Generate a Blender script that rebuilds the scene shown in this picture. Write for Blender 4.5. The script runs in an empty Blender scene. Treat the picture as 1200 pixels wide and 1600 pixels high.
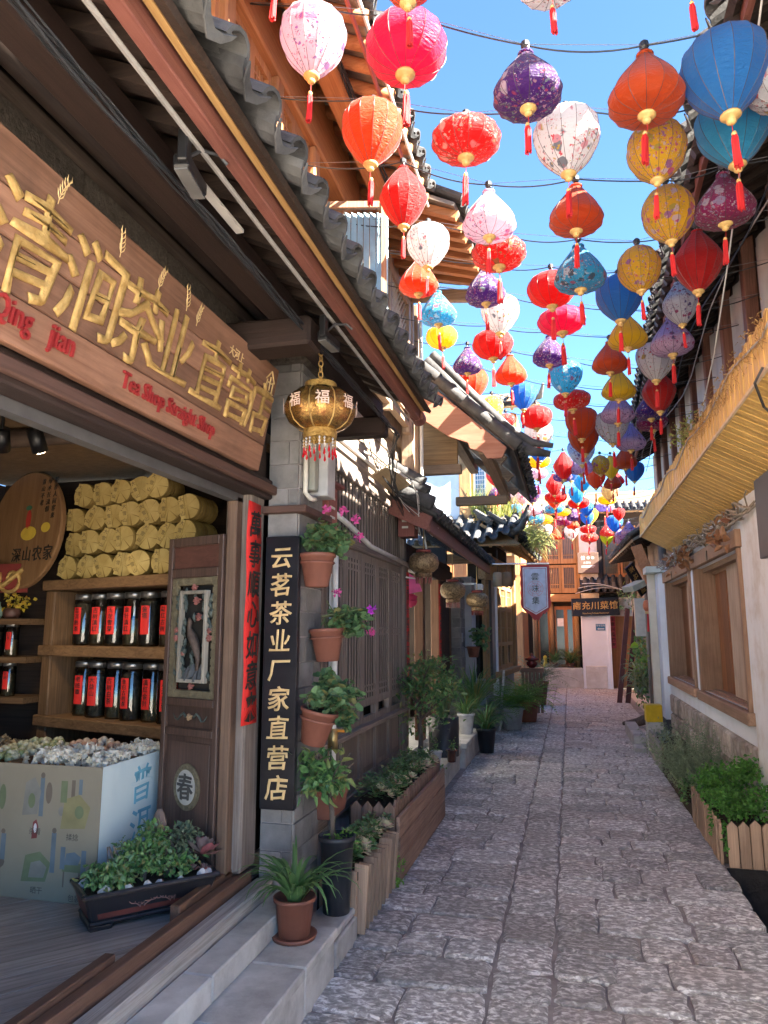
import bpy, math, random
from mathutils import Vector, Matrix
random.seed(7)
S = bpy.context.scene
COL = S.collection
R = math.radians

# ---------------------------------------------------------------- camera
cam = bpy.data.cameras.new('camera')
camo = bpy.data.objects.new('camera', cam)
COL.objects.link(camo)
cam.sensor_fit = 'VERTICAL'
cam.sensor_height = 36.0
cam.lens = 25.43
cam.clip_start = 0.05
cam.clip_end = 2000
camo.location = (0, 0, 1.6)
camo.rotation_euler = (R(90 + 9.298), 0, R(14.212))
S.camera = camo

# ---------------------------------------------------------------- sky and sun
SUN_EL, SUN_AZ = R(35), R(106)          # azimuth clockwise from +Y
TO_SUN = Vector((math.sin(SUN_AZ) * math.cos(SUN_EL), math.cos(SUN_AZ) * math.cos(SUN_EL), math.sin(SUN_EL)))
w = bpy.data.worlds.new('World')
S.world = w
w.use_nodes = True
wn = w.node_tree.nodes
sky = wn.new('ShaderNodeTexSky')
sky.sky_type = 'NISHITA'
sky.sun_disc = False
sky.sun_elevation = SUN_EL
sky.sun_rotation = SUN_AZ
sky.altitude = 2800
sky.air_density = 0.75
sky.dust_density = 0.05
sky.ozone_density = 10.0
tint = wn.new('ShaderNodeMixRGB')          # clear high-altitude air, slightly warmed
tint.blend_type = 'MULTIPLY'
tint.inputs[0].default_value = 1.0
tint.inputs[2].default_value = (1.12, 1.0, 0.76, 1)
w.node_tree.links.new(sky.outputs[0], tint.inputs[1])
w.node_tree.links.new(tint.outputs[0], wn['Background'].inputs[0])
wn['Background'].inputs[1].default_value = 0.052
sun = bpy.data.lights.new('sun', 'SUN')
sun.energy = 3.3
sun.angle = R(0.5)
sun.color = (1.0, 0.91, 0.77)
suno = bpy.data.objects.new('sun', sun)
COL.objects.link(suno)
suno.rotation_euler = TO_SUN.to_track_quat('Z', 'Y').to_euler()
vs = S.view_settings
vs.view_transform = 'Standard'
vs.look = 'None'
vs.gamma = 1.0
vs.use_curve_mapping = False
vs.exposure = 4.38
S.cycles.max_bounces = 10
S.cycles.diffuse_bounces = 6
S.cycles.transparent_max_bounces = 12
S.cycles.use_denoising = True

# ---------------------------------------------------------------- materials
MATS = {}


def nn(nt, t, **k):
    n = nt.nodes.new(t)
    for a, b in k.items():
        if a.startswith('i_'):
            n.inputs[a[2:].replace('_', ' ')].default_value = b
        elif a.startswith('n') and a[1:].isdigit():
            n.inputs[int(a[1:])].default_value = b
        else:
            setattr(n, a, b)
    return n


def c4(c):
    return (c[0], c[1], c[2], 1)


def ramp(nt, stops, interp='LINEAR'):
    n = nt.nodes.new('ShaderNodeValToRGB')
    cr = n.color_ramp
    cr.interpolation = interp
    while len(cr.elements) < len(stops):
        cr.elements.new(0.5)
    for e, (p, c) in zip(cr.elements, stops):
        e.position = p
        e.color = c4(c)
    return n


def base_mat(name):
    m = bpy.data.materials.new(name)
    m.use_nodes = True
    nt = m.node_tree
    b = nt.nodes['Principled BSDF']
    tc = nn(nt, 'ShaderNodeTexCoord')
    return m, nt, b, tc


def surf(name, c1, c2, scale=6, stretch=(1, 1, 1), rough=.7, bump=.3, bscale=40, rnd=.25, metal=0, dirt=.35, spec=.35,
         detail=6, dist=0, dirtcol=None, dscale=1.3, bdist=.01, mid=None, coat=0):
    """two-tone noise surface with large-scale dirt, per-object tint and relief"""
    if name in MATS:
        return MATS[name]
    m, nt, b, tc = base_mat(name)
    L = nt.links.new
    mp = nn(nt, 'ShaderNodeMapping')
    mp.inputs['Scale'].default_value = stretch
    oi = nn(nt, 'ShaderNodeObjectInfo')
    off = nn(nt, 'ShaderNodeVectorMath', operation='SCALE')
    cx = nn(nt, 'ShaderNodeCombineXYZ', n0=17.3, n1=31.7, n2=11.1)
    L(cx.outputs[0], off.inputs[0])
    L(oi.outputs['Random'], off.inputs['Scale'])
    ad = nn(nt, 'ShaderNodeVectorMath', operation='ADD')
    L(tc.outputs['Object'], ad.inputs[0])
    L(off.outputs[0], ad.inputs[1])
    L(ad.outputs[0], mp.inputs[0])
    n1 = nn(nt, 'ShaderNodeTexNoise', i_Scale=scale, i_Detail=detail, i_Roughness=.6, i_Distortion=dist)
    L(mp.outputs[0], n1.inputs['Vector'])
    st = [(.3, c1), (.72, c2)] if mid is None else [(.28, c1), (.5, mid), (.72, c2)]
    r1 = ramp(nt, st)
    L(n1.outputs[0], r1.inputs[0])
    n2 = nn(nt, 'ShaderNodeTexNoise', i_Scale=dscale, i_Detail=7, i_Roughness=.65)
    L(ad.outputs[0], n2.inputs['Vector'])
    dc = dirtcol or (c1[0] * .45, c1[1] * .45, c1[2] * .45)
    r2 = ramp(nt, [(.48, (0, 0, 0)), (.75, (1, 1, 1))])
    L(n2.outputs[0], r2.inputs[0])
    mm = nn(nt, 'ShaderNodeMath', operation='MULTIPLY', n1=dirt)
    L(r2.outputs[0], mm.inputs[0])
    mx = nn(nt, 'ShaderNodeMixRGB')
    mx.inputs[2].default_value = c4(dc)
    L(mm.outputs[0], mx.inputs[0])
    L(r1.outputs[0], mx.inputs[1])
    hs = nn(nt, 'ShaderNodeHueSaturation')
    mr = nn(nt, 'ShaderNodeMapRange', n3=1 - rnd, n4=1 + rnd)
    L(oi.outputs['Random'], mr.inputs[0])
    L(mr.outputs[0], hs.inputs['Value'])
    L(mx.outputs[0], hs.inputs['Color'])
    L(hs.outputs[0], b.inputs['Base Color'])
    b.inputs['Roughness'].default_value = rough
    b.inputs['Metallic'].default_value = metal
    b.inputs['Specular IOR Level'].default_value = spec
    b.inputs['Coat Weight'].default_value = coat
    n3 = nn(nt, 'ShaderNodeTexNoise', i_Scale=bscale, i_Detail=8, i_Roughness=.7)
    L(mp.outputs[0], n3.inputs['Vector'])
    bp = nn(nt, 'ShaderNodeBump', i_Strength=bump, i_Distance=bdist)
    L(n3.outputs[0], bp.inputs['Height'])
    L(bp.outputs[0], b.inputs['Normal'])
    MATS[name] = m
    return m


def wood(name, c1, c2, axis='y', rough=.65, bump=.35, dirt=.4, k=22, rnd=.2, dirtcol=None, coat=0):
    k *= 2.2
    a = {'x': (1.8, k, k), 'y': (k, 1.8, k), 'z': (k, k, 1.8)}[axis]
    return surf(name + '_' + axis, c1, c2, scale=1.0, stretch=a, rough=rough, bump=bump, bscale=2.2, dirt=dirt,
                detail=9, dist=1.2, rnd=rnd, dirtcol=dirtcol, dscale=2.2, bdist=.006, coat=coat)


def plain(name, c, rough=.5, metal=0, spec=.5, emit=None, es=1, coat=0):
    if name in MATS:
        return MATS[name]
    m, nt, b, tc = base_mat(name)
    n1 = nn(nt, 'ShaderNodeTexNoise', i_Scale=14, i_Detail=5)
    nt.links.new(tc.outputs['Object'], n1.inputs['Vector'])
    r = ramp(nt, [(.25, tuple(x * .8 for x in c)), (.75, tuple(min(1, x * 1.12) for x in c))])
    nt.links.new(n1.outputs[0], r.inputs[0])
    nt.links.new(r.outputs[0], b.inputs['Base Color'])
    b.inputs['Roughness'].default_value = rough
    b.inputs['Metallic'].default_value = metal
    b.inputs['Specular IOR Level'].default_value = spec
    b.inputs['Coat Weight'].default_value = coat
    if emit:
        b.inputs['Emission Color'].default_value = c4(emit)
        b.inputs['Emission Strength'].default_value = es
    MATS[name] = m
    return m


def glassy(name, c=(1, 1, 1), rough=.03, thin=.75):
    """thin sheet glass: mostly see-through with a clear reflection"""
    if name in MATS:
        return MATS[name]
    m = bpy.data.materials.new(name)
    m.use_nodes = True
    nt = m.node_tree
    nt.nodes.clear()
    o = nn(nt, 'ShaderNodeOutputMaterial')
    t = nn(nt, 'ShaderNodeBsdfTransparent')
    t.inputs[0].default_value = c4(c)
    g = nn(nt, 'ShaderNodeBsdfGlossy')
    g.inputs['Roughness'].default_value = rough
    f = nn(nt, 'ShaderNodeFresnel', i_IOR=1.5)
    tcn = nn(nt, 'ShaderNodeTexCoord')
    no = nn(nt, 'ShaderNodeTexNoise', i_Scale=3.0)
    nt.links.new(tcn.outputs['Object'], no.inputs['Vector'])
    bp = nn(nt, 'ShaderNodeBump', i_Strength=.05, i_Distance=.02)
    nt.links.new(no.outputs[0], bp.inputs['Height'])
    nt.links.new(bp.outputs[0], g.inputs['Normal'])
    ad = nn(nt, 'ShaderNodeMath', operation='MULTIPLY_ADD', n1=1.2, n2=.05)
    nt.links.new(f.outputs[0], ad.inputs[0])
    x = nn(nt, 'ShaderNodeMixShader')
    nt.links.new(ad.outputs[0], x.inputs[0])
    nt.links.new(t.outputs[0], x.inputs[1])
    nt.links.new(g.outputs[0], x.inputs[2])
    nt.links.new(x.outputs[0], o.inputs[0])
    MATS[name] = m
    return m


def leafmat(name, cols, trans=.3, rough=.5):
    """foliage: one tint per leaf, some light passing through"""
    if name in MATS:
        return MATS[name]
    m, nt, b, tc = base_mat(name)
    L = nt.links.new
    ge = nn(nt, 'ShaderNodeNewGeometry')
    n = len(cols)
    r = ramp(nt, [(i / max(1, n - 1), c) for i, c in enumerate(cols)])
    L(ge.outputs['Random Per Island'], r.inputs[0])
    L(r.outputs[0], b.inputs['Base Color'])
    b.inputs['Roughness'].default_value = rough
    b.inputs['Specular IOR Level'].default_value = .4
    t = nn(nt, 'ShaderNodeBsdfTranslucent')
    hs = nn(nt, 'ShaderNodeHueSaturation', i_Saturation=1.15, i_Value=1.3)
    L(r.outputs[0], hs.inputs['Color'])
    L(hs.outputs[0], t.inputs[0])
    x = nn(nt, 'ShaderNodeMixShader', n0=trans)
    L(b.outputs[0], x.inputs[1])
    L(t.outputs[0], x.inputs[2])
    L(x.outputs[0], nt.nodes['Material Output'].inputs[0])
    MATS[name] = m
    return m


def silk(name, base, flowers=None, lo=None, fscale=6.0, dens=.5):
    """lantern silk: cloth that lets light through, with printed blossoms in patches"""
    key = 'silk_' + name
    if key in MATS:
        return MATS[key]
    m, nt, b, tc = base_mat(key)
    L = nt.links.new
    col = nn(nt, 'ShaderNodeRGB')
    col.outputs[0].default_value = c4(base)
    cur = col.outputs[0]
    oi = nn(nt, 'ShaderNodeObjectInfo')
    off = nn(nt, 'ShaderNodeVectorMath', operation='SCALE')
    cx = nn(nt, 'ShaderNodeCombineXYZ', n0=13.1, n1=7.7, n2=0)
    L(cx.outputs[0], off.inputs[0])
    L(oi.outputs['Random'], off.inputs['Scale'])
    ad = nn(nt, 'ShaderNodeVectorMath', operation='ADD')
    L(tc.outputs['Object'], ad.inputs[0])
    L(off.outputs[0], ad.inputs[1])
    vec = ad.outputs[0]
    if lo:      # dip-dyed lower half
        sp = nn(nt, 'ShaderNodeSeparateXYZ')
        L(tc.outputs['Object'], sp.inputs[0])
        mr = nn(nt, 'ShaderNodeMapRange', n1=-.62, n2=-.5)
        L(sp.outputs[2], mr.inputs[0])
        mx = nn(nt, 'ShaderNodeMixRGB')
        mx.inputs[1].default_value = c4(lo)
        L(mr.outputs[0], mx.inputs[0])
        L(cur, mx.inputs[2])
        cur = mx.outputs[0]
    if flowers:
        for q, (sc, thr, mlo, mhi) in enumerate(((fscale * .8, .4, .51, .6), (fscale * 2.2, .36, .47, .55), (fscale * 4.2, .32, .47, .52))):
            wp = nn(nt, 'ShaderNodeTexNoise', i_Scale=sc * 1.6, i_Detail=2)
            L(vec, wp.inputs['Vector'])
            wm = nn(nt, 'ShaderNodeMixRGB', blend_type='LINEAR_LIGHT', n0=.05)
            L(vec, wm.inputs[1])
            L(wp.outputs['Color'], wm.inputs[2])
            v = nn(nt, 'ShaderNodeTexVoronoi', i_Scale=sc)
            L(wm.outputs[0], v.inputs['Vector'])
            st = [(0, flowers[0])] if len(flowers) == 1 else [(i / len(flowers), c) for i, c in enumerate(flowers)]
            sep = nn(nt, 'ShaderNodeSeparateColor')
            L(v.outputs['Color'], sep.inputs[0])
            r = ramp(nt, st, 'CONSTANT') if len(st) > 1 else ramp(nt, st + [(1, flowers[0])])
            L(sep.outputs[0], r.inputs[0])
            d = nn(nt, 'ShaderNodeMapRange', n1=thr, n2=thr - .07)
            L(v.outputs['Distance'], d.inputs[0])
            pn = nn(nt, 'ShaderNodeTexNoise', i_Scale=1.7 + q * .9, i_Detail=2)
            o2 = nn(nt, 'ShaderNodeVectorMath', operation='ADD')
            o2.inputs[1].default_value = (3.3 * q, 1.1 * q, 5.2 * q)
            L(vec, o2.inputs[0])
            L(o2.outputs[0], pn.inputs['Vector'])
            pr = nn(nt, 'ShaderNodeMapRange', n1=mlo + (.5 - dens) * .3, n2=mlo + .03 + (.5 - dens) * .3)
            L(pn.outputs[0], pr.inputs[0])
            k = nn(nt, 'ShaderNodeMath', operation='MULTIPLY')
            L(d.outputs[0], k.inputs[0])
            L(pr.outputs[0], k.inputs[1])
            k2 = nn(nt, 'ShaderNodeMath', operation='MULTIPLY', n1=.92)
            L(k.outputs[0], k2.inputs[0])
            mx = nn(nt, 'ShaderNodeMixRGB')
            L(k2.outputs[0], mx.inputs[0])
            L(cur, mx.inputs[1])
            L(r.outputs[0], mx.inputs[2])
            cur = mx.outputs[0]
    L(cur, b.inputs['Base Color'])
    b.inputs['Roughness'].default_value = .42
    b.inputs['Specular IOR Level'].default_value = .4
    b.inputs['Sheen Weight'].default_value = .25
    # fine wrinkles in the cloth
    sx = nn(nt, 'ShaderNodeMapping')
    sx.inputs['Scale'].default_value = (1, 1, 3)
    L(vec, sx.inputs[0])
    wr = nn(nt, 'ShaderNodeTexNoise', i_Scale=9, i_Detail=5, i_Roughness=.55, i_Distortion=1.0)
    L(sx.outputs[0], wr.inputs['Vector'])
    bp = nn(nt, 'ShaderNodeBump', i_Strength=.6, i_Distance=.025)
    L(wr.outputs[0], bp.inputs['Height'])
    L(bp.outputs[0], b.inputs['Normal'])
    t = nn(nt, 'ShaderNodeBsdfTranslucent')
    L(cur, t.inputs[0])
    x = nn(nt, 'ShaderNodeMixShader', n0=.6)
    L(b.outputs[0], x.inputs[1])
    L(t.outputs[0], x.inputs[2])
    L(x.outputs[0], nt.nodes['Material Output'].inputs[0])
    MATS[key] = m
    return m


# ---------------------------------------------------------------- mesh helpers
class MB:
    """collects shapes and links them as one mesh object"""

    def __init__(s):
        s.v, s.f = [], []

    def add(s, vs_, fs_):
        n = len(s.v)
        s.v += [tuple(p) for p in vs_]
        s.f += [tuple(i + n for i in f) for f in fs_]
        return s

    def box(s, x0, x1, y0, y1, z0, z1):
        return s.add([(x0, y0, z0), (x1, y0, z0), (x1, y1, z0), (x0, y1, z0), (x0, y0, z1), (x1, y0, z1), (x1, y1, z1), (x0, y1, z1)],
                     [(0, 3, 2, 1), (4, 5, 6, 7), (0, 1, 5, 4), (1, 2, 6, 5), (2, 3, 7, 6), (3, 0, 4, 7)])

    def mbox(s, M, sx, sy, sz):
        """box centred in frame M"""
        hx, hy, hz = sx / 2, sy / 2, sz / 2
        pts = [M @ Vector(p) for p in ((-hx, -hy, -hz), (hx, -hy, -hz), (hx, hy, -hz), (-hx, hy, -hz), (-hx, -hy, hz), (hx, -hy, hz), (hx, hy, hz), (-hx, hy, hz))]
        return s.add(pts, [(0, 3, 2, 1), (4, 5, 6, 7), (0, 1, 5, 4), (1, 2, 6, 5), (2, 3, 7, 6), (3, 0, 4, 7)])

    def bar(s, p, q, wd, h, up=(0, 0, 1)):
        p, q = Vector(p), Vector(q)
        d = q - p
        Y = d.normalized()
        X = Y.cross(Vector(up))
        if X.length < 1e-4:
            X = Vector((1, 0, 0))
        X.normalize()
        Z = X.cross(Y)
        M = Matrix((X, Y, Z)).transposed().to_4x4()
        M.translation = (p + q) / 2
        return s.mbox(M, wd, d.length, h)

    def tube(s, pts, r, n=6, cap=True):
        pts = [Vector(p) for p in pts]
        rs = r if isinstance(r, (list, tuple)) else [r] * len(pts)
        b = len(s.v)
        ref = Vector((0.13, 0.21, 1))
        for i, p in enumerate(pts):
            d = (pts[min(i + 1, len(pts) - 1)] - pts[max(i - 1, 0)])
            if d.length < 1e-9:
                d = Vector((0, 0, 1))
            d.normalize()
            X = d.cross(ref)
            if X.length < .05:
                X = d.cross(Vector((1, .2, 0)))
            X.normalize()
            Y = d.cross(X)
            for k in range(n):
                a = 2 * math.pi * k / n
                s.v.append(tuple(p + (X * math.cos(a) + Y * math.sin(a)) * rs[i]))
        for i in range(len(pts) - 1):
            for k in range(n):
                a, c = b + i * n + k, b + i * n + (k + 1) % n
                s.f.append((a, a + n, c + n, c))
        if cap:
            s.f.append(tuple(b + k for k in range(n)))
            e = b + (len(pts) - 1) * n
            s.f.append(tuple(e + n - 1 - k for k in range(n)))
        return s

    def lathe(s, prof, n=16, c=(0, 0, 0), cap=True, sx=1, sy=1):
        b = len(s.v)
        for r, z in prof:
            for k in range(n):
                a = 2 * math.pi * k / n
                s.v.append((c[0] + r * math.cos(a) * sx, c[1] + r * math.sin(a) * sy, c[2] + z))
        for i in range(len(prof) - 1):
            for k in range(n):
                a, d = b + i * n + k, b + i * n + (k + 1) % n
                s.f.append((a, d, d + n, a + n))
        if cap:
            s.f.append(tuple(b + n - 1 - k for k in range(n)))
            e = b + (len(prof) - 1) * n
            s.f.append(tuple(e + k for k in range(n)))
        return s

    def prism(s, poly, M, depth):
        """extrude a 2D polygon (in frame M) along its z by depth"""
        n = len(poly)
        vs_ = [M @ Vector((x, y, 0)) for x, y in poly] + [M @ Vector((x, y, depth)) for x, y in poly]
        fs_ = [tuple(range(n - 1, -1, -1)), tuple(range(n, 2 * n))] + [(i, (i + 1) % n, n + (i + 1) % n, n + i) for i in range(n)]
        return s.add(vs_, fs_)

    def quad(s, a, b, c, d):
        return s.add([a, b, c, d], [(0, 1, 2, 3)])

    def mesh(s, name, mat=None, smooth=False):
        me = bpy.data.meshes.new(name)
        me.from_pydata(s.v, [], s.f)
        if mat:
            me.materials.append(mat)
        if smooth:
            me.polygons.foreach_set('use_smooth', [True] * len(me.polygons))
        me.update()
        return me

    def build(s, name, mat=None, parent=None, smooth=False, bevel=0, world=True, stuff=False, loc=None):
        return link(name, s.mesh(name, mat, smooth), parent, bevel, world, stuff, loc)


def link(name, me, parent=None, bevel=0, world=True, stuff=False, loc=None):
    o = bpy.data.objects.new(name, me)
    COL.objects.link(o)
    if parent is not None:
        o.parent = parent
        if world and parent.parent is None and parent.type == 'EMPTY':
            o.matrix_parent_inverse = Matrix.Translation(-parent.location)
    if loc:
        o.location = loc
    if bevel:
        md = o.modifiers.new('edge', 'BEVEL')
        md.width = bevel
        md.segments = 1
        md.limit_method = 'ANGLE'
    if stuff:
        o['kind'] = 'stuff'
    return o


def tag(o, label=None, cat=None, group=None, kind=None):
    if label:
        o['label'] = label
    if cat:
        o['category'] = cat
    if group:
        o['group'] = group
    if kind:
        o['kind'] = kind
    return o


def thing(name, label, cat, loc=(0, 0, 0), group=None, rz=0):
    o = bpy.data.objects.new(name, None)
    COL.objects.link(o)
    o.location = loc
    o.rotation_euler = (0, 0, rz)
    o.empty_display_size = .1
    return tag(o, label, cat, group)


def copy_tree(o, parent=None, label=None, loc=None, rz=None, scale=None):
    c = o.copy()
    COL.objects.link(c)
    c.parent = parent
    if label:
        c['label'] = label
    if loc:
        c.location = loc
    if rz is not None:
        c.rotation_euler = (0, 0, rz)
    if scale:
        c.scale = (scale, scale, scale)
    for ch in list(o.children):
        copy_tree(ch, c)
    return c


def frame(o, x, y):
    x, y = Vector(x).normalized(), Vector(y)
    z = x.cross(y).normalized()
    y = z.cross(x)
    M = Matrix((x, y, z)).transposed().to_4x4()
    M.translation = Vector(o)
    return M


FPX = lambda o: frame(o, (0, 1, 0), (0, 0, 1))      # faces +x
FMX = lambda o: frame(o, (0, -1, 0), (0, 0, 1))     # faces -x
FMY = lambda o: frame(o, (1, 0, 0), (0, 0, 1))      # faces -y

GLY = {}


def glyph(ch, weight=0, rnd=False):
    """vertices and faces of a text, centred, unit size; z runs 0..1 (RND: strokes with a rounded section)"""
    k = (ch, weight, rnd)
    if k not in GLY:
        c = bpy.data.curves.new('t', 'FONT')
        c.body = ch
        c.size = 1
        c.resolution_u = 2
        if rnd:
            c.extrude = .004
            c.bevel_depth = .034
            c.bevel_resolution = 1
            c.offset = weight - .03
        else:
            c.extrude = .5
            c.offset = weight
        c.align_x = 'CENTER'
        o = bpy.data.objects.new('t', c)
        COL.objects.link(o)
        dg = bpy.context.evaluated_depsgraph_get()
        me = bpy.data.meshes.new_from_object(o.evaluated_get(dg))
        zs = [v.co.z for v in me.vertices] or [0]
        z0, z1 = min(zs), max(zs)
        GLY[k] = ([Vector((v.co.x, v.co.y, (v.co.z - z0) / (z1 - z0))) for v in me.vertices], [tuple(p.vertices) for p in me.polygons])
        bpy.data.objects.remove(o)
        bpy.data.curves.remove(c)
        bpy.data.meshes.remove(me)
    return GLY[k]


# letters are turned into meshes first, while the scene is still empty
PREF = [
    (0.012, True, '清|涧|茶|业|直|营|店|云|茗|厂|家|春'),
    (0.012, False, 'Qing|jian|Tea Shop Straight Shop|萬|事|順|心|如|意|来'),
    (0, False, '大河上|青|山|不|老|绿|水|长|流|情|茶|香|人|间|客|来|采摘|杀青|揉捻|压制|晒干|包装|停车指南|普|古茶坊'),
    (0.01, False, '生|意|兴|隆|通|四|海|普|洱|熟|茶|古|树|滇|红|玉|龙|雪|芽|金|针|塔|勐|糯|香|老|班|章|大|益|山|白|昔|归|月|光|陈|皮|深|农|家|马|道'),
    (0.004, False, '雲|味|集|大|雪|山'),
    (0.006, False, '普|洱|茶'),
    (0.014, True, '南|充|川|菜|馆'),
    (0.002, False, 'Nanchong Sichuan Restaurant'),
]
for w_, r_, ts in PREF:
    for ch in ts.split('|'):
        glyph(ch, w_, r_)


def put_text(mb, text, M, size, depth=.002, weight=0, slant=0, wobble=0, sx=1, cjk=True, rnd=False):
    """write TEXT centred at frame M into mesh builder mb"""
    vs_, fs_ = glyph(text, weight, rnd)
    out = []
    for v in vs_:
        y = (v.y - (.36 if cjk else .3))
        x = v.x * sx + slant * y
        if wobble:
            x += wobble * math.sin(9 * y + 5 * v.x)
            y += wobble * math.sin(8 * v.x + 3 * y) + slant * .35 * v.x
        out.append(M @ Vector((x * size, y * size, v.z * depth)))
    mb.add(out, fs_)
    return mb


def column_text(name, chars, M, size, step, mat, parent, depth=.002, weight=.01, slant=.06, wobble=.02, sx=1, single=True, rnd=False):
    """characters stacked downwards from frame M; each is a part of its own when SINGLE"""
    mb = MB()
    for i, ch in enumerate(chars):
        put_text(mb, ch, M @ Matrix.Translation((0, -i * step, 0)), size, depth, weight, slant, wobble, sx, True, rnd)
        if single:
            mb.build('character', mat, parent)
            mb = MB()
    if not single:
        mb.build(name, mat, parent)
# ---------------------------------------------------------------- shared materials
WDK = lambda a='y': wood('wood_dark', (.02, .013, .011), (.051, .032, .024), a, dirt=.5)
WBR = lambda a='z': wood('wood_brown', (.1, .078, .066), (.26, .212, .182), a, dirt=.4, dirtcol=(.3, .26, .235), k=30)
WOR = lambda a='y': wood('wood_orange', (.287, .109, .04), (.483, .213, .086), a, dirt=.3, dirtcol=(.138, .069, .034))
WGD = lambda a='z': wood('wood_golden', (.21, .115, .05), (.4, .245, .115), a, dirt=.35)
WGY = lambda a='x': wood('wood_grey', (.186, .167, .155), (.419, .388, .364), a, dirt=.4, k=26)
WPL = lambda a='y': wood('wood_planter', (.16, .092, .063), (.33, .21, .155), a, dirt=.45, rnd=.18)
WPK = lambda a='z': wood('wood_picket', (.238, .147, .098), (.462, .315, .217), a, dirt=.4, rnd=.22)
WSG = lambda a='y': wood('wood_sign', (.152, .07, .041), (.296, .156, .099), a, dirt=.6, k=14, dirtcol=(.045, .027, .02))
WSH = lambda a='x': wood('wood_shelf', (.094, .05, .024), (.231, .132, .066), a, dirt=.4)
FASC = wood('paint_fascia', (.132, .043, .033), (.202, .081, .063), 'y', dirt=.5, dirtcol=(.06, .031, .025), rough=.5)
TILE = surf('roof_tile_clay', (.03, .03, .032), (.091, .091, .095), scale=9, rough=.85, bump=.5, bscale=50, rnd=.3, dirt=.4, dirtcol=(.13, .13, .118))
STEP = surf('step_stone', (.338, .331, .324), (.54, .533, .52), scale=5, rough=.75, bump=.35, bscale=70, rnd=.12, dirt=.75, dirtcol=(.189, .176, .169), dscale=3.5)
BRICK = surf('grey_brick', (.135, .127, .123), (.251, .238, .233), scale=7, rough=.85, bump=.4, bscale=60, rnd=.22, dirt=.5, dirtcol=(.315, .292, .28), dscale=3)
MORTAR = surf('mortar', (.208, .186, .183), (.404, .363, .358), scale=9, rough=.95, bump=.7, bscale=45, rnd=0, dirt=.5, dscale=1.6)
PLAST = surf('white_plaster', (.73, .76, .81), (.79, .81, .85), scale=2.5, rough=.85, bump=.3, bscale=26, rnd=0, dirt=.38, dirtcol=(.48, .43, .37), dscale=1.4)
PLASTG = surf('grey_plaster', (.34, .35, .37), (.46, .47, .49), scale=3, rough=.85, bump=.25, bscale=30, rnd=0, dirt=.4, dirtcol=(.25, .23, .22))
GOLD = surf('gold_leaf', (.36, .21, .06), (.62, .42, .16), scale=26, rough=.45, bump=.8, bscale=45, metal=.35, rnd=.05, dirt=.45, dirtcol=(.2, .11, .035), dscale=9)
GOLDP = surf('gold_paint', (.55, .38, .17), (.75, .56, .29), scale=18, rough=.4, bump=.3, bscale=40, metal=.3, rnd=.05, dirt=.15)
REDP = surf('red_paper', (.58, .018, .016), (.68, .03, .025), scale=3, rough=.65, bump=.15, bscale=12, rnd=.08, dirt=.15)
INK = plain('ink', (.012, .01, .01), .55)
BLACK = plain('black_plastic', (.007, .007, .008), .42)
LACQ = surf('black_lacquer', (.007, .007, .01), (.014, .014, .02), scale=4, rough=.3, bump=.05, rnd=0, dirt=.2, dirtcol=(.05, .05, .055), dscale=6)
TERRA = surf('terracotta', (.15, .055, .038), (.22, .085, .06), scale=5, rough=.6, bump=.1, bscale=40, rnd=.1, dirt=.3, dirtcol=(.214, .097, .068))
PVC = plain('pvc_pipe', (.62, .62, .6), .4)
GLASS = glassy('window_glass')
STEEL = plain('steel', (.55, .55, .56), .35, 1.0)
WIREB = plain('black_cable', (.02, .022, .026), .5)
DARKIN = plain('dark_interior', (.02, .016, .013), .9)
SOIL = surf('soil', (.03, .02, .014), (.075, .05, .035), scale=30, rough=.95, bump=1, bscale=60, rnd=.1)


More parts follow.
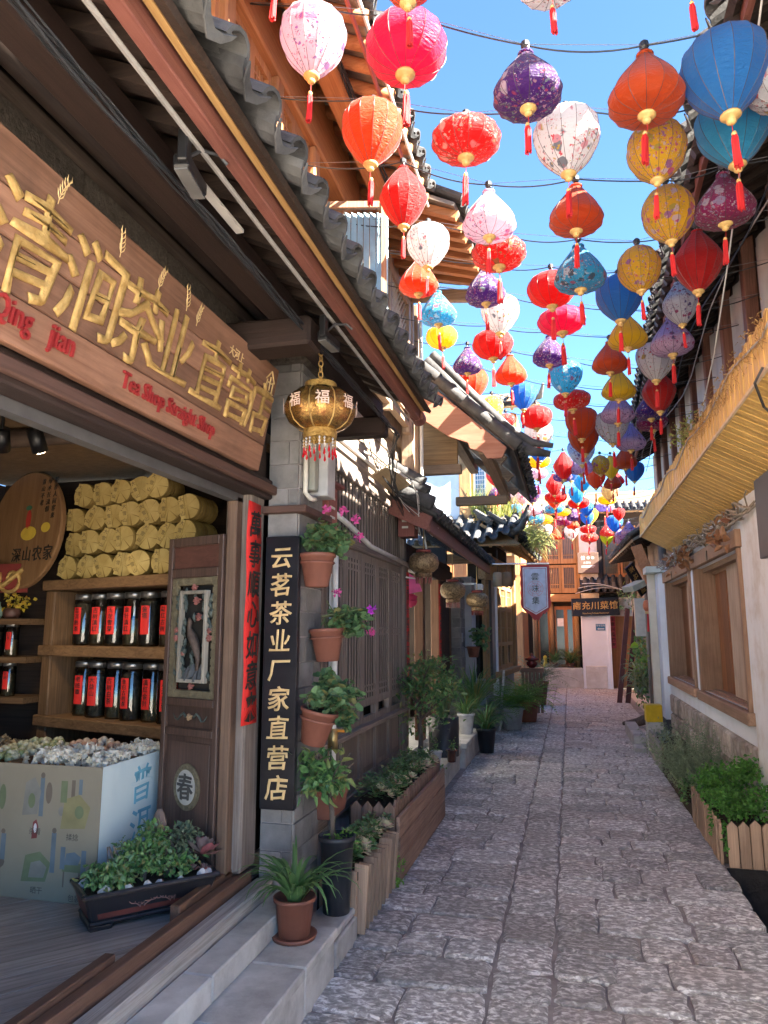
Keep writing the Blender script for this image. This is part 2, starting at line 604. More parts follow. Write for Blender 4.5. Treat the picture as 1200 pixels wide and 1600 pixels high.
def stone_mat():
    """split granite paving: mauve grey with pale chisel flecks"""
    m, nt, b, tc = base_mat('paving_granite')
    L = nt.links.new
    oi = nn(nt, 'ShaderNodeObjectInfo')
    off = nn(nt, 'ShaderNodeVectorMath', operation='SCALE')
    cx = nn(nt, 'ShaderNodeCombineXYZ', n0=17.3, n1=31.7, n2=5)
    L(cx.outputs[0], off.inputs[0])
    L(oi.outputs['Random'], off.inputs['Scale'])
    ad = nn(nt, 'ShaderNodeVectorMath', operation='ADD')
    L(tc.outputs['Object'], ad.inputs[0])
    L(off.outputs[0], ad.inputs[1])
    mp = nn(nt, 'ShaderNodeMapping')
    mp.inputs['Scale'].default_value = (.75, 1.15, 1)
    L(ad.outputs[0], mp.inputs[0])
    n1 = nn(nt, 'ShaderNodeTexNoise', i_Scale=36, i_Detail=4, i_Roughness=.6, i_Distortion=.5)
    L(mp.outputs[0], n1.inputs['Vector'])
    r1 = ramp(nt, [(.4, (.25, .228, .228)), (.49, (.4, .375, .375)), (.545, (.53, .505, .505)), (.6, (.86, .84, .83))])
    L(n1.outputs[0], r1.inputs[0])
    n2 = nn(nt, 'ShaderNodeTexNoise', i_Scale=2.2, i_Detail=5, i_Roughness=.6)
    L(tc.outputs['Object'], n2.inputs['Vector'])
    r2 = ramp(nt, [(.42, (0, 0, 0)), (.66, (1, 1, 1))])
    L(n2.outputs[0], r2.inputs[0])
    k = nn(nt, 'ShaderNodeMath', operation='MULTIPLY', n1=.5)
    L(r2.outputs[0], k.inputs[0])
    mx = nn(nt, 'ShaderNodeMixRGB')
    mx.inputs[2].default_value = (.34, .305, .3, 1)
    L(k.outputs[0], mx.inputs[0])
    L(r1.outputs[0], mx.inputs[1])
    n4 = nn(nt, 'ShaderNodeTexNoise', i_Scale=.7, i_Detail=3)
    L(tc.outputs['Object'], n4.inputs['Vector'])
    r4 = ramp(nt, [(.55, (1, 1, 1)), (.72, (1.0, .84, .74))])
    L(n4.outputs[0], r4.inputs[0])
    mu = nn(nt, 'ShaderNodeMixRGB', blend_type='MULTIPLY', n0=1)
    L(mx.outputs[0], mu.inputs[1])
    L(r4.outputs[0], mu.inputs[2])
    hs = nn(nt, 'ShaderNodeHueSaturation')
    sm = nn(nt, 'ShaderNodeMath', operation='MULTIPLY', n1=7.31)
    L(oi.outputs['Random'], sm.inputs[0])
    fr = nn(nt, 'ShaderNodeMath', operation='FRACT')
    L(sm.outputs[0], fr.inputs[0])
    ms = nn(nt, 'ShaderNodeMapRange', n3=.2, n4=1.05)
    L(fr.outputs[0], ms.inputs[0])
    L(ms.outputs[0], hs.inputs['Saturation'])
    mr = nn(nt, 'ShaderNodeMapRange', n3=.74, n4=1.22)
    L(oi.outputs['Random'], mr.inputs[0])
    L(mr.outputs[0], hs.inputs['Value'])
    L(mu.outputs[0], hs.inputs['Color'])
    L(hs.outputs[0], b.inputs['Base Color'])
    b.inputs['Roughness'].default_value = .6
    b.inputs['Specular IOR Level'].default_value = .45
    n3 = nn(nt, 'ShaderNodeTexNoise', i_Scale=42, i_Detail=7, i_Roughness=.7, i_Distortion=.2)
    L(mp.outputs[0], n3.inputs['Vector'])
    bp = nn(nt, 'ShaderNodeBump', i_Strength=1.0, i_Distance=.016)
    L(n3.outputs[0], bp.inputs['Height'])
    L(bp.outputs[0], b.inputs['Normal'])
    return m


STONE = stone_mat()
RUBBLE = surf('rubble_stone', (.27, .223, .182), (.621, .54, .466), scale=11, rough=.9, bump=.9, bscale=40, rnd=.25, dirt=.5, dscale=4, bdist=.02)

# ---------------------------------------------------------------- ground
g = MB()
g.quad((-90, -60, -.03), (.93, -60, -.03), (.93, 5.75, -.03), (-90, 5.75, -.03))
g.quad((1.4, -60, -.03), (90, -60, -.03), (90, 5.75, -.03), (1.4, 5.75, -.03))
g.quad((.93, -60, -.03), (1.4, -60, -.03), (1.4, -.6, -.03), (.93, -.6, -.03))
g.quad((-90, 5.75, -.03), (90, 5.75, -.03), (90, 160, -.03), (-90, 160, -.03))
tag(g.build('ground', surf('bounce_flagstone', (.5, .46, .4), (.62, .575, .51), scale=3, rough=.9, bump=.4, rnd=0, dirt=.15)), 'ground around the lane, made pale to bounce sunlight', kind='structure')  # paving added beyond the view, kept pale so sun bounces into the lane
g = MB()
g.quad((.93, -.6, -.55), (1.4, -.6, -.55), (1.4, 5.75, -.55), (.93, 5.75, -.55))
g.quad((.93, -.6, -.02), (.93, -.6, -.55), (.93, 5.75, -.55), (.93, 5.75, -.02))
g.quad((1.4, -.6, -.55), (1.4, -.6, -.02), (1.4, 5.75, -.02), (1.4, 5.75, -.55))
g.quad((.93, 5.75, -.55), (1.4, 5.75, -.55), (1.4, 5.75, -.02), (.93, 5.75, -.02))
g.quad((.93, -.6, -.55), (.93, -.6, -.02), (1.4, -.6, -.02), (1.4, -.6, -.55))
tag(g.build('drain_channel', surf('drain_shade_stone', (.02, .018, .018), (.07, .062, .06), scale=5, rough=.5, bump=.8, rnd=0, bdist=.03)), 'dark open drain beside the lane', kind='structure')  # shade inside the drain put into its dark stone colour

street = MB().quad((-1.66, -1, -.018), (.945, -1, -.018), (.945, 5.75, -.018), (-1.66, 5.75, -.018)).quad((-1.9, 5.75, -.018), (1.4, 5.75, -.018), (1.4, 23.2, -.018), (-1.9, 23.2, -.018)).build('street', MORTAR)
tag(street, 'narrow lane paved with worn granite blocks', kind='structure')


def stone(mb, x0, x1, y0, y1, j):
    """one worn block: jittered outline, rounded shoulder, uneven top"""
    wx, wy = x1 - x0, y1 - y0
    c = min(wx, wy) * random.uniform(.06, .14)
    jj = lambda: random.uniform(-j, j)
    pts = [(x0 + c, y0 + jj()), ((x0 + x1) / 2, y0 + jj()), (x1 - c, y0 + jj()), (x1 + jj() * .6, y0 + c), (x1 + jj(), (y0 + y1) / 2), (x1 + jj() * .6, y1 - c),
           (x1 - c, y1 + jj()), ((x0 + x1) / 2, y1 + jj()), (x0 + c, y1 + jj()), (x0 + jj() * .6, y1 - c), (x0 + jj(), (y0 + y1) / 2), (x0 + jj() * .6, y0 + c)]
    n = len(pts)
    cx, cy = (x0 + x1) / 2, (y0 + y1) / 2
    h = random.uniform(-.005, .004)
    tx, ty = random.uniform(-.012, .012), random.uniform(-.02, .02)
    zt = lambda x, y: h + tx * (x - cx) + ty * (y - cy)
    ins = min(.02, min(wx, wy) * .1)
    vs_ = [(x, y, -.04) for x, y in pts] + [(x, y, zt(x, y) - .008) for x, y in pts]
    for x, y in pts:
        dx, dy = cx - x, cy - y
        l = math.hypot(dx, dy)
        k = ins / l
        xx, yy = x + dx * k, y + dy * k
        vs_.append((xx, yy, zt(xx, yy) + random.uniform(-.002, .002)))
    fs_ = [(i, (i + 1) % n, n + (i + 1) % n, n + i) for i in range(n)] + [(n + i, n + (i + 1) % n, 2 * n + (i + 1) % n, 2 * n + i) for i in range(n)] + [tuple(range(2 * n, 3 * n))]
    mb.add(vs_, fs_)


cells = []
for zone in ((-1.17, -.42), (-.415, -.14), (-.135, .985)):
    y = 2.0
    while y < 22.6:
        dy = random.uniform(.2, .33) if zone[0] != -.415 else random.uniform(.24, .46)
        a, b_ = zone
        if zone[0] == -.415:
            cells.append((a, b_, y, y + dy))
        else:
            x = a
            if y > 11.5 and a > -.2:
                b_ = 1.25
            if y > 6 and a < -1 and y < 13:
                x = -1.25
            while x < b_ - .08:
                wx = random.uniform(.2, .52)
                if b_ - x - wx < .2:
                    wx = b_ - x
                cells.append((x, x + wx, y, y + dy))
                x += wx
        y += dy
cells.sort(key=lambda c: c[2])
far = MB()
for i, (x0, x1, y0, y1) in enumerate(cells):
    gp = random.uniform(.003, .009)
    if i < 298:
        mb = MB()
        stone(mb, x0 + gp, x1 - gp, y0 + gp, y1 - gp, .012)
        mb.build('paving_stone', STONE, street, smooth=False)
    else:
        stone(far, x0 + gp, x1 - gp, y0 + gp, y1 - gp, .012)
far.build('distant_paving_stones', STONE, street, stuff=True)

# ---------------------------------------------------------------- steps along the shop
st = thing('shop_step', 'pale stone step in front of the tea shop doorway', 'step', (-1.35, 2.5, 0))
for y0, y1 in ((.6, 1.62), (1.63, 2.62), (2.63, 3.12), (3.13, 3.565)):
    MB().box(-1.52, -1.13, y0, y1, .155, .2).build('slab', STEP, st, bevel=.006)
for y0, y1 in ((.6, 1.35), (1.356, 2.3), (2.306, 3.15), (3.156, 3.55)):
    MB().box(-1.5, -1.142, y0, y1, -.03, .152).build('riser_block', STEP, st, bevel=.005)
MB().box(-1.34, -1.15, 3.6, 3.97, -.03, .11).build('end_block', STEP, st, bevel=.008)
MB().box(-1.35, -1.16, 3.62, 3.99, .114, .15).build('end_block', STEP, st, bevel=.008)
kb = thing('threshold_kerb', 'raised stone kerb under the tea shop sill', 'kerb', (-1.43, 2.0, 0))
for y0, y1 in ((.6, 1.9), (1.906, 2.75), (2.756, 3.69)):
    MB().box(-1.5, -1.37, y0, y1, .2, .3).build('kerb_block', STEP, kb, bevel=.006)

# ---------------------------------------------------------------- roof tiles
ROWL = .3


def tile_meshes():
    r, t, n = .062, .013, 7
    out = {}
    for kind in ('cap', 'cap_end', 'pan', 'pan_end'):
        mb = MB()
        sg = 1 if kind.startswith('cap') else -1
        zc = .0 if sg > 0 else .052
        rr = r if sg > 0 else r * 1.15
        ring = []
        for x, k in ((0, 1), (-ROWL * 1.12, .9)):
            for rad in (rr * k, (rr - t) * k):
                ring.append([(x, rad * math.cos(math.pi * i / (n - 1)), zc + sg * rad * math.sin(math.pi * i / (n - 1)) * (.85 if sg > 0 else .7) - (x * .05)) for i in range(n)])
        vs_ = [p for q in ring for p in q]
        o0, i0, o1, i1 = 0, n, 2 * n, 3 * n
        fs_ = []
        for i in range(n - 1):
            fs_ += [(o0 + i, o0 + i + 1, o1 + i + 1, o1 + i), (i0 + i, i1 + i, i1 + i + 1, i0 + i + 1), (o0 + i, i0 + i, i0 + i + 1, o0 + i + 1), (o1 + i, o1 + i + 1, i1 + i + 1, i1 + i)]
        fs_ += [(o0, o1, i1, i0), (o0 + n - 1, i0 + n - 1, i1 + n - 1, o1 + n - 1)]
        mb.add(vs_, fs_)
        if kind == 'cap_end_disc':      # round end disc
            mb.lathe([(.001, -.004), (.05, -.004), (.054, -.001), (.054, .004), (.045, .005), (.001, .003)], 12)
            k = len(mb.v)
            for i in range(len(vs_), k):
                x, y, z = mb.v[i]
                mb.v[i] = (z + .008, y, x * 1.0 + .005)
        if kind == 'pan_end':      # drip lip with a pointed tongue
            M = frame((.004, 0, .0), (0, 1, 0), (.18, 0, 1))
            mb.prism([(-.068, .05), (-.062, .03), (-.04, .0), (0, -.022), (.04, .0), (.062, .03), (.068, .05), (.035, .022), (0, .01), (-.035, .022)], M, .007)
        out[kind] = mb.mesh('roof_tile', TILE, smooth=False)
    return out


TM = tile_meshes()


def tiles(parent, p0, along, down, ncol, spacing, nrow, curve=None):
    """rows of clay tiles: pan tiles with cap tiles over the joints, parented to a roof (mesh part in world space)"""
    al, dn = Vector(along).normalized(), Vector(down).normalized()
    nz = dn.cross(al).normalized()
    if nz.z < 0:
        nz = -nz
    yy = nz.cross(dn)
    Rm = Matrix((dn, yy, nz)).transposed().to_4x4()
    for i in range(ncol):
        for r_ in range(nrow):
            for kind, off in (('pan', 0), ('cap', .5)):
                p = Vector(p0) + al * ((i + off) * spacing) - dn * (r_ * ROWL) + nz * ((.0 if kind == 'pan' else .045) + random.uniform(-.004, .004))
                if curve:
                    p.z += curve((i + off) / ncol) * max(0, 1 - r_ * .35)
                M = Rm @ Matrix.Rotation(random.uniform(-.03, .03), 4, 'Z') @ Matrix.Rotation(random.uniform(-.02, .02), 4, 'Y')
                M.translation = p
                o = bpy.data.objects.new('roof_tile', TM[kind + ('_end' if r_ == 0 else '')])
                COL.objects.link(o)
                o.parent = parent
                o.matrix_local = M


def roof_slab(name, pts, thick, mat, parent):
    """flat roof plane through four points, thickened downwards"""
    a = [Vector(p) for p in pts]
    n = (a[1] - a[0]).cross(a[3] - a[0]).normalized()
    if n.z < 0:
        n = -n
    return MB().add([tuple(p) for p in a] + [tuple(p - n * thick) for p in a],
                    [(0, 1, 2, 3), (7, 6, 5, 4), (0, 4, 5, 1), (1, 5, 6, 2), (2, 6, 7, 3), (3, 7, 4, 0)]).build(name, mat, parent)


def bricks(parent, M, wd, h, bw, bh, depth, mat, name='brick', gap=.007, jit=.002):
    rows = max(1, round(h / bh))
    bh = h / rows
    for r_ in range(rows):
        x = -(bw / 2 if r_ % 2 else 0)
        while x < wd - .01:
            a, b = max(0, x) + gap / 2, min(wd, x + bw) - gap / 2
            if b - a > .02:
                MB().mbox(M @ Matrix.Translation(((a + b) / 2, (r_ + .5) * bh, depth / 2 - .01 + random.uniform(-jit, jit))), b - a, bh - gap, depth).build(name, mat, parent)
            x += bw


# ================================================================ the tea shop and the lattice-door house beside it
shop = thing('timber_building', 'dark timber tea shop with open front, lattice doors and tiled eave', 'building', (-1.65, 3.0, 0))


def clip_poly(poly, x0, x1, y0, y1):
    def cl(p, ins, inter):
        out = []
        for i in range(len(p)):
            a, b = p[i - 1], p[i]
            if ins(b):
                if not ins(a):
                    out.append(inter(a, b))
                out.append(b)
            elif ins(a):
                out.append(inter(a, b))
        return out
    ix = lambda X: (lambda a, b: (X, a[1] + (b[1] - a[1]) * (X - a[0]) / (b[0] - a[0])))
    iy = lambda Y: (lambda a, b: (a[0] + (b[0] - a[0]) * (Y - a[1]) / (b[1] - a[1]), Y))
    for ins, it in ((lambda p: p[0] >= x0, ix(x0)), (lambda p: p[0] <= x1, ix(x1)), (lambda p: p[1] >= y0, iy(y0)), (lambda p: p[1] <= y1, iy(y1))):
        if not poly:
            return poly
        poly = cl(poly, ins, it)
    return poly


# white house added behind the viewpoint, unseen, to bounce sun into the lane
added_house = thing('plaster_house', 'unseen white house added before the tea shop to bounce sunlight', 'house', (-1.9, -3.5, 0))
MB().box(-2.2, -1.75, -8, .28, -.03, 4.6).build('wall', surf('bounce_plaster', (.7, .67, .62), (.8, .77, .72), scale=2.5, rough=.85, bump=.2, rnd=0, dirt=.15), added_house)
roof_slab('roof', [(-1.3, -8.2, 4.55), (-1.3, .28, 4.55), (-3.2, .28, 5.5), (-3.2, -8.2, 5.5)], .05, TILE, added_house)
MB().box(-1.748, -1.72, -5, -4, 0, 2.1).build('door', WBR('z'), added_house)
MB().box(-1.748, -1.72, -2.8, -1.8, 1.1, 2.2).build('window', WBR('z'), added_house)

fl = MB().box(-4.2, -1.66, .3, 4.6, .0, .312).build('floor', WDK('x'), shop)
ang = R(41)
dx, dy = math.sin(ang), math.cos(ang)
for i in range(-26, 30):
    o = i * .135
    bx_, by_ = -2.6 + dy * o, 2.4 - dx * o
    a, b = .131 / 2, 4
    pl = [(bx_ + dx * u + dy * v, by_ + dy * u - dx * v) for u, v in ((-b, -a), (b, -a), (b, a), (-b, a))]
    pl = clip_poly(pl, -4.15, -1.665, 1.2, 4.55)
    if len(pl) > 2:
        mb = MB().prism(pl, Matrix.Translation((0, 0, .313)), .018 + random.uniform(-.0015, .0015))
        # grain follows the plank: rotate mesh so its local y runs along it
        rot = Matrix.Rotation(ang, 4, 'Z')
        mb.v = [tuple(rot @ Vector(p)) for p in mb.v]
        ob = mb.build('floor_plank', WGY('y'), fl)
        ob.matrix_local = rot.inverted()
MB().box(-1.6, -1.505, .4, 3.66, .2, .36).build('sill_beam', WGY('y'), shop, bevel=.01)
MB().box(-1.655, -1.605, .4, 3.62, .3, .41).build('threshold_rail', wood('wood_rail', (.077, .041, .028), (.166, .09, .062), 'y'), shop, bevel=.004)
MB().box(-1.705, -1.66, 1.9, 2.55, .33, .43).build('door_track', wood('wood_rail', (.077, .041, .028), (.166, .09, .062), 'y'), shop, bevel=.004)
MB().box(-1.705, -1.66, 3.0, 3.62, .33, .44).build('door_track', wood('wood_rail', (.077, .041, .028), (.166, .09, .062), 'y'), shop, bevel=.004)
MB().box(-1.76, -1.615, 3.5, 3.68, .415, 2.42).build('door_post', WBR('z'), shop, bevel=.012)
MB().box(-1.715, -1.66, 3.425, 3.497, .415, 2.3).build('door_post', wood('wood_jamb', (.112, .067, .045), (.24, .152, .104), 'z'), shop, bevel=.006)
MB().box(-1.72, -1.57, .3, 3.68, 2.315, 2.425).build('lintel', wood('wood_lintel', (.023, .014, .013), (.046, .029, .025), 'y'), shop, bevel=.008)
MB().box(-1.568, -1.535, -.5, 3.66, 2.335, 2.385).build('lintel_moulding', wood('wood_mould', (.059, .029, .022), (.098, .054, .041), 'y'), shop, bevel=.006)
MB().box(-1.715, -1.66, -.5, 3.66, 2.27, 2.313).build('door_head', plain('grey_metal', (.16, .16, .165), .45, .6), shop)
MB().box(-1.72, -1.62, -.5, 3.69, 2.428, 3.5).build('wall', WDK('y'), shop)
# carved frieze boards above the signboard
FRZ = surf('carved_frieze', (.056, .045, .036), (.128, .105, .086), scale=26, dist=2.2, rough=.8, bump=1.0, bscale=22, bdist=.03, rnd=.1)
for i in range(7):
    MB().box(-1.615, -1.585, -.2 + i * .55, .335 + i * .55, 3.06, 3.19).build('frieze_panel', FRZ, shop, bevel=.006)
MB().box(-1.612, -1.57, -.5, 3.69, 3.0, 3.05).build('frieze_rail', wood('wood_frieze', (.052, .037, .03), (.105, .079, .064), 'y'), shop)
MB().box(-1.612, -1.57, -.5, 3.69, 3.195, 3.24).build('frieze_rail', wood('wood_frieze', (.052, .037, .03), (.105, .079, .064), 'y'), shop)
# room
MAT_MAT = surf('bamboo_mat', (.1, .055, .025), (.21, .125, .06), scale=16, stretch=(1, 5, 1), rough=.7, bump=.6, bscale=30, rnd=0, dirt=.5)
MB().box(-4.25, -1.73, .2, 4.7, 2.72, 2.78).build('ceiling', MAT_MAT, shop)
MB().box(-4.3, -4.22, .2, 4.7, .32, 2.71).build('wall', WDK('z'), shop)
MB().box(-4.2, -1.77, 4.62, 4.7, .32, 2.71).build('wall', WDK('x'), shop)
MB().box(-4.2, -1.73, .2, .28, .32, 2.71).build('wall', WDK('x'), shop)
for y in (1.4, 2.4, 3.3):
    MB().tube([(-4.2, y, 2.66), (-1.74, y, 2.66)], .055, 10).build('ceiling_beam', WDK('x'), shop, smooth=True)
# the brick pier between shop and lattice doors
pier = MB().box(-1.6, -1.425, 3.7, 4.08, .2, 3.3).build('pier', MORTAR, shop)
bricks(pier, FMY((-1.6, 3.7, .21)), .178, 2.98, .24, .135, .02, BRICK)
bricks(pier, FPX((-1.425, 3.7, .21)), .38, 2.98, .26, .135, .02, BRICK)
MB().box(-1.63, -1.36, 3.64, 4.1, 2.235, 2.275).build('pier_band', wood('wood_mould', (.059, .029, .022), (.098, .054, .041), 'x'), shop, bevel=.004)
MB().box(-1.62, -1.37, 3.66, 4.1, 3.1, 3.24).build('pier_capital', FRZ, shop, bevel=.01)
# lattice-door wall
LX = -1.6
MB().box(LX - .2, LX - .02, 4.09, 7.15, -.02, .34).build('plinth', STEP, shop)
MB().box(LX - .12, LX + .02, 4.09, 7.12, .34, .42).build('door_sill', WBR('y'), shop, bevel=.006)
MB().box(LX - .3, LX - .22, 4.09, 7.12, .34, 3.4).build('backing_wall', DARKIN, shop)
MB().box(LX - .1, LX + .015, 4.09, 7.12, 2.22, 2.3).build('transom', WBR('y'), shop, bevel=.006)
MB().box(LX - .1, LX + .02, 4.09, 7.12, 2.745, 2.86).build('head_beam', WBR('y'), shop, bevel=.008)
for y in (4.09, 7.02):
    MB().box(LX - .12, LX + .03, y, y + .11, .42, 2.745).build('door_post', WBR('z'), shop, bevel=.01)
MB().box(LX - .04, LX - .025, 4.2, 7.02, 2.3, 2.745).build('grille_backing', DARKIN, shop)  # dark sheet standing in for the shade between the grille bars
for i in range(32):
    y = 4.23 + i * .0875
    MB().box(LX - .018, LX - .01, y, y + .04, 2.3, 2.745).build('grille_bar', WBR('z'), shop)
for i in range(6):
    y0 = 4.205 + i * .4695
    y1 = y0 + .462
    d = MB()
    for a, b in ((y0, y0 + .042), (y1 - .042, y1)):
        d.box(LX - .045, LX, a, b, .425, 2.215)
    for z in (.425, .86, 1.0, 2.155):
        d.box(LX - .044, LX - .002, y0 + .042, y1 - .042, z, z + .06)
    leaf = d.build('lattice_door', WBR('z'), shop)
    MB().box(LX - .038, LX - .02, y0 + .04, y1 - .04, .485, .86).build('door_panel', WBR('z'), leaf)
    MB().box(LX - .04, LX - .016, y0 + .09, y1 - .09, .53, .82).build('door_panel', WBR('z'), leaf)
    l = MB()
    for k in range(5):
        y = y0 + .07 + k * .075
        l.box(LX - .012, LX - .006, y, y + .032, 1.06, 2.155)
    for z in (1.1, 1.15, 1.56, 1.61, 2.06, 2.11):
        l.box(LX - .011, LX - .005, y0 + .042, y1 - .042, z, z + .014)
    l.build('lattice', WBR('z'), leaf, stuff=True)
    MB().box(LX - .03, LX - .02, y0 + .03, y1 - .03, 1.05, 2.16).build('screen', plain('lattice_gap_dark', (.018, .015, .014), .8), leaf)  # near-black sheet standing in for shaded gaps behind the lattice
MB().box(LX - .05, LX + .06, 4.15, 7.1, .84, .875).build('door_ledge', WBR('y'), shop, bevel=.004)
MB().box(LX - .1, LX, 4.09, 7.12, 2.862, 3.45).build('wall', wood('wood_wallboard', (.168, .138, .114), (.324, .264, .216), 'y', dirt=.5), shop)
for z in (2.98, 3.12, 3.27):
    MB().box(LX, LX + .012, 4.1, 7.1, z, z + .125).build('wall_board', wood('wood_wallboard', (.168, .138, .114), (.324, .264, .216), 'y', dirt=.5), shop)

# lower eave
Y0, Y1 = .35, 4.72
lroof = roof_slab('roof', [(-.86, Y0, 3.085), (-.86, Y1, 3.085), (-1.75, Y1, 3.56), (-1.75, Y0, 3.56)], .02, WDK('x'), shop)
dn = Vector((.89, 0, -.475))
tiles(lroof, (-.8, .75, 3.055), (0, 1, 0), dn, 18, .22, 3)
MB().box(-.985, -.94, Y0, Y1, 3.03, 3.105).build('fascia_board', FASC, shop, bevel=.004)
MB().bar((-.915, Y0, 3.095), (-.915, Y1 - .02, 3.095), .022, .03).build('eave_batten', wood('wood_batten', (.28, .15, .05), (.42, .25, .1), 'y'), shop)
MB().tube([(-1.02, Y0, 3.03), (-1.02, Y1, 3.03)], .009, 6).build('conduit', plain('grey_conduit', (.26, .25, .24), .5), shop)
for i in range(24):
    y = .4 + i * .178
    MB().bar((-1.7, y, 3.44), (-.95, y, 3.045 + .04), .055, .05).build('rafter', WDK('x'), shop)
MB().box(-1.31, -1.2, Y0, Y1, 3.03, 3.16).build('purlin', wood('wood_purlin', (.013, .007, .005), (.026, .013, .01), 'y'), shop, bevel=.012)
MB().tube([(-1.47, Y0, 3.22), (-1.47, Y1, 3.22)], .05, 10).build('purlin', WDK('y'), shop, smooth=True)
for y in (.6, 3.04):
    MB().box(-1.62, -1.1, y - .085, y + .085, 2.9, 3.04).build('bracket_beam', wood('wood_bracket', (.013, .007, .005), (.028, .014, .011), 'x'), shop, bevel=.015)
MB().box(-1.6, -1.15, 4.55, 4.68, 2.9, 3.03).build('bracket_beam', wood('wood_bracket', (.013, .007, .005), (.028, .014, .011), 'x'), shop, bevel=.015)
MB().tube([(-.965, Y1, 3.07), (-.965, Y1 + .1, 3.06)], .05, 12).build('fascia_end', FASC, shop)
# cables strung under the eave
for k in range(7):
    pts = []
    for i in range(26):
        y = .4 + i * .18
        pts.append((-1.155 + .012 * math.sin(k * 2 + i * .9) + .004 * k, y, 3.0 + .012 * math.sin(i * .8 + k) - .004 * k))
    pts += [(-1.28 + .03 * math.sin(k), 5.3 + .1 * math.sin(k * 2), 2.96 - .012 * k), (-1.4 + .02 * math.sin(k * 3), 5.9, 2.86 - .02 * k), (-1.5, 6.6 + .05 * k, 2.8 - .03 * k), (-1.53, 7.0, 2.7 - .04 * k)]
    MB().tube(pts, .0035 if k % 3 else .005, 5).build('cable', WIREB, shop)

# upper storey
UX = -1.5
MB().box(UX - .3, UX - .1, .2, 5.0, 3.4, 5.6).build('wall', DARKIN, shop)
MB().box(UX - .1, UX - .02, .2, 5.0, 3.45, 3.95).build('wall', WOR('y'), shop)
MB().box(UX - .1, UX + .05, .2, 5.05, 4.68, 4.85).build('plate_beam', WOR('y'), shop, bevel=.012)
MB().box(UX - .1, UX + .02, .2, 5.05, 4.86, 5.5).build('wall', WOR('y'), shop)
MB().box(UX - .09, UX + .03, .2, 5.0, 3.96, 4.03).build('sill_rail', WOR('y'), shop, bevel=.006)
for i in range(8):
    y = .3 + i * .62
    MB().box(UX - .1, UX + .04, y - .05, y + .05, 3.5, 4.68).build('post', WOR('z'), shop, bevel=.01)
    if i == 7:
        break
    a, b = y + .05, y + .57
    if i == 6:
        continue
    for a2, b2 in ((a, (a + b) / 2), ((a + b) / 2, b)):
        f = MB()
        f.box(UX - .06, UX, a2, a2 + .04, 4.03, 4.68).box(UX - .06, UX, b2 - .04, b2, 4.03, 4.68)
        f.box(UX - .059, UX - .001, a2 + .04, b2 - .04, 4.03, 4.09).box(UX - .059, UX - .001, a2 + .04, b2 - .04, 4.62, 4.68)
        win = f.build('window', WOR('z'), shop)
        l = MB()
        for k in range(1, 5):
            yy = a2 + .04 + (b2 - a2 - .08) * k / 5
            l.box(UX - .04, UX - .02, yy - .006, yy + .006, 4.09, 4.62)
        for k in range(1, 10):
            z = 4.09 + .53 * k / 10
            l.box(UX - .041, UX - .021, a2 + .04, b2 - .04, z - .006, z + .006)
        l.build('lattice', WOR('z'), win, stuff=True)
        MB().box(UX - .075, UX - .07, a2 + .03, b2 - .03, 4.08, 4.63).build('pane', GLASS, win)
for y in (1.55, 2.75):
    MB().box(UX, UX + .42, y - .07, y + .07, 4.66, 4.82).build('bracket_beam', WOR('x'), shop, bevel=.012)
MB().box(-1.33, -1.19, .2, 5.1, 4.83, 4.95).build('eave_purlin', WOR('y'), shop, bevel=.014)
# upper roof
uroof = roof_slab('roof', [(-.96, .2, 4.93), (-.96, 5.0, 4.93), (-2.3, 5.0, 5.6), (-2.3, .2, 5.6)], .03, surf('roof_boards', (.1, .08, .065), (.24, .2, .165), scale=5, stretch=(1, 6, 1), rough=.9, rnd=0), shop)
tiles(uroof, (-.9, .8, 4.9), (0, 1, 0), (.894, 0, -.447), 22, .195, 3)
for i in range(26):
    y = .35 + i * .185 + random.uniform(-.015, .015)
    MB().tube([(-1.62, y, 5.2), (-.93, y + random.uniform(-.015, .015), 4.86)], [.045, .04], 8).build('rafter', WOR('x'), shop, smooth=True)
MB().tube([(-.985, .2, 4.8), (-.985, 5.05, 4.8)], .013, 6).build('conduit', plain('red_pipe', (.35, .07, .05), .5), shop)
MB().tube([(-.93, .2, 4.83), (-.93, 5.05, 4.83)], .012, 6).build('conduit', PVC, shop)
for k in range(4):
    MB().tube([(-1.17 + .012 * math.sin(i + k), .3 + i * .25, 4.86 + .02 * math.sin(i * 1.3 + k * 2)) for i in range(20)], .006, 5).build('cable', WIREB, shop)
# open glazed casement
cs = MB()
H0, H1 = Vector((UX, 4.33, 0)), Vector((-1.12, 4.42, 0))
dv = (H1 - H0).normalized()
for p, q in ((H0 + Vector((0, 0, 3.6)), H0 + Vector((0, 0, 4.5))), (H1 + Vector((0, 0, 3.6)), H1 + Vector((0, 0, 4.5)))):
    cs.bar(p, q, .05, .035, up=dv)
for z in (3.62, 4.48):
    cs.bar(H0 + Vector((0, 0, z)), H1 + Vector((0, 0, z)), .035, .045)
cas = cs.build('casement', wood('wood_casement', (.2, .1, .05), (.35, .2, .12), 'z'), shop)
MB().quad(H0 + Vector((0, 0, 3.62)), H1 + Vector((0, 0, 3.62)), H1 + Vector((0, 0, 4.48)), H0 + Vector((0, 0, 4.48))).build('pane', glassy('pale_glass', (.8, .9, .95), .06), cas)
cb = MB()
for k in range(9):
    a = H0.lerp(H1, (k + .5) / 9) + Vector((0, .03, 0))
    b = H0.lerp(H1, (k + 1.2) / 9) + Vector((0, .03, 0))
    cb.quad(a + Vector((0, .02, 3.65)), b + Vector((0, .05, 3.65)), b + Vector((0, .05, 4.46)), a + Vector((0, .02, 4.46)))
cb.build('curtain', plain('blue_curtain', (.45, .6, .66), .8), cas)
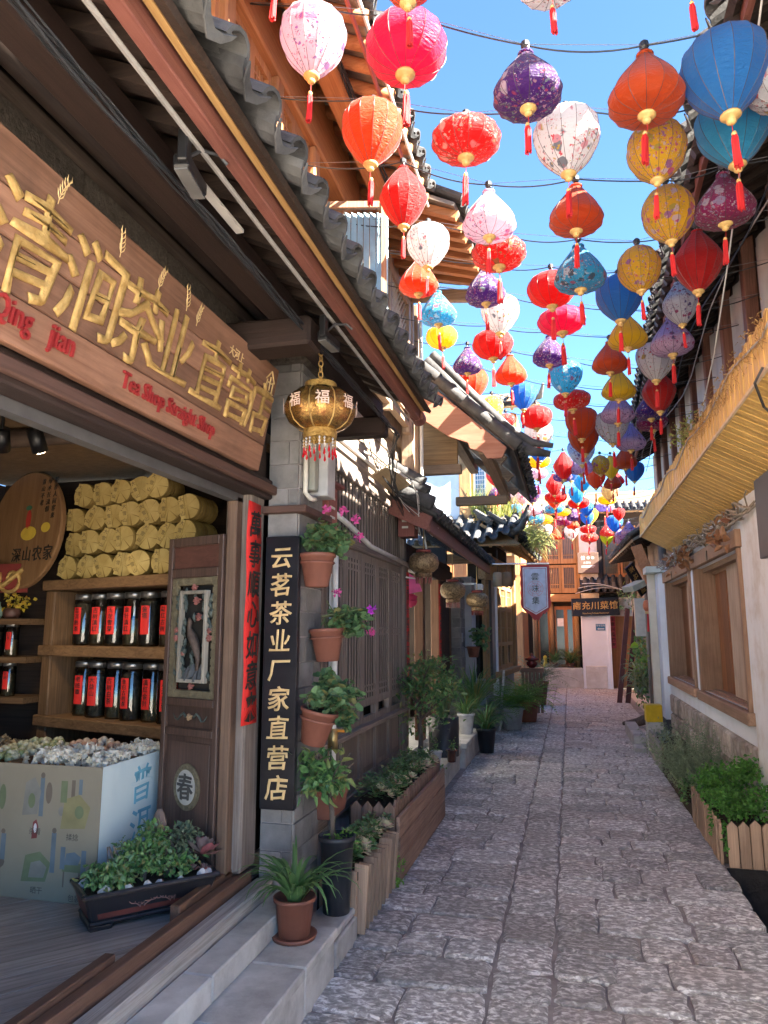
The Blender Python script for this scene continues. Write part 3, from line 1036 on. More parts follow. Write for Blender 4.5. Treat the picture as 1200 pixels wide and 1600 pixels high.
# lattice bay further along
MB().box(-1.6, -1.5, 5.0, 6.9, 3.4, 5.3).build('wall', wood('wood_bay', (.2, .13, .085), (.36, .26, .18), 'z'), shop)
bay = MB()
for a, b in ((5.05, 5.13), (5.72, 5.78), (6.47, 6.57)):
    bay.box(-1.46, -1.39, a, b, 3.45, 4.85)
for z in (3.5, 3.62, 4.72):
    bay.box(-1.455, -1.395, 5.05, 6.57, z, z + .08)
bayo = bay.build('window', wood('wood_bay', (.2, .13, .085), (.36, .26, .18), 'z'), shop)
l = MB()
for k in range(-8, 26):
    for sg in (1, -1):
        pts = []
        y = 5.13 + k * .075
        z0, z1 = 3.7, 4.72
        yy0, yy1 = (y, y + sg * 1.0)
        t0, t1 = 0.0, 1.0
        lo, hi = 5.13, 6.47
        d_ = yy1 - yy0
        for e, s_ in ((lo, 1), (hi, -1)):
            t = (e - yy0) / d_
            if (d_ > 0) == (s_ > 0):
                t0 = max(t0, t)
            else:
                t1 = min(t1, t)
        if t1 - t0 > .03:
            l.bar((-1.425, yy0 + d_ * t0, z0 + (z1 - z0) * t0), (-1.425, yy0 + d_ * t1, z0 + (z1 - z0) * t1), .014, .016, up=(1, 0, 0))
l.build('lattice', plain('pale_lattice', (.5, .42, .33), .7), bayo, stuff=True)
MB().box(-1.48, -1.47, 5.1, 6.5, 3.65, 4.75).build('screen', plain('bay_dark', (.1, .07, .05), .8), bayo)
for y in (6.6, 6.85):
    MB().box(-1.5, -1.38, y, y + .07, 3.0, 4.9).build('post', wood('wood_bay', (.2, .13, .085), (.36, .26, .18), 'z'), shop, bevel=.008)
MB().tube([(-1.35, 6.85, 2.6), (-1.35, 6.85, 4.7)], .018, 8).build('conduit', PVC, shop)
# corner roof with an upturned tip
lift = lambda t: .32 * max(0, (t - .45) / .55) ** 2
croof = roof_slab('roof', [(-.72, 5.05, 4.83), (-.62, 6.65, 4.95), (-2.1, 6.7, 5.5), (-2.1, 5.05, 5.5)], .03, surf('roof_boards', (.1, .08, .065), (.24, .2, .165), scale=5, stretch=(1, 6, 1), rough=.9, rnd=0), shop)
tiles(croof, (-.68, 5.1, 4.84), (.05, 1, .05), (.9, 0, -.42), 8, .195, 3, curve=lift)
for i in range(8):
    y = 5.15 + i * .2
    MB().bar((-1.6, y, 5.14), (-.72 + i * .01, y, 4.77 + i * .017), .06, .06).build('rafter', WOR('x'), shop)
MB().bar((-1.55, 6.62, 4.9), (-.66, 6.62, 4.8), .07, .12).build('barge_board', wood('wood_bay', (.2, .13, .085), (.36, .26, .18), 'x'), shop, bevel=.008)
MB().tube([(-1.6, 6.62, 5.3), (-1.2, 6.66, 5.12), (-.9, 6.68, 5.06), (-.7, 6.7, 5.14), (-.55, 6.72, 5.32)], [.06, .06, .055, .05, .03], 10).build('hip_ridge', TILE, shop, smooth=True)
MB().tube([(-1.6, 6.58, 5.24), (-1.2, 6.6, 5.05), (-.9, 6.62, 4.99), (-.7, 6.64, 5.05), (-.55, 6.66, 5.2)], [.05, .05, .05, .045, .03], 10).build('hip_ridge', TILE, shop, smooth=True)
# plywood canopy above the lattice doors
MB().add([(-1.55, 5.7, 2.87), (-1.4, 5.72, 2.95), (-1.36, 6.95, 2.93), (-1.55, 6.95, 2.84), (-1.55, 5.7, 2.885), (-1.4, 5.72, 2.965), (-1.36, 6.95, 2.945), (-1.55, 6.95, 2.855)],
         [(0, 3, 2, 1), (4, 5, 6, 7), (0, 1, 5, 4), (1, 2, 6, 5), (2, 3, 7, 6), (3, 0, 4, 7)]).build('canopy_board', wood('plywood', (.4, .29, .16), (.56, .43, .27), 'y', dirt=.5), shop)
# ================================================================ second house on the left: shop with brass lanterns
h2 = thing('timber_building', 'low timber shop with brass lanterns under its tiled eave', 'building', (-1.8, 9.2, 0))
X2 = -1.8
MB().box(-3.6, -3.5, 7.2, 11.4, .2, 2.9).build('wall', WDK('z'), h2)
MB().box(-3.5, -1.85, 7.18, 7.26, .2, 2.9).build('wall', WDK('z'), h2)
MB().box(-3.5, -1.85, 11.3, 11.4, .2, 2.9).build('wall', WDK('z'), h2)
MB().box(-3.5, -1.75, 7.2, 11.4, .0, .28).build('floor', surf('tile_floor', (.3, .3, .3), (.42, .42, .41), rough=.4, rnd=0), h2)
MB().box(-3.5, -1.8, 7.2, 11.4, 2.5, 2.6).build('ceiling', WDK('y'), h2)
for y, wd in ((7.95, .12), (8.95, .12), (10.08, .14), (11.1, .12)):
    MB().box(X2 - .08, X2 + .04, y, y + wd, .28, 2.4).build('post', wood('wood_shoppost', (.09, .045, .026), (.19, .1, .06), 'z'), h2, bevel=.01)
MB().box(X2 - .08, X2 + .05, 7.2, 11.3, 2.3, 2.5).build('lintel', WDK('y'), h2, bevel=.01)
MB().box(X2 - .02, X2 + .02, 10.25, 11.1, .28, 2.3).build('door', WDK('z'), h2)
MB().box(X2 - .02, X2 + .01, 7.1, 7.94, .28, 2.3).build('door', WBR('z'), h2)
# shelves and lamps inside
STRAW = surf('straw_tea', (.25, .14, .03), (.6, .42, .13), scale=18, dist=2, rough=.8, bump=1, bscale=30, rnd=.2)
TUBE_L = plain('lamp_tube', (1, 1, .9), .4, emit=(1, .93, .78), es=2.5)
for z in (.9, 1.35, 1.8):
    MB().box(-3.1, -2.5, 7.9, 11.2, z - .06, z - .03).build('shelf', WSH('y'), h2)
    MB().box(-2.52, -2.5, 8.0, 11.1, z + .3, z + .325).build('strip_lamp', TUBE_L, h2)
    for k in range(6):
        MB().lathe([(.1, 0), (.14, .05), (.15, .16), (.1, .25), (.03, .28)], 12, (-2.7, 8.2 + k * .5, z - .03)).build('tea_heap', STRAW, h2, smooth=True)
for z0, z1 in ((.3, .84),):
    MB().box(-2.5, -2.4, 7.95, 11.1, z0, z1).build('counter', plain('pale_counter', (.4, .38, .34), .5), h2)
# eave
e2 = roof_slab('roof', [(-1.22, 6.55, 2.66), (-1.22, 11.85, 2.66), (-2.2, 11.85, 3.12), (-2.2, 6.55, 3.12)], .03, WDK('x'), h2)
tiles(e2, (-1.16, 6.6, 2.63), (0, 1, 0), (.905, 0, -.425), 27, .195, 3)
MB().box(-1.25, -1.215, 6.55, 11.85, 2.5, 2.63).build('fascia_board', FASC, h2, bevel=.006)
for i in range(22):
    y = 6.7 + i * .24
    MB().bar((-2.1, y, 3.02), (-1.26, y, 2.6), .05, .05).build('rafter', WDK('x'), h2)
for k, (r_, dz) in enumerate(((.07, .06), (.06, .17), (.055, .26))):
    MB().tube([(-2.2, 6.5, 3.18 + dz), (-1.6, 6.5, 2.9 + dz), (-1.18 - .04 * k, 6.5, 2.7 + dz)], r_, 12).build('verge_tile', TILE, h2, smooth=True)
MB().bar((-2.1, 6.56, 3.0), (-1.22, 6.56, 2.58), .05, .14).build('barge_board', FASC, h2)
# grey brick end pier and plaster wall
pr = MB().box(-1.86, -1.62, 11.15, 11.6, 0, 2.4).build('pier', MORTAR, h2)
bricks(pr, FMY((-1.86, 11.15, .02)), .24, 2.36, .24, .15, .02, BRICK)
bricks(pr, FPX((-1.62, 11.15, .02)), .45, 2.36, .26, .15, .02, BRICK)
MB().box(-1.64, -1.6, 11.18, 11.3, 1.42, 1.56).build('meter_box', plain('grey_box', (.3, .3, .29), .6), h2)
MB().box(-1.95, -1.5, 11.62, 12.1, 0, 2.45).build('wall', PLASTG, h2)
MB().box(-1.85, -1.45, 11.0, 11.62, -.02, .55).build('rubble_base', RUBBLE, h2, bevel=.02)
k2 = thing('shop_step', 'stone step below the brass lantern shop, set with pots', 'step', (-1.5, 8.5, 0))
for x0, x1, y0, y1, z in ((-1.78, -1.3, 7.16, 8.9, .22), (-1.78, -1.24, 8.91, 10.35, .27), (-1.75, -1.2, 10.8, 12.2, .2), (-1.5, -1.12, 12.22, 14.8, .14)):
    MB().box(x0, x1, y0, y1, z - .06, z).build('slab', STEP, k2, bevel=.008)
    MB().box(x0, x1 - .02, y0 + .01, y1 - .02, -.03, z - .063).build('riser_block', STEP, k2, bevel=.008)

# ================================================================ gabled upper roof overhanging the lane
h3 = thing('gable_roof', 'sunlit gable end with painted barge board and tiled verge', 'roof', (-1.4, 7.5, 2.9))
GY = 6.75
lo, hi = Vector((-.47, 0, 3.3)), Vector((-1.75, 0, 4.5))
slope = (hi - lo).normalized()
nrm = Vector((-slope.z, 0, slope.x))
if nrm.z < 0:
    nrm = -nrm
at = lambda t, y, n=0: tuple(lo.lerp(hi, t) + nrm * n + Vector((0, y, 0)))
gs = MB().add([at(-.02, GY, .03), at(1, GY, .03), at(1, 9.6, .03), at(-.02, 9.6, .03), at(-.02, GY, 0), at(1, GY, 0), at(1, 9.6, 0), at(-.02, 9.6, 0)],
              [(0, 1, 2, 3), (7, 6, 5, 4), (0, 4, 5, 1), (1, 5, 6, 2), (2, 6, 7, 3), (3, 7, 4, 0)]).build('roof', WDK('y'), h3)
tiles(gs, Vector(at(-.03, GY + .12, .05)), (0, 1, 0), -slope, 14, .195, 5)
BARGE = wood('paint_barge', (.3, .12, .075), (.42, .2, .135), 'x', dirt=.4, k=9, dirtcol=(.35, .15, .1))
pts = [at(0.02, 0, -.02), at(.5, 0, -.02), at(1, 0, -.02), at(1, 0, -.42), at(.62, 0, -.36), at(.3, 0, -.29), at(.2, 0, -.22), at(.17, 0, -.25), at(.1, 0, -.2), at(.06, 0, -.22), at(.0, 0, -.12)]
MB().prism([(p[0], p[2]) for p in pts], frame((0, GY + .02, 0), (1, 0, 0), (0, 0, 1)), .035).build('barge_board', BARGE, h3, bevel=.004)
for i in range(5):
    t0, t1 = i * .2 - .02, i * .2 + .2
    MB().tube([at(t0, GY + .02, .075), at(t1, GY + .02, .068)], [.062, .056], 12).build('verge_tile', TILE, h3, smooth=True)
MB().tube([at(.75, GY + .2, .17), at(.4, GY + .22, .12), at(.1, GY + .25, .1), at(-.06, GY + .28, .14), at(-.15, GY + .3, .24)], [.06, .06, .055, .05, .03], 10).build('hip_ridge', TILE, h3, smooth=True)
MB().tube([at(.75, GY + .2, .26), at(.4, GY + .22, .2), at(.12, GY + .25, .17), at(-.03, GY + .28, .21), at(-.13, GY + .3, .32)], [.045, .045, .045, .04, .025], 10).build('hip_ridge', TILE, h3, smooth=True)
for y in (7.3, 8.2, 9.1):
    MB().bar(at(.95, y, -.07), at(.05, y, -.07), .07, .1).build('rafter', WBR('x'), h3)
for t in (.12, .45, .8):
    MB().bar(at(t, GY + .06, -.16), at(t, 9.5, -.16), .1, .1).build('purlin', wood('wood_bay', (.2, .13, .085), (.36, .26, .18), 'y'), h3)
MB().box(-1.75, -1.05, 7.22, 7.3, 3.27, 3.9).build('gable_board', WGD('x'), h3)
MB().box(-1.75, -1.0, 7.12, 7.2, 3.17, 3.27).build('tie_beam', wood('wood_tie', (.13, .09, .065), (.24, .17, .12), 'x'), h3, bevel=.008)
MB().box(-1.2, -.62, 8.05, 8.13, 3.0, 3.1).build('tie_beam', wood('wood_tie', (.13, .09, .065), (.24, .17, .12), 'x'), h3, bevel=.008)
MB().box(-1.75, -1.62, 7.1, 7.25, 2.8, 3.17).build('post', WBR('z'), h3)

# ================================================================ third house on the left: carved wood front, upturned eaves
h4 = thing('timber_building', 'golden wood house with upturned grey eaves and roof grass', 'building', (-1.4, 13.5, 0))
A3, B3 = Vector((-1.33, 12.12, 0)), Vector((-1.1, 15.2, 0))
f3 = frame(A3, B3 - A3, (0, 0, 1))      # x along the facade, z out to the lane


def f3box(x0, x1, z0, z1, d0, d1, name, mat, parent, bevel=0):
    return MB().mbox(f3 @ Matrix.Translation(((x0 + x1) / 2, (z0 + z1) / 2, (d0 + d1) / 2)), x1 - x0, z1 - z0, d1 - d0).build(name, mat, parent, bevel=bevel)


f3box(0, 3.1, 0, .82, -.2, -.03, 'wall', PLASTG, h4)
f3box(0, 3.1, .82, 3.2, -.3, -.12, 'backing_wall', DARKIN, h4)
f3box(.62, 3.12, .8, .9, -.15, .12, 'sill', WGD('y'), h4, .01)
f3box(0, .6, .72, .8, -.12, .04, 'sill', WGD('y'), h4, .01)
f3box(.38, .7, .75, 2.45, -.1, .03, 'post', plain('grey_sheet', (.09, .09, .1), .3, .5), h4)
f3box(.7, .77, .5, 2.4, -.1, .06, 'post', PLAST, h4)  # white strip standing in for sun on the grey column's edge
f3box(2.95, 3.12, .8, 2.95, -.12, .05, 'post', WGD('z'), h4, .01)
f3box(0, 3.1, 2.45, 2.9, -.12, 0, 'frieze', surf('carved_gold_frieze', (.25, .15, .07), (.5, .34, .18), scale=14, dist=2.5, rough=.7, bump=1, bscale=14, bdist=.04, rnd=0), h4)
for x0, x1, zb in ((.02, .36, .8), (.8, 1.5, .9), (1.52, 2.22, .9), (2.24, 2.94, .9)):
    d = MB()
    for a, b in ((x0, x0 + .07), (x1 - .07, x1)):
        d.mbox(f3 @ Matrix.Translation(((a + b) / 2, (zb + 2.44) / 2, -.04)), b - a, 2.44 - zb, .06)
    for z in (zb + .03, zb + .45, 2.0, 2.4):
        d.mbox(f3 @ Matrix.Translation(((x0 + x1) / 2, z, -.04)), x1 - x0 - .14, .07, .055)
    wn_ = d.build('window', WGD('z'), h4)
    l = MB()
    n = max(3, int((x1 - x0 - .14) / .09))
    for k in range(1, n):
        x = x0 + .07 + (x1 - x0 - .14) * k / n
        l.mbox(f3 @ Matrix.Translation((x, (zb + .45 + 2.4) / 2, -.045)), .02, 1.95 - zb, .02)
    for k in range(1, 5):
        l.mbox(f3 @ Matrix.Translation(((x0 + x1) / 2, zb + .45 + k * .3, -.046)), x1 - x0 - .14, .02, .02)
    l.build('lattice', WGD('z'), wn_, stuff=True)
    MB().mbox(f3 @ Matrix.Translation(((x0 + x1) / 2, (zb + 2.44) / 2, -.07)), x1 - x0 - .1, 2.4 - zb, .01).build('pane', plain('window_dark', (.12, .1, .075), .25), wn_)
# hipped lower roof with a lifted corner
C3 = Vector((-.72, 11.75, 2.98))
lift3 = lambda t: .26 * max(0, (t - .55) / .45) ** 2
rs = roof_slab('roof', [(-2.6, 11.75, 2.98), tuple(C3), (-1.45, 12.9, 3.58), (-2.6, 12.9, 3.58)], .03, WGD('y'), h4)
tiles(rs, (-2.5, 11.72, 3.0), (1, 0, 0), (0, -.9, -.45), 9, .195, 4, curve=lift3)
rs2 = roof_slab('roof', [tuple(C3), (-.55, 15.4, 2.98), (-1.45, 15.4, 3.58), (-1.45, 12.9, 3.58)], .03, WGD('x'), h4)
tiles(rs2, (-.7, 12.0, 3.0), (.05, 1, 0), (.86, 0, -.5), 17, .195, 3, curve=lambda t: .26 * max(0, (.35 - t) / .35) ** 2)
for dz, r_ in ((.05, .07), (.15, .05)):
    MB().tube([(-1.45, 12.9, 3.62 + dz), (-1.1, 12.35, 3.3 + dz), (-.85, 11.95, 3.13 + dz), (-.68, 11.68, 3.2 + dz), (-.55, 11.45, 3.4 + dz)], [r_, r_, r_, r_ * .8, r_ * .45], 10).build('hip_ridge', TILE, h4, smooth=True)
for i in range(9):
    MB().bar((-2.4 + i * .2, 12.5, 3.3), (-2.4 + i * .2, 11.82, 2.96), .05, .05).build('rafter', WGD('y'), h4)
for i in range(12):
    MB().bar((-1.4, 12.2 + i * .27, 3.38), (-.78 + i * .013, 12.2 + i * .27, 2.96), .05, .05).build('rafter', WGD('x'), h4)
MB().box(-2.6, -1.2, 11.95, 12.08, 2.7, 2.86).build('eave_beam', WGD('x'), h4, bevel=.01)
# upper part behind: white wall, wooden post, lattice window
MB().box(-3.6, -1.86, 12.95, 13.1, 3.2, 5.3).build('wall', surf('pale_blue_plaster', (.52, .58, .63), (.62, .68, .73), scale=2, rough=.85, bump=.2, rnd=0), h4)
MB().box(-1.855, -1.64, 12.9, 13.1, 3.2, 5.3).build('post', WGD('z'), h4, bevel=.01)
MB().box(-1.64, -1.36, 13.0, 13.1, 3.2, 5.3).build('wall', wood('wood_yellow', (.5, .34, .13), (.66, .48, .22), 'z'), h4)
d = MB().box(-1.6, -1.56, 12.97, 13.0, 3.7, 4.6).box(-1.4, -1.36, 12.97, 13.0, 3.7, 4.6).box(-1.56, -1.4, 12.97, 13.0, 3.7, 3.74).box(-1.56, -1.4, 12.97, 13.0, 4.56, 4.6)
wn_ = d.build('window', PLAST, h4)
l = MB()
for k in range(1, 4):
    l.box(-1.56 + .04 * k - .004, -1.56 + .04 * k + .004, 12.975, 12.99, 3.74, 4.56)
for k in range(1, 10):
    l.box(-1.56, -1.4, 12.976, 12.991, 3.74 + .082 * k - .005, 3.74 + .082 * k + .005)
l.build('lattice', PLAST, wn_, stuff=True)
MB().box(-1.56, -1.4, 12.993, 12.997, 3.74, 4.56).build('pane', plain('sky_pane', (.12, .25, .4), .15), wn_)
MB().box(-1.36, -1.26, 12.9, 15.2, 3.2, 5.2).build('wall', WGD('z'), h4)
ur = roof_slab('roof', [(-1.0, 12.6, 5.1), (-1.0, 15.4, 5.1), (-2.2, 15.4, 5.7), (-2.2, 12.6, 5.7)], .03, WGD('x'), h4)
tiles(ur, (-.95, 12.65, 5.1), (0, 1, 0), (.9, 0, -.45), 14, .195, 2)
# second upturned corner further back
rs3 = roof_slab('roof', [(-1.9, 15.5, 3.25), (-.6, 15.5, 3.25), (-1.2, 16.6, 3.8), (-1.9, 16.6, 3.8)], .03, WGD('y'), h4)
tiles(rs3, (-1.9, 15.47, 3.27), (1, 0, 0), (0, -.9, -.45), 7, .195, 3, curve=lift3)
MB().tube([(-1.2, 16.6, 3.86), (-.85, 15.9, 3.5), (-.62, 15.45, 3.42), (-.48, 15.15, 3.6)], [.06, .06, .05, .025], 10).build('hip_ridge', TILE, h4, smooth=True)

# ================================================================ tall timber house behind, glimpsed above the roofs
h5 = thing('timber_building', 'tall orange timber house with grey roof above the lantern cluster', 'building', (-2.2, 19.5, 0))
MB().box(-4.5, -1.15, 18.9, 21.5, 0, 7.3).build('wall', WOR('z'), h5)
for k, z in enumerate((3.5, 4.5, 5.5, 6.4)):
    MB().box(-4.5, -1.1, 18.82, 18.9, z, z + .14).build('beam', WGD('x'), h5)
for k in range(6):
    MB().box(-4.4 + k * .62, -4.3 + k * .62, 18.8, 18.88, 3, 7.3).build('post', WGD('z'), h5)
for k in range(5):
    for z in (3.7, 4.7, 5.7):
        d = MB().box(-4.2 + k * .62, -3.85 + k * .62, 18.84, 18.89, z, z + .7).build('window', WGD('z'), h5)
        MB().box(-4.16 + k * .62, -3.89 + k * .62, 18.83, 18.838, z + .05, z + .65).build('pane', plain('window_dark', (.12, .1, .075), .25), d)
r5 = roof_slab('roof', [(-4.8, 18.2, 7.3), (-.5, 18.2, 7.3), (-.9, 20.2, 8.3), (-4.8, 20.2, 8.3)], .05, WGD('y'), h5)
tiles(r5, (-4.7, 18.15, 7.34), (1, 0, 0), (0, -.9, -.45), 21, .195, 3, curve=lift3)
MB().tube([(-.9, 20.2, 8.4), (-.65, 19, 7.75), (-.5, 18.2, 7.5), (-.4, 17.8, 7.7)], [.08, .08, .07, .03], 10).build('hip_ridge', TILE, h5, smooth=True)
for i in range(16):
    MB().bar((-4.6 + i * .26, 19, 7.6), (-4.6 + i * .26, 18.25, 7.24), .07, .07).build('rafter', WGD('y'), h5)

# ================================================================ house closing the lane
FY = 22.0
fb = thing('timber_building', 'two-storey wooden restaurant closing the end of the lane', 'building', (.4, FY, 0))
WHR = surf('rough_white_wall', (.55, .52, .47), (.74, .72, .69), scale=4, rough=.9, bump=.8, bscale=12, rnd=0, dirt=.5, dirtcol=(.45, .38, .3), bdist=.03)
MB().box(-1.6, 2.6, FY + .15, FY + 4, 0, 5.1).build('wall', WDK('z'), fb)
MB().box(-.95, .33, FY - .45, FY - .1, -.03, .55).build('low_wall', WHR, fb, bevel=.03)
MB().box(.33, 1.08, FY - .45, FY, -.03, 2.1).build('pillar_wall', PLAST, fb, bevel=.01)
MB().box(.4, .98, FY - .475, FY - .44, .0, .62).build('rough_base', WHR, fb, bevel=.02)
MB().box(1.04, 1.12, FY - .5, FY - .42, -.03, 2.05).build('door_frame', PLAST, fb)
MB().box(1.12, 1.95, FY - .1, FY - .02, 0, 2.2).build('door', WOR('z'), fb)
MB().box(1.1, 2.3, FY - .3, FY + .1, 2.0, 2.5).build('lintel_wall', WHR, fb)
for x in (-.98, -.5, .2):
    MB().tube([(x, FY - .05, .3), (x, FY - .05, 2.45)], .07, 10).build('post', WGD('z'), fb, smooth=True)
for x0, x1 in ((-.9, -.56), (-.42, -.1), (-.1, .14)):
    d = MB().box(x0, x0 + .05, FY, FY + .05, .5, 2.3).box(x1 - .05, x1, FY, FY + .05, .5, 2.3).box(x0 + .05, x1 - .05, FY, FY + .05, .5, .62).box(x0 + .05, x1 - .05, FY, FY + .05, 2.2, 2.3)
    d_ = d.build('glazed_door', WOR('z'), fb)
    MB().box(x0 + .05, x1 - .05, FY + .02, FY + .03, .62, 2.2).build('pane', plain('shop_glass', (.03, .028, .025), .12), d_)
MB().box(-.34, -.16, FY - .014, FY - .008, 1.72, 1.95).build('paper_notice', plain('white_paper', (.75, .75, .78), .7), fb)
MB().box(-1.1, .34, FY - .25, FY + .1, 2.42, 2.64).build('storey_beam', WGD('x'), fb, bevel=.012)
for k in range(3):
    for j, (z0, z1) in enumerate(((2.68, 3.5), (3.54, 4.75))):
        x0 = -1.05 + k * .44
        d = MB().box(x0, x0 + .07, FY - .12, FY - .05, z0, z1).box(x0 + .36, x0 + .43, FY - .12, FY - .05, z0, z1).box(x0 + .07, x0 + .36, FY - .12, FY - .05, z0, z0 + .14).box(x0 + .07, x0 + .36, FY - .12, FY - .05, z1 - .08, z1)
        d_ = d.build('window', WGD('z'), fb)
        l = MB()
        for q in range(1, 6):
            l.box(x0 + .07 + q * .048 - .008, x0 + .07 + q * .048 + .008, FY - .1, FY - .08, z0 + .14, z1 - .08)
        l.box(x0 + .07, x0 + .36, FY - .105, FY - .075, z0 + .24, z0 + .26)
        l.build('lattice', WGD('z'), d_, stuff=True)
        MB().box(x0 + .06, x0 + .37, FY - .07, FY - .06, z0 + .1, z1 - .05).build('pane', plain('window_dark', (.12, .1, .075), .25), d_)
MB().box(.27, .36, FY - .15, FY - .02, 2.65, 4.9).build('post', WGD('z'), fb)
MB().box(.36, .86, FY - .2, FY, 2.3, 4.6).build('pillar_wall', WHR, fb)
MB().box(.86, .98, FY - .25, FY - .02, 2.6, 4.8).build('post', WDK('z'), fb)
# right upper window with lattice
for x0 in (1.02, 1.5):
    d = MB().box(x0, x0 + .06, FY - .1, FY - .04, 3.12, 4.6).box(x0 + .4, x0 + .46, FY - .1, FY - .04, 3.12, 4.6).box(x0 + .06, x0 + .4, FY - .1, FY - .04, 3.12, 3.22).box(x0 + .06, x0 + .4, FY - .1, FY - .04, 4.5, 4.6)
    d_ = d.build('window', WOR('z'), fb)
    l = MB()
    for q in range(1, 7):
        l.box(x0 + .06 + q * .0486 - .007, x0 + .06 + q * .0486 + .007, FY - .09, FY - .07, 3.22, 4.5)
    for z in (3.4, 3.6, 3.9, 4.2, 4.35):
        l.box(x0 + .06, x0 + .4, FY - .088, FY - .072, z - .008, z + .008)
    l.build('lattice', WGD('z'), d_, stuff=True)
    MB().box(x0 + .05, x0 + .41, FY - .055, FY - .05, 3.2, 4.52).build('pane', plain('window_lit', (.2, .16, .09), .2), d_)
MB().box(.98, 2.3, FY - .03, FY + .14, 3.0, 5.0).build('wall', WDK('x'), fb)
fr = roof_slab('roof', [(.32, FY - .75, 2.66), (2.1, FY - .75, 2.66), (2.1, FY - .05, 3.08), (.6, FY - .05, 3.08)], .03, WDK('x'), fb)
tiles(fr, (.4, FY - .78, 2.68), (1, 0, 0), (0, -.86, -.5), 9, .195, 3)
MB().tube([(.3, FY - .8, 2.72), (.5, FY - .35, 2.95), (.62, FY - .05, 3.1)], .055, 8).build('verge_tile', TILE, fb, smooth=True)
ftop = roof_slab('roof', [(-2, FY - .7, 4.95), (3, FY - .7, 4.95), (3, FY + 2, 6.0), (-2, FY + 2, 6.0)], .05, WGD('y'), fb)
tiles(ftop, (-1.9, FY - .75, 4.97), (1, 0, 0), (0, -.9, -.42), 24, .195, 2)

# ================================================================ right side: white house with boarded windows
RX = 1.4
rh = thing('plaster_house', 'white plastered house with boarded windows and slatted bamboo balcony', 'house', (1.6, 8.5, 0))
PLB = surf('cream_plaster', (.68, .68, .69), (.78, .78, .79), scale=2.2, stretch=(1, 3, .6), rough=.85, bump=.3, bscale=20, rnd=0, dirt=.7, dirtcol=(.42, .3, .19), dscale=2.4)
WINS = ((6.5, 8.78), (9.1, 11.3))


def rwall(y0, y1, z0, z1, mat, name='wall', x=RX, t=.14):
    return MB().box(x, x + t, y0, y1, z0, z1).build(name, mat, rh)


ZB, ZT = .95, 2.28
rwall(5.4, 6.34, -.02, 3.0, PLB, x=RX - .025)
rwall(6.345, 6.5, .69, 2.64, PLAST)
rwall(6.5, 8.78, .69, ZB, PLAST)
rwall(8.78, 9.1, .69, 2.64, PLAST)
rwall(9.1, 11.3, .69, ZB, PLAST)
rwall(11.3, 11.55, .69, 2.64, PLAST)
rwall(6.5, 11.3, ZT, 2.64, PLAST)
MB().box(RX + .4, RX + .5, .5, 12.5, 0, 4.8).build('back_wall', WDK('y'), rh)
rwall(.5, 5.398, -.55, 3.0, PLB)
base = rwall(6.345, 11.55, -.02, .688, MORTAR, 'stone_base', x=RX + .01)
for row in range(3):
    y = 6.35
    while y < 11.5:
        wy = random.uniform(.16, .36) if row else random.uniform(.18, .3)
        h0, h1 = ((.44, .69), (.22, .438), (-.02, .218))[row]
        wy = min(wy, 11.53 - y)
        MB().box(RX - .03 + random.uniform(-.015, .015), RX + .05, y + .006, y + wy - .006, h0 + random.uniform(0, .015), h1 - random.uniform(.002, .02)).build('base_stone', RUBBLE, base, bevel=.018)
        y += wy
WFR = lambda a='y': wood('wood_winframe', (.24, .138, .084), (.408, .252, .168), a, dirt=.4)
WBO = lambda a='z': wood('wood_redboard', (.34, .08, .018), (.5, .15, .04), a, dirt=.4, k=10, rnd=.12)
WPB = lambda a='z': wood('wood_paleboard', (.33, .23, .16), (.48, .36, .27), a, dirt=.4, k=10, rnd=.1)
for y0, y1 in WINS:
    f = MB()
    f.box(RX - .03, RX + .3, y0, y0 + .07, ZB, ZT).box(RX - .03, RX + .3, y1 - .07, y1, ZB, ZT)
    f.box(RX - .05, RX + .3, y0 - .04, y1 + .04, ZT + .001, ZT + .15)
    win = f.build('window', WFR('z'), rh, bevel=.006)
    MB().box(RX - .06, RX + .02, y0 - .05, y1 + .05, ZB - .1, ZB).build('sill', WFR('y'), win, bevel=.008)
    for k in range(4):
        MB().box(RX + .025 + k * .07, RX + .09 + k * .07, y0 + .075, y1 - .075, ZB - .05 + .004 * k, ZB + .012 + .01 * (k % 2)).build('sill_slat', WFR('y'), win)
    for k in range(2):
        MB().box(RX + .06 + k * .1, RX + .13 + k * .1, y0 + .075, y1 - .075, ZT - .05 - .02 * k, ZT).build('head_track', WFR('y'), win)
    # sliding boards: far ones deep red, near ones pale
    n = 7
    seg = (y1 - y0 - .14) / n
    for k in range(n):
        ya = y0 + .07 + k * seg
        pale = k < 4
        MB().box(RX + (.13 if pale else .19 - .012 * (k % 2)), RX + (.155 if pale else .215), ya + .004, ya + seg - .004, ZB + .01, ZT - .04).build('board', WPB() if pale else (WBO() if k == 4 else wood('wood_brownboard', (.2, .075, .027), (.32, .125, .05), 'z', dirt=.4, k=10)), win)
    MB().box(RX - .04, RX - .031, y0 + .5, y0 + .56, ZT + .0, ZT + .1).build('hinge', BLACK, win)
    MB().box(RX - .06, RX - .051, y0 + 1.2, y0 + 1.26, ZT + .0, ZT + .1).build('hinge', BLACK, win)
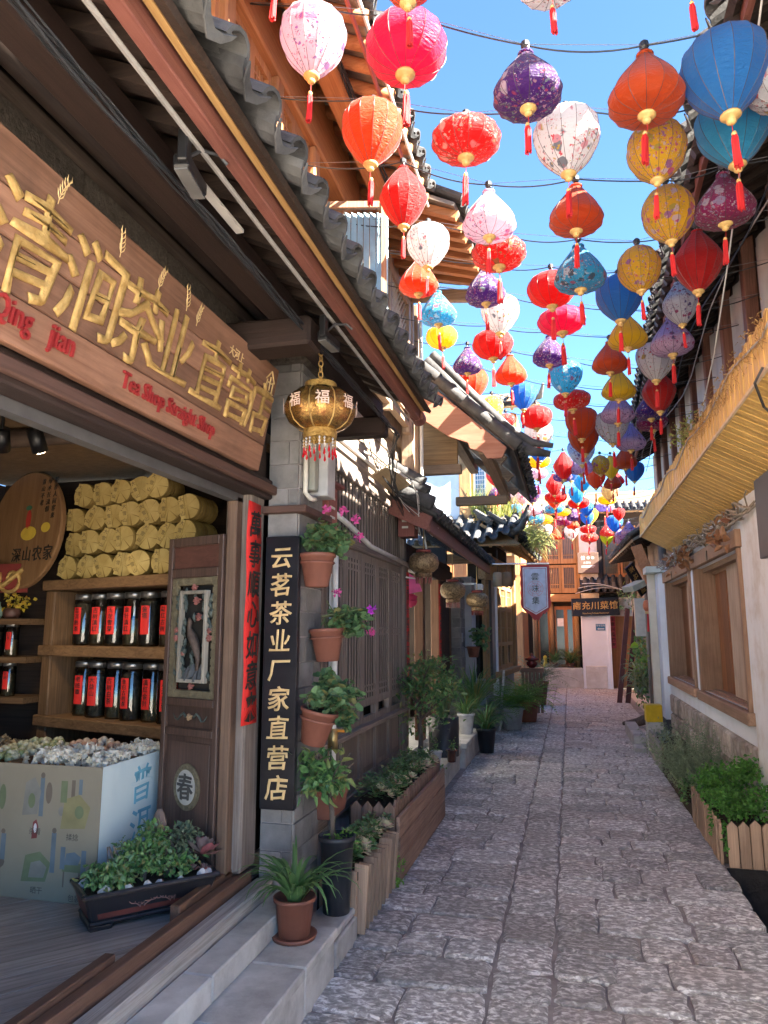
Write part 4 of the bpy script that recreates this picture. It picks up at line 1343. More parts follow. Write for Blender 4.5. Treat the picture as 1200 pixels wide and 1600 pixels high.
# end column
MB().box(1.31, 1.48, 11.56, 11.95, .32, 2.45).build('end_column', PLAST, rh, bevel=.006)
MB().box(1.2, 1.308, 11.9, 12.0, .0, 2.5).build('end_column', surf('bounce_lit_plaster', (.62, .56, .44), (.72, .67, .56), rough=.8, bump=.2, rnd=0), rh, bevel=.006)  # sun bounce on the column's lane side put into this cream colour
MB().box(1.3, 1.5, 11.55, 11.96, -.02, .318).build('column_base', plain('slate', (.07, .075, .085), .7), rh)
MB().box(1.15, 1.55, 11.5, 12.0, 2.46, 2.55).build('column_cap', surf('mint_paint', (.5, .55, .5), (.6, .66, .6), rough=.7, rnd=0), rh)
# slatted balcony: sloping soffit and upright front
AW = wood('bamboo_slat', (.5, .29, .075), (.72, .46, .15), 'z', dirt=.3, k=16, rnd=.13, rough=.5, coat=.1)
AW2 = wood('bamboo_slat', (.5, .29, .075), (.72, .46, .15), 'x', dirt=.3, k=16, rnd=.13, rough=.5, coat=.1)
E0, E1, E2 = Vector((RX + .02, 0, 2.62)), Vector((.99, 0, 2.86)), Vector((.985, 0, 3.12))
y = 2.6
k = 0
wdt = .054
while y < 10.3:
    v = Vector((0, y + wdt / 2, 0))
    MB().bar(E0 + v, E1 + v, wdt - .012, .012 + .005 * (k % 2), up=(0.5, 0, 1)).build('soffit_slat', AW2, rh)
    top = E2 + Vector((random.uniform(-.004, .004), 0, random.uniform(-.012, .012)))
    MB().bar(E1 + v + Vector((-.004, 0, .0)), top + v, wdt - .012, .012 + .007 * (k % 2), up=(1, 0, 0)).build('front_slat', AW, rh)
    y += wdt
    k += 1
MB().bar((.977, 2.6, 2.852), (.977, 10.3, 2.852), .014, .018).build('corner_bead', plain('pale_cane', (.55, .42, .27), .6), rh)
MB().box(1.0, RX + .2, 2.6, 10.3, 2.9, 2.93).build('balcony_floor', WDK('y'), rh)
MB().box(1.0, 1.03, 2.6, 10.3, 2.87, 3.1).build('balcony_core', WDK('y'), rh)
# upper wall: dark posts, pale cloth blinds
MB().box(1.52, 1.6, .5, 12.2, 2.94, 4.9).build('upper_wall', WDK('z'), rh)
CLOTH = surf('pale_canvas', (.33, .31, .29), (.44, .42, .4), scale=2, rough=.9, bump=.3, bscale=14, rnd=.1, dirt=.4, dirtcol=(.35, .3, .25))
for i in range(12):
    y = 2.4 + i * .85
    MB().box(1.42, 1.52, y, y + .1, 2.94, 4.7).build('post', wood('wood_redpost', (.12, .05, .035), (.22, .1, .07), 'z'), rh, bevel=.008)
    c = MB()
    n = 8
    for j in range(n):
        for kk in range(2):
            c.v.append((1.46 + .02 * math.sin(j * 1.7 + i), y + .16 + j * .07, 3.0 if kk == 0 else 4.45))
    c.f = [(2 * j, 2 * j + 2, 2 * j + 3, 2 * j + 1) for j in range(n - 1)]
    c.build('cloth_blind', CLOTH, rh, smooth=True)
# big dark roof over the lane
EP = [(.82, .5, 5.3), (.82, 1.95, 5.25), (.8, 2.0, 4.42), (.8, 3.1, 4.38), (.8, 4.2, 4.38), (.83, 5.6, 4.36), (.9, 8.2, 4.36), (1.06, 12.3, 4.34)]  # first stretch, out of view, raised to shade the shop front
RD = surf('dark_soffit', (.022, .016, .013), (.05, .036, .03), scale=4, stretch=(1, 8, 1), rough=.95, bump=.6, rnd=0)
for i in range(len(EP) - 1):
    a, b = Vector(EP[i]), Vector(EP[i + 1])
    if i == 1:
        continue
    up = Vector((3.2, 0, 1.75))
    rr = roof_slab('roof', [tuple(a), tuple(b), tuple(b + up), tuple(a + up)], .05, RD, rh)
    if i >= 2:
        L_ = (b - a).length
        nc = max(2, int(L_ / .195))
        tiles(rr, a + Vector((-.03, 0, .02)), b - a, (-.877, 0, -.48), nc, L_ / nc, 1)
        for k in range(int(L_ / .16)):
            t = (k + .5) / int(L_ / .16)
            p = a.lerp(b, t)
            MB().bar(p + Vector((.0, 0, -.07)), p + Vector((.85, 0, .39)), .05 + random.uniform(-.01, .01), .05).build('rafter', WDK('x'), rh)
        MB().bar(a + Vector((.07, 0, -.06)), b + Vector((.07, 0, -.06)), .03, .09).build('fascia_board', wood('paint_fascia_dull', (.14, .05, .035), (.25, .1, .075), 'y', dirt=.5), rh)
# house beyond on the right
r2 = thing('old_house', 'weathered cottage with a ragged shingle eave past the bamboo balcony', 'house', (2.0, 16, 0))
MB().box(1.75, 1.9, 12.3, 22.0, -.02, 4.2).build('wall', wood('wood_oldwall', (.1, .08, .065), (.22, .18, .15), 'z'), r2)
MB().box(1.55, 1.75, 12.3, 13.5, -.02, 2.4).build('wall', surf('pebble_wall', (.3, .26, .2), (.5, .45, .37), scale=20, rough=.9, bump=1, bscale=25, bdist=.03, rnd=0), r2)
q = roof_slab('roof', [(1.1, 13.0, 3.15), (1.15, 21.4, 3.5), (2.6, 21.4, 4.3), (2.6, 13.0, 4.0)], .04, surf('old_shingle', (.12, .105, .085), (.33, .3, .24), scale=6, stretch=(1, 5, 1), rough=.95, bump=.8, rnd=0), r2)
tiles(q, (1.08, 13.05, 3.18), (.007, 1, .04), (-.87, 0, -.48), 20, .4, 2)
for i in range(14):
    MB().bar((1.9, 13.2 + i * .55, 3.5), (1.14, 13.2 + i * .55, 3.1 + i * .022), .06, .06).build('rafter', WDK('x'), r2)
for y in (13.1, 16, 19):
    MB().tube([(1.6, y, 0), (1.58, y, 3.3)], .07, 10).build('post', wood('wood_oldwall', (.1, .08, .065), (.22, .18, .15), 'z'), r2, smooth=True)

# ================================================================ silk lanterns on wires across the lane
SHAPES = {   # (radius, height) with the widest ring at .5, then height over width
    'b': ([(.11, 1), (.3, .975), (.42, .91), (.485, .8), (.5, .66), (.48, .52), (.42, .37), (.32, .22), (.21, .1), (.11, 0)], .98),
    't': ([(.09, 1), (.13, .93), (.2, .82), (.31, .66), (.42, .48), (.48, .34), (.5, .24), (.47, .14), (.38, .06), (.25, .02), (.11, 0)], .88),
    'g': ([(.11, 1), (.27, .96), (.4, .86), (.47, .72), (.5, .54), (.48, .38), (.41, .22), (.29, .09), (.11, 0)], .68),
    'f': ([(.11, 1), (.28, .95), (.41, .83), (.48, .68), (.5, .5), (.47, .32), (.39, .16), (.26, .05), (.11, 0)], .5),
    'd': ([(.1, 1), (.2, .9), (.33, .76), (.44, .62), (.5, .5), (.46, .38), (.36, .23), (.23, .1), (.1, 0)], 1.28),
    'e': ([(.1, 1), (.24, .96), (.37, .86), (.46, .72), (.5, .56), (.48, .4), (.4, .24), (.27, .1), (.11, 0)], 1.1),
}
SNAME = {'b': 'balloon-shaped', 't': 'teardrop-shaped', 'g': 'round', 'f': 'flattened', 'd': 'diamond-shaped', 'e': 'egg-shaped'}
FL = [(.75, .68, .7), (.6, .05, .12), (.2, .08, .32), (.1, .22, .12), (.75, .3, .4)]
SILK = {
    'red': silk('red', (.5, .007, .009)), 'orange': silk('orange', (.55, .072, .006)), 'hot_pink': silk('hot_pink', (.52, .004, .1)),
    'blue': silk('blue', (.018, .19, .52)), 'sky': silk('sky', (.035, .33, .56)), 'yellow': silk('yellow', (.74, .5, .015)), 'lime': silk('lime', (.4, .45, .02)),
    'white_floral': silk('white_floral', (.6, .59, .61), [(.5, .02, .04), (.4, .25, .03), (.1, .11, .14), (.5, .18, .22)], dens=.42),
    'blush_floral': silk('blush_floral', (.58, .46, .53), [(.45, .12, .24), (.22, .08, .3), (.14, .15, .22), (.5, .06, .13)], dens=.5),
    'cream_floral': silk('cream_floral', (.55, .45, .25), [(.5, .12, .05), (.22, .06, .06)], dens=.45),
    'ice_floral': silk('ice_floral', (.38, .52, .7), [(.3, .02, .1), (.08, .06, .18), (.14, .08, .22)], lo=(.55, .55, .58), fscale=9, dens=.5),
    'lavender_floral': silk('lavender_floral', (.34, .31, .64), [(.4, .03, .14), (.1, .06, .18), (.5, .4, .5)], lo=(.6, .42, .56), fscale=9, dens=.48),
    'purple_floral': silk('purple_floral', (.075, .012, .18), [(.6, .52, .56), (.52, .3, .36), (.42, .06, .13), (.2, .28, .25)], dens=.6),
    'violet_floral': silk('violet_floral', (.05, .015, .24), [(.55, .45, .56), (.35, .06, .17)], dens=.6),
    'magenta_floral': silk('magenta_floral', (.28, .01, .11), [(.55, .46, .54), (.32, .28, .46), (.45, .06, .13)], dens=.62),
    'red_floral': silk('red_floral', (.48, .008, .01), [(.6, .5, .45), (.55, .28, .3), (.17, .2, .07)], dens=.56),
    'yellow_floral': silk('yellow_floral', (.7, .42, .015), [(.55, .44, .55), (.28, .1, .38), (.5, .06, .22), (.38, .33, .06)], dens=.62),
    'sky_floral': silk('sky_floral', (.03, .34, .54), [(.58, .58, .58), (.42, .07, .13), (.06, .08, .1)], dens=.55),
}
WOODF = plain('turned_wood', (.55, .36, .13), .45)
TASS = surf('tassel_thread', (.45, .012, .018), (.66, .03, .03), scale=1.5, stretch=(40, 40, 1), rough=.6, bump=.7, bscale=3, rnd=.15, dirt=0)
RIBM = plain('rib_wire', (.07, .05, .05), .5)


def lantern_meshes():
    out = {}
    NR = 14
    for k, (prof, hw) in SHAPES.items():
        # refine the profile smoothly; the top ring sits at z = 0 and the body hangs below
        fine = []
        for i in range(len(prof) - 1):
            for s_ in (0, .5):
                a, b = prof[i], prof[i + 1]
                p0, p3 = prof[max(0, i - 1)], prof[min(len(prof) - 1, i + 2)]
                t = s_
                f = lambda q: .5 * (2 * a[q] + (b[q] - p0[q]) * t + (2 * p0[q] - 5 * a[q] + 4 * b[q] - p3[q]) * t * t + (3 * a[q] - p0[q] - 3 * b[q] + p3[q]) * t ** 3)
                fine.append((f(0), (f(1) - 1) * hw))
        fine.append((prof[-1][0], -hw))
        mb = MB()
        n = NR * 2
        for r_, z in fine:
            for j in range(n):
                a = 2 * math.pi * j / n
                rr = r_ * (1 if j % 2 == 0 else .968)      # cloth sags in between the ribs
                mb.v.append((rr * math.cos(a), rr * math.sin(a), z))
        for i in range(len(fine) - 1):
            for j in range(n):
                a, d = i * n + j, i * n + (j + 1) % n
                mb.f.append((a, a + n, d + n, d))
        me = mb.mesh('silk_body', SILK['red'], smooth=True)
        sh = me.attributes.new('sharp_edge', 'BOOLEAN', 'EDGE')
        for e in me.edges:
            a, b = e.vertices
            if a % n == b % n and a % 2 == 0:
                sh.data[e.index].value = True
        rb = MB()
        for j in range(NR):
            a = 2 * math.pi * j / NR
            rb.tube([(r_ * 1.002 * math.cos(a), r_ * 1.002 * math.sin(a), z) for r_, z in fine], .0042, 3, cap=False)
        fin = MB().lathe([(.02, -.002), (.105, -.004), (.118, .0), (.122, -.022), (.1, -.045), (.06, -.06), (.052, -.07), (.06, -.085), (.058, -.105), (.035, -.125), (.012, -.132)], 14)
        fin.v = [(x, y, z - hw + .004) for x, y, z in fin.v]
        cap = MB().lathe([(.112, -.012), (.118, 0), (.118, .022), (.1, .026), (.02, .026)], 14)
        han = MB()
        han.tube([(-.085, 0, .02), (-.09, 0, .09), (-.045, 0, .11), (-.045, 0, .15)], .006, 5)
        han.tube([(.085, 0, .02), (.09, 0, .09), (.045, 0, .11), (.045, 0, .15)], .006, 5)
        han.tube([(0, 0, .02), (0, 0, .2)], .008, 5)
        han.tube([(-.05, 0, .16), (0, 0, .19), (.05, 0, .17)], .018, 6)
        z0 = -hw - .13
        cord = MB().tube([(0, 0, z0), (0, 0, z0 - .12)], .005, 4)
        bead = MB().lathe([(.004, .035), (.024, .026), (.034, 0), (.024, -.026), (.004, -.035)], 10)
        bead.v = [(x, y, z + z0 - .14) for x, y, z in bead.v]
        tas = MB()
        for q in range(18):
            a = q * 2.4
            r0, r1 = .01 + .012 * (q % 2), .024 + .024 * random.random()
            tas.tube([(r0 * math.cos(a), r0 * math.sin(a), z0 - .165), (r0 * 1.5 * math.cos(a), r0 * 1.5 * math.sin(a), z0 - .21), (r1 * math.cos(a), r1 * math.sin(a), z0 - .55 - .05 * random.random())], [.012, .013, .011], 4)
        tas.lathe([(.022, -.16), (.03, -.19), (.026, -.215)], 8, (0, 0, z0))
        out[k] = dict(silk_body=me, ribs=rb.mesh('ribs', RIBM), finial=fin.mesh('finial', WOODF, True), top_ring=cap.mesh('top_ring', SILK['red'], True), hanger=han.mesh('hanger', STEEL),
                      cord=cord.mesh('cord', TASS), bead=bead.mesh('bead', WOODF, True), tassel=tas.mesh('tassel', TASS), hw=hw)
    return out


LM = lantern_meshes()
LANT = [
    (2.45, [(-1.07, 4.42, 0.271, 'b', 'red'), (-0.52, 4.20, 0.281, 'b', 'orange'), (0.02, 4.10, 0.255, 't', 'white_floral'), (0.49, 4.02, 0.243, 'e', 'yellow_floral')]),
    (2.95, [(-1.10, 4.43, 0.329, 'b', 'blush_floral'), (-0.63, 4.28, 0.386, 'g', 'hot_pink'), (-0.09, 4.03, 0.309, 't', 'purple_floral'), (0.41, 3.89, 0.317, 't', 'orange'), (0.71, 3.85, 0.347, 'b', 'blue'), (0.93, 3.81, 0.261, 'g', 'white_floral')]),
    (3.30, [(-0.90, 4.17, 0.325, 'b', 'orange'), (-0.41, 4.06, 0.356, 'f', 'red_floral'), (0.08, 3.94, 0.320, 'b', 'white_floral'), (0.49, 3.82, 0.271, 'e', 'yellow_floral'), (0.82, 3.86, 0.329, 'b', 'sky')]),
    (3.80, [(-0.84, 4.09, 0.281, 'd', 'red'), (-0.35, 3.94, 0.308, 't', 'blush_floral'), (0.13, 3.87, 0.292, 't', 'orange'), (0.59, 3.78, 0.272, 'e', 'yellow_floral'), (0.87, 3.81, 0.301, 't', 'magenta_floral')]),
    (4.45, [(-0.82, 4.14, 0.293, 'b', 'white_floral'), (-0.35, 4.02, 0.356, 'f', 'red_floral'), (0.15, 3.87, 0.325, 't', 'sky_floral'), (0.50, 3.80, 0.262, 'e', 'yellow_floral'), (0.85, 3.81, 0.297, 'd', 'red')]),
    (5.15, [(-1.03, 4.31, 0.308, 't', 'orange'), (-0.52, 4.16, 0.305, 't', 'purple_floral'), (-0.03, 4.08, 0.359, 'g', 'red'), (0.44, 3.94, 0.331, 'b', 'blue'), (0.84, 3.87, 0.243, 'd', 'ice_floral')]),
    (5.70, [(-0.97, 4.28, 0.314, 't', 'sky_floral'), (-0.45, 4.16, 0.317, 'b', 'white_floral'), (0.03, 4.06, 0.383, 'f', 'hot_pink'), (0.53, 3.91, 0.303, 't', 'yellow'), (0.86, 3.86, 0.328, 't', 'lavender_floral')]),
    (6.20, [(-1.03, 4.24, 0.292, 'g', 'yellow'), (-0.57, 4.13, 0.367, 'g', 'red'), (-0.07, 4.02, 0.297, 't', 'purple_floral'), (0.43, 3.91, 0.302, 't', 'orange'), (0.80, 3.83, 0.324, 'b', 'white_floral')]),
    (6.70, [(-0.86, 4.20, 0.287, 't', 'purple_floral'), (-0.45, 4.05, 0.306, 't', 'orange'), (0.06, 3.92, 0.312, 'b', 'sky_floral'), (0.53, 3.82, 0.306, 't', 'yellow'), (0.87, 3.74, 0.301, 'd', 'red')]),
    (7.25, [(-0.88, 4.13, 0.321, 'b', 'orange'), (-0.36, 3.97, 0.275, 'b', 'blue'), (0.11, 3.88, 0.373, 'f', 'red_floral'), (0.55, 3.77, 0.329, 't', 'lavender_floral'), (0.86, 3.77, 0.301, 't', 'violet_floral')]),
    (7.70, [(-0.73, 4.00, 0.253, 'e', 'yellow_floral'), (-0.26, 3.87, 0.345, 'g', 'red'), (0.21, 3.76, 0.339, 'b', 'orange'), (0.51, 3.70, 0.349, 'b', 'white_floral'), (0.91, 3.72, 0.318, 'f', 'magenta_floral')]),
    (8.20, [(-0.62, 4.00, 0.223, 'g', 'red_floral'), (-0.25, 3.79, 0.322, 'b', 'white_floral'), (0.23, 3.72, 0.345, 'b', 'orange'), (0.74, 3.70, 0.326, 't', 'lavender_floral')]),
    (9.30, [(-0.67, 3.92, 0.250, 'b', 'sky'), (-0.27, 3.92, 0.347, 'b', 'blue'), (0.23, 3.84, 0.342, 'b', 'ice_floral'), (0.75, 3.72, 0.297, 't', 'orange')]),
    (10.40, [(-0.34, 3.99, 0.341, 'f', 'yellow'), (0.01, 3.91, 0.301, 'd', 'red'), (0.25, 3.94, 0.345, 't', 'lavender_floral'), (0.51, 3.90, 0.253, 'e', 'yellow_floral'), (0.96, 3.77, 0.276, 'b', 'blue')]),
    (11.40, [(-1.06, 4.01, 0.286, 'b', 'red'), (-0.63, 4.20, 0.244, 'b', 'white_floral'), (-0.01, 3.96, 0.300, 'f', 'purple_floral'), (0.71, 4.07, 0.276, 'd', 'yellow')]),
    (12.00, [(-0.95, 4.07, 0.279, 'f', 'yellow'), (-0.42, 4.16, 0.350, 'f', 'blush_floral'), (0.51, 4.02, 0.312, 'b', 'orange'), (0.77, 3.98, 0.289, 't', 'orange')]),
    (12.60, [(-1.15, 4.00, 0.304, 't', 'purple_floral'), (-0.68, 4.19, 0.268, 'b', 'white_floral'), (-0.17, 4.08, 0.287, 'd', 'red'), (0.32, 4.10, 0.318, 'b', 'sky')]),
    (13.20, [(-0.97, 4.07, 0.258, 'b', 'blush_floral'), (-0.15, 3.97, 0.404, 'f', 'red'), (0.23, 3.99, 0.310, 'b', 'sky'), (0.79, 4.01, 0.295, 'b', 'cream_floral')]),
    (13.80, [(-0.77, 4.11, 0.281, 'b', 'blush_floral'), (0.26, 3.95, 0.395, 'f', 'red'), (0.77, 3.98, 0.332, 'f', 'yellow')]),
    (14.40, [(-0.58, 4.00, 0.342, 't', 'blush_floral'), (-0.20, 3.96, 0.377, 'f', 'sky_floral'), (0.41, 3.93, 0.286, 'b', 'blue'), (0.75, 3.94, 0.346, 'f', 'lavender_floral')]),
    (15.20, [(-0.03, 4.00, 0.304, 'f', 'yellow'), (0.18, 3.96, 0.316, 't', 'purple_floral'), (0.43, 3.86, 0.275, 'b', 'blue'), (1.06, 3.92, 0.246, 'b', 'red')]),
    (15.60, [(-0.42, 3.93, 0.368, 'f', 'yellow'), (-0.04, 3.89, 0.406, 'f', 'magenta_floral'), (1.00, 3.79, 0.346, 'b', 'blue')]),
    (16.40, [(0.16, 3.94, 0.284, 't', 'orange'), (0.48, 3.80, 0.352, 'f', 'red'), (-0.42, 3.80, 0.286, 'b', 'white_floral'), (1.33, 3.77, 0.334, 't', 'lavender_floral')]),
    (16.80, [(-0.22, 3.76, 0.292, 't', 'orange'), (0.12, 3.79, 0.319, 'b', 'white_floral'), (0.52, 3.66, 0.403, 'f', 'red_floral'), (0.90, 3.68, 0.301, 'd', 'lime'), (1.15, 3.68, 0.285, 'd', 'lavender_floral')]),
]

random.seed(77)
for y, row in LANT:           # fill the distant rows: the photograph shows them crowded
    if y > 9:
        x = -.95
        while x < 1.15:
            if all(abs(x - q[0]) > .3 for q in row):
                row.append((round(x + random.uniform(-.05, .05), 2), round(sum(q[1] for q in row) / len(row) + random.uniform(-.08, .12), 2), random.uniform(.27, .34), random.choice('bbttfgd'),
                            random.choice(('red', 'orange', 'blue', 'sky', 'yellow', 'white_floral', 'blush_floral', 'lavender_floral', 'purple_floral', 'red_floral', 'hot_pink', 'sky_floral'))))
            x += .36
ORD = ['first', 'second', 'third', 'fourth', 'fifth', 'sixth', 'seventh', 'eighth', 'ninth', 'tenth', 'eleventh', 'twelfth', 'thirteenth', 'fourteenth', 'fifteenth', 'sixteenth',
       'seventeenth', 'eighteenth', 'nineteenth', 'twentieth', 'twenty-first', 'twenty-second', 'twenty-third', 'twenty-fourth']


def own_mat(o, m):
    o.material_slots[0].link = 'OBJECT'
    o.material_slots[0].material = m


hooks = {}
for ri, (y, row) in enumerate(LANT):
    order = sorted(range(len(row)), key=lambda i: row[i][0])
    for i, (x, z, D, k, col) in enumerate(row):
        m = LM[k]
        yy = y + random.uniform(-.03, .03)
        top = z + m['hw'] * D / 2
        pos = order.index(i)
        cn = col.replace('_', ' ').replace('floral', 'flower-print')
        t = thing('silk_lantern', f"{cn} {SNAME[k]} silk lantern, {ORD[pos]} from left on the {ORD[ri]} wire", 'lantern', (x, yy, top), 'silk lanterns strung over the lane', random.uniform(0, 6.28))
        t.scale = (D, D, D)
        t.rotation_euler = (random.uniform(-.05, .05), random.uniform(-.05, .05), random.uniform(0, 6.28))
        body = None
        for part in ('silk_body', 'top_ring', 'finial', 'hanger', 'cord', 'tassel'):
            o = bpy.data.objects.new(part, m[part])
            COL.objects.link(o)
            o.parent = t
            if part in ('silk_body', 'top_ring'):
                own_mat(o, SILK[col])
            if part == 'silk_body':
                r_ = bpy.data.objects.new('ribs', m['ribs'])
                COL.objects.link(r_)
                r_.parent = o
                r_['kind'] = 'stuff'
            if part == 'tassel':
                b = bpy.data.objects.new('bead', m['bead'])
                COL.objects.link(b)
                b.parent = o
                o.rotation_euler = (random.uniform(-.02, .02), random.uniform(-.02, .02), 0)
        hooks.setdefault(ri, []).append((x, yy, top + .17 * D))
for ri, hk in hooks.items():
    hk.sort()
    y = LANT[ri][0]
    a = (-1.5 if y < 12 else -1.15, y, hk[0][2] + .12)
    b = (1.5 if y < 12.5 else 1.6, y, hk[-1][2] + .06)
    pts = [Vector(a)] + [Vector(h) for h in hk] + [Vector(b)]
    cable = []
    for i in range(len(pts) - 1):
        p, q = pts[i], pts[i + 1]
        sag = random.uniform(.015, .09) * (q - p).length
        for j in range(8):
            s_ = j / 8
            cable.append(p.lerp(q, s_) - Vector((0, 0, sag * 4 * s_ * (1 - s_))))
    cable.append(pts[-1])
    t = thing('lantern_wire', f'black power cable and steel wire carrying the {ORD[ri]} lantern row from the front', 'wire', tuple(pts[0]), 'wires strung over the lane')
    MB().tube(cable, .004, 5).build('power_cable', WIREB, t)
    MB().tube([p + Vector((0, .01, .012)) for p in pts], .0018, 4).build('steel_wire', plain('dull_wire', (.16, .16, .17), .5), t)
    for h in hk:
        MB().lathe([(.012, -.02), (.02, -.01), (.02, .012), (.01, .022)], 8, h).build('clamp', WIREB, t)

# ================================================================ signs and fittings on the left
RED_LET = surf('carved_red', (.2, .012, .014), (.33, .03, .03), scale=12, rough=.5, bump=.4, rnd=0, dirt=.25)


def carve(mb, z=.0):
    return mb


sg = thing('shop_signboard', 'long carved wooden shop signboard with raised gold characters above the doorway', 'signboard', (-1.45, 2.0, 2.4))
SB0, SB1 = Vector((-1.505, 0, 2.4)), Vector((-1.405, 0, 2.93))     # bottom and top front edges
SF = frame((SB0.x, 0, SB0.z), (0, 1, 0), SB1 - SB0)                 # x along lane, y up the board
SH = (SB1 - SB0).length
rowsz = [0, .135, .27, .4, SH]
for i in range(4):
    MB().mbox(SF @ Matrix.Translation(((.45 + 3.34) / 2, (rowsz[i] + rowsz[i + 1]) / 2, -.025)), 2.89, rowsz[i + 1] - rowsz[i] - .003, .05).build('board_plank', WSG('y'), sg, bevel=.004)


def big_char(ch, x, y, size, mat=GOLD, weight=.006, depth=.016, slant=.06, wob=.024, sx=1):
    mb = MB()
    put_text(mb, ch, SF @ Matrix.Translation((x, y, -.004)), size, depth, weight, slant, wob, sx, True, True)
    mb.build('character', mat, sg, smooth=True)


# brush-like strokes need heavy weight; positions follow the board
for ch, x, sz in zip('清涧茶业直营店', (1.6, 1.9, 2.16, 2.39, 2.7, 2.97, 3.2), (.34, .33, .32, .31, .31, .29, .28)):
    big_char(ch, x, .285, sz)
for word, x, y, sz, wx in (('Qing', 1.605, .085, .1, .78), ('jian', 1.815, .085, .1, .85), ('Tea Shop Straight Shop', 2.475, .072, .085, .86)):
    mb = MB()
    put_text(mb, word, SF @ Matrix.Translation((x, y, -.002)), sz, .012, .012, 0, 0, wx, cjk=False)
    mb.build('lettering', RED_LET, sg, bevel=.003)
for k, (x, y) in enumerate(((1.67, .5), (1.98, .495), (2.22, .49), (2.42, .5), (2.51, .475))):     # small incised plant motifs
    mb = MB()
    bend = (.03, -.02, .025, -.03, .02)[k]
    st_ = [SF @ Vector((x + bend * (q / 6) ** 2, y - .045 + .015 * q, .001)) for q in range(7)]
    mb.tube(st_, .0016, 4)
    for q in range(1, 6):
        for sd in (-1, 1):
            b0 = Vector((x + bend * (q / 6) ** 2, y - .045 + .015 * q, .001))
            mb.tube([SF @ b0, SF @ (b0 + Vector((sd * .01, .012, .002))), SF @ (b0 + Vector((sd * (.018 - .002 * q), .028, .001)))], [.001, .0024, .0006], 4)
    mb.build('carved_sprig', GOLDP, sg)
mb = MB()
put_text(mb, '大河上', SF @ Matrix.Translation((2.88, .45, -.001)), .05, .004, 0)
mb.build('lettering', GOLDP, sg)
mb = MB()
for p, q in (((-.05, 0), (0, .05)), ((0, .05), (.05, 0)), ((-.035, 0), (-.035, -.06)), ((.035, 0), (.035, -.06)), ((-.05, -.06), (.05, -.06)), ((0, .02), (0, -.05)), ((-.02, -.01), (.02, -.01))):
    mb.bar(SF @ Vector((3.26 + p[0], .455 + p[1], .002)), SF @ Vector((3.26 + q[0], .455 + q[1], .002)), .006, .006)
mb.build('carved_emblem', GOLDP, sg)

# red couplet on the door post
ct = thing('red_couplet', 'long red paper couplet with black brush characters on the shop door post', 'couplet', (-1.6, 3.6, 1.2))
CF = frame((-1.6, 3.505, 0), (.0, 1, .0), (-.0, .03, 1))
cp = MB()
n = 12
for i in range(n + 1):
    z = 1.13 + (2.27 - 1.13) * i / n
    for s_ in (-.085, .085):
        cp.v.append(tuple(CF @ Vector((s_, z, .006 + .004 * math.sin(i * 1.3 + s_ * 20)))))
cp.f = [(2 * i, 2 * i + 1, 2 * i + 3, 2 * i + 2) for i in range(n)]
cpo = cp.build('paper', REDP, ct, smooth=True)
md = cpo.modifiers.new('thickness', 'SOLIDIFY')
md.thickness = .002
column_text('c', '萬事順心如意来', CF @ Matrix.Translation((0, 2.15, .012)), .15, .156, INK, ct, depth=.002, weight=.012, slant=.1, wobble=.02)

# black vertical shop sign with gold characters
vb = thing('vertical_sign', 'tall black lacquered sign with nine gold characters beside the red couplet', 'sign', (-1.48, 3.63, .7))
MB().box(-1.575, -1.385, 3.615, 3.655, .7, 2.1).build('board', LACQ, vb, bevel=.004)
column_text('c', '云茗茶业厂家直营店', FMY((-1.48, 3.6145, 1.985)), .128, .1475, GOLDP, vb, depth=.005, weight=.012, slant=.08, wobble=.018, rnd=True)

# gilt glass palace lantern
GLZ = surf('amber_glass', (.1, .04, .012), (.66, .4, .12), scale=24, dist=3, rough=.1, bump=.6, bscale=16, metal=.8, rnd=0, dirt=.6, dirtcol=(.28, .03, .02), dscale=22, spec=.8)
gl = thing('palace_lantern', 'gilded glass palace lantern with bead fringe under the tea shop eave', 'lantern', (-1.2, 3.4, 2.7))
c0 = Vector((-1.2, 3.4, 2.72))
prof = [(.085, .1), (.135, .092), (.17, .06), (.185, .015), (.182, -.025), (.16, -.07), (.12, -.1), (.085, -.112)]
mb = MB()
n = 32
for r_, z in prof:
    for j in range(n):
        a = 2 * math.pi * j / n
        rr = r_ * (1 - .10 * abs(math.sin(4 * a)) ** .5 * -1 - .1)
        mb.v.append((c0.x + rr * math.cos(a), c0.y + rr * math.sin(a), c0.z + z))
for i in range(len(prof) - 1):
    for j in range(n):
        a, d = i * n + j, i * n + (j + 1) % n
        mb.f.append((a, a + n, d + n, d))
mb.build('glass_body', GLZ, gl, smooth=True)
for j in range(8):
    a = 2 * math.pi * j / 8
    MB().tube([(c0.x + r_ * .905 * math.cos(a), c0.y + r_ * .905 * math.sin(a), c0.z + z) for r_, z in prof], .004, 5).build('rib', GOLD, gl, smooth=True)
for j in range(8):
    a = 2 * math.pi * (j + .5) / 8
    mb = MB()
    put_text(mb, '福', frame((c0.x + .186 * math.cos(a), c0.y + .186 * math.sin(a), c0.z + .01), (-math.sin(a), math.cos(a), 0), (0, 0, 1)), .075, .002, .004)
    mb.build('painted_character', plain('pale_gilt', (.7, .5, .4), .4), gl)
for z, r_, h in ((.1, .082, .04), (-.155, .085, .045)):
    m_ = MB()
    m_.lathe([(r_, z), (r_ + .004, z + h * .5), (r_, z + h)], 24, c0, cap=False)
    m_.build('band', surf('pierced_gilt', (.3, .16, .04), (.75, .5, .16), scale=30, dist=2, rough=.35, metal=.7, bump=1, bscale=30, bdist=.02, rnd=0), gl, smooth=True)
BEADM = plain('crystal_bead', (.6, .55, .5), .1, 0, .8)
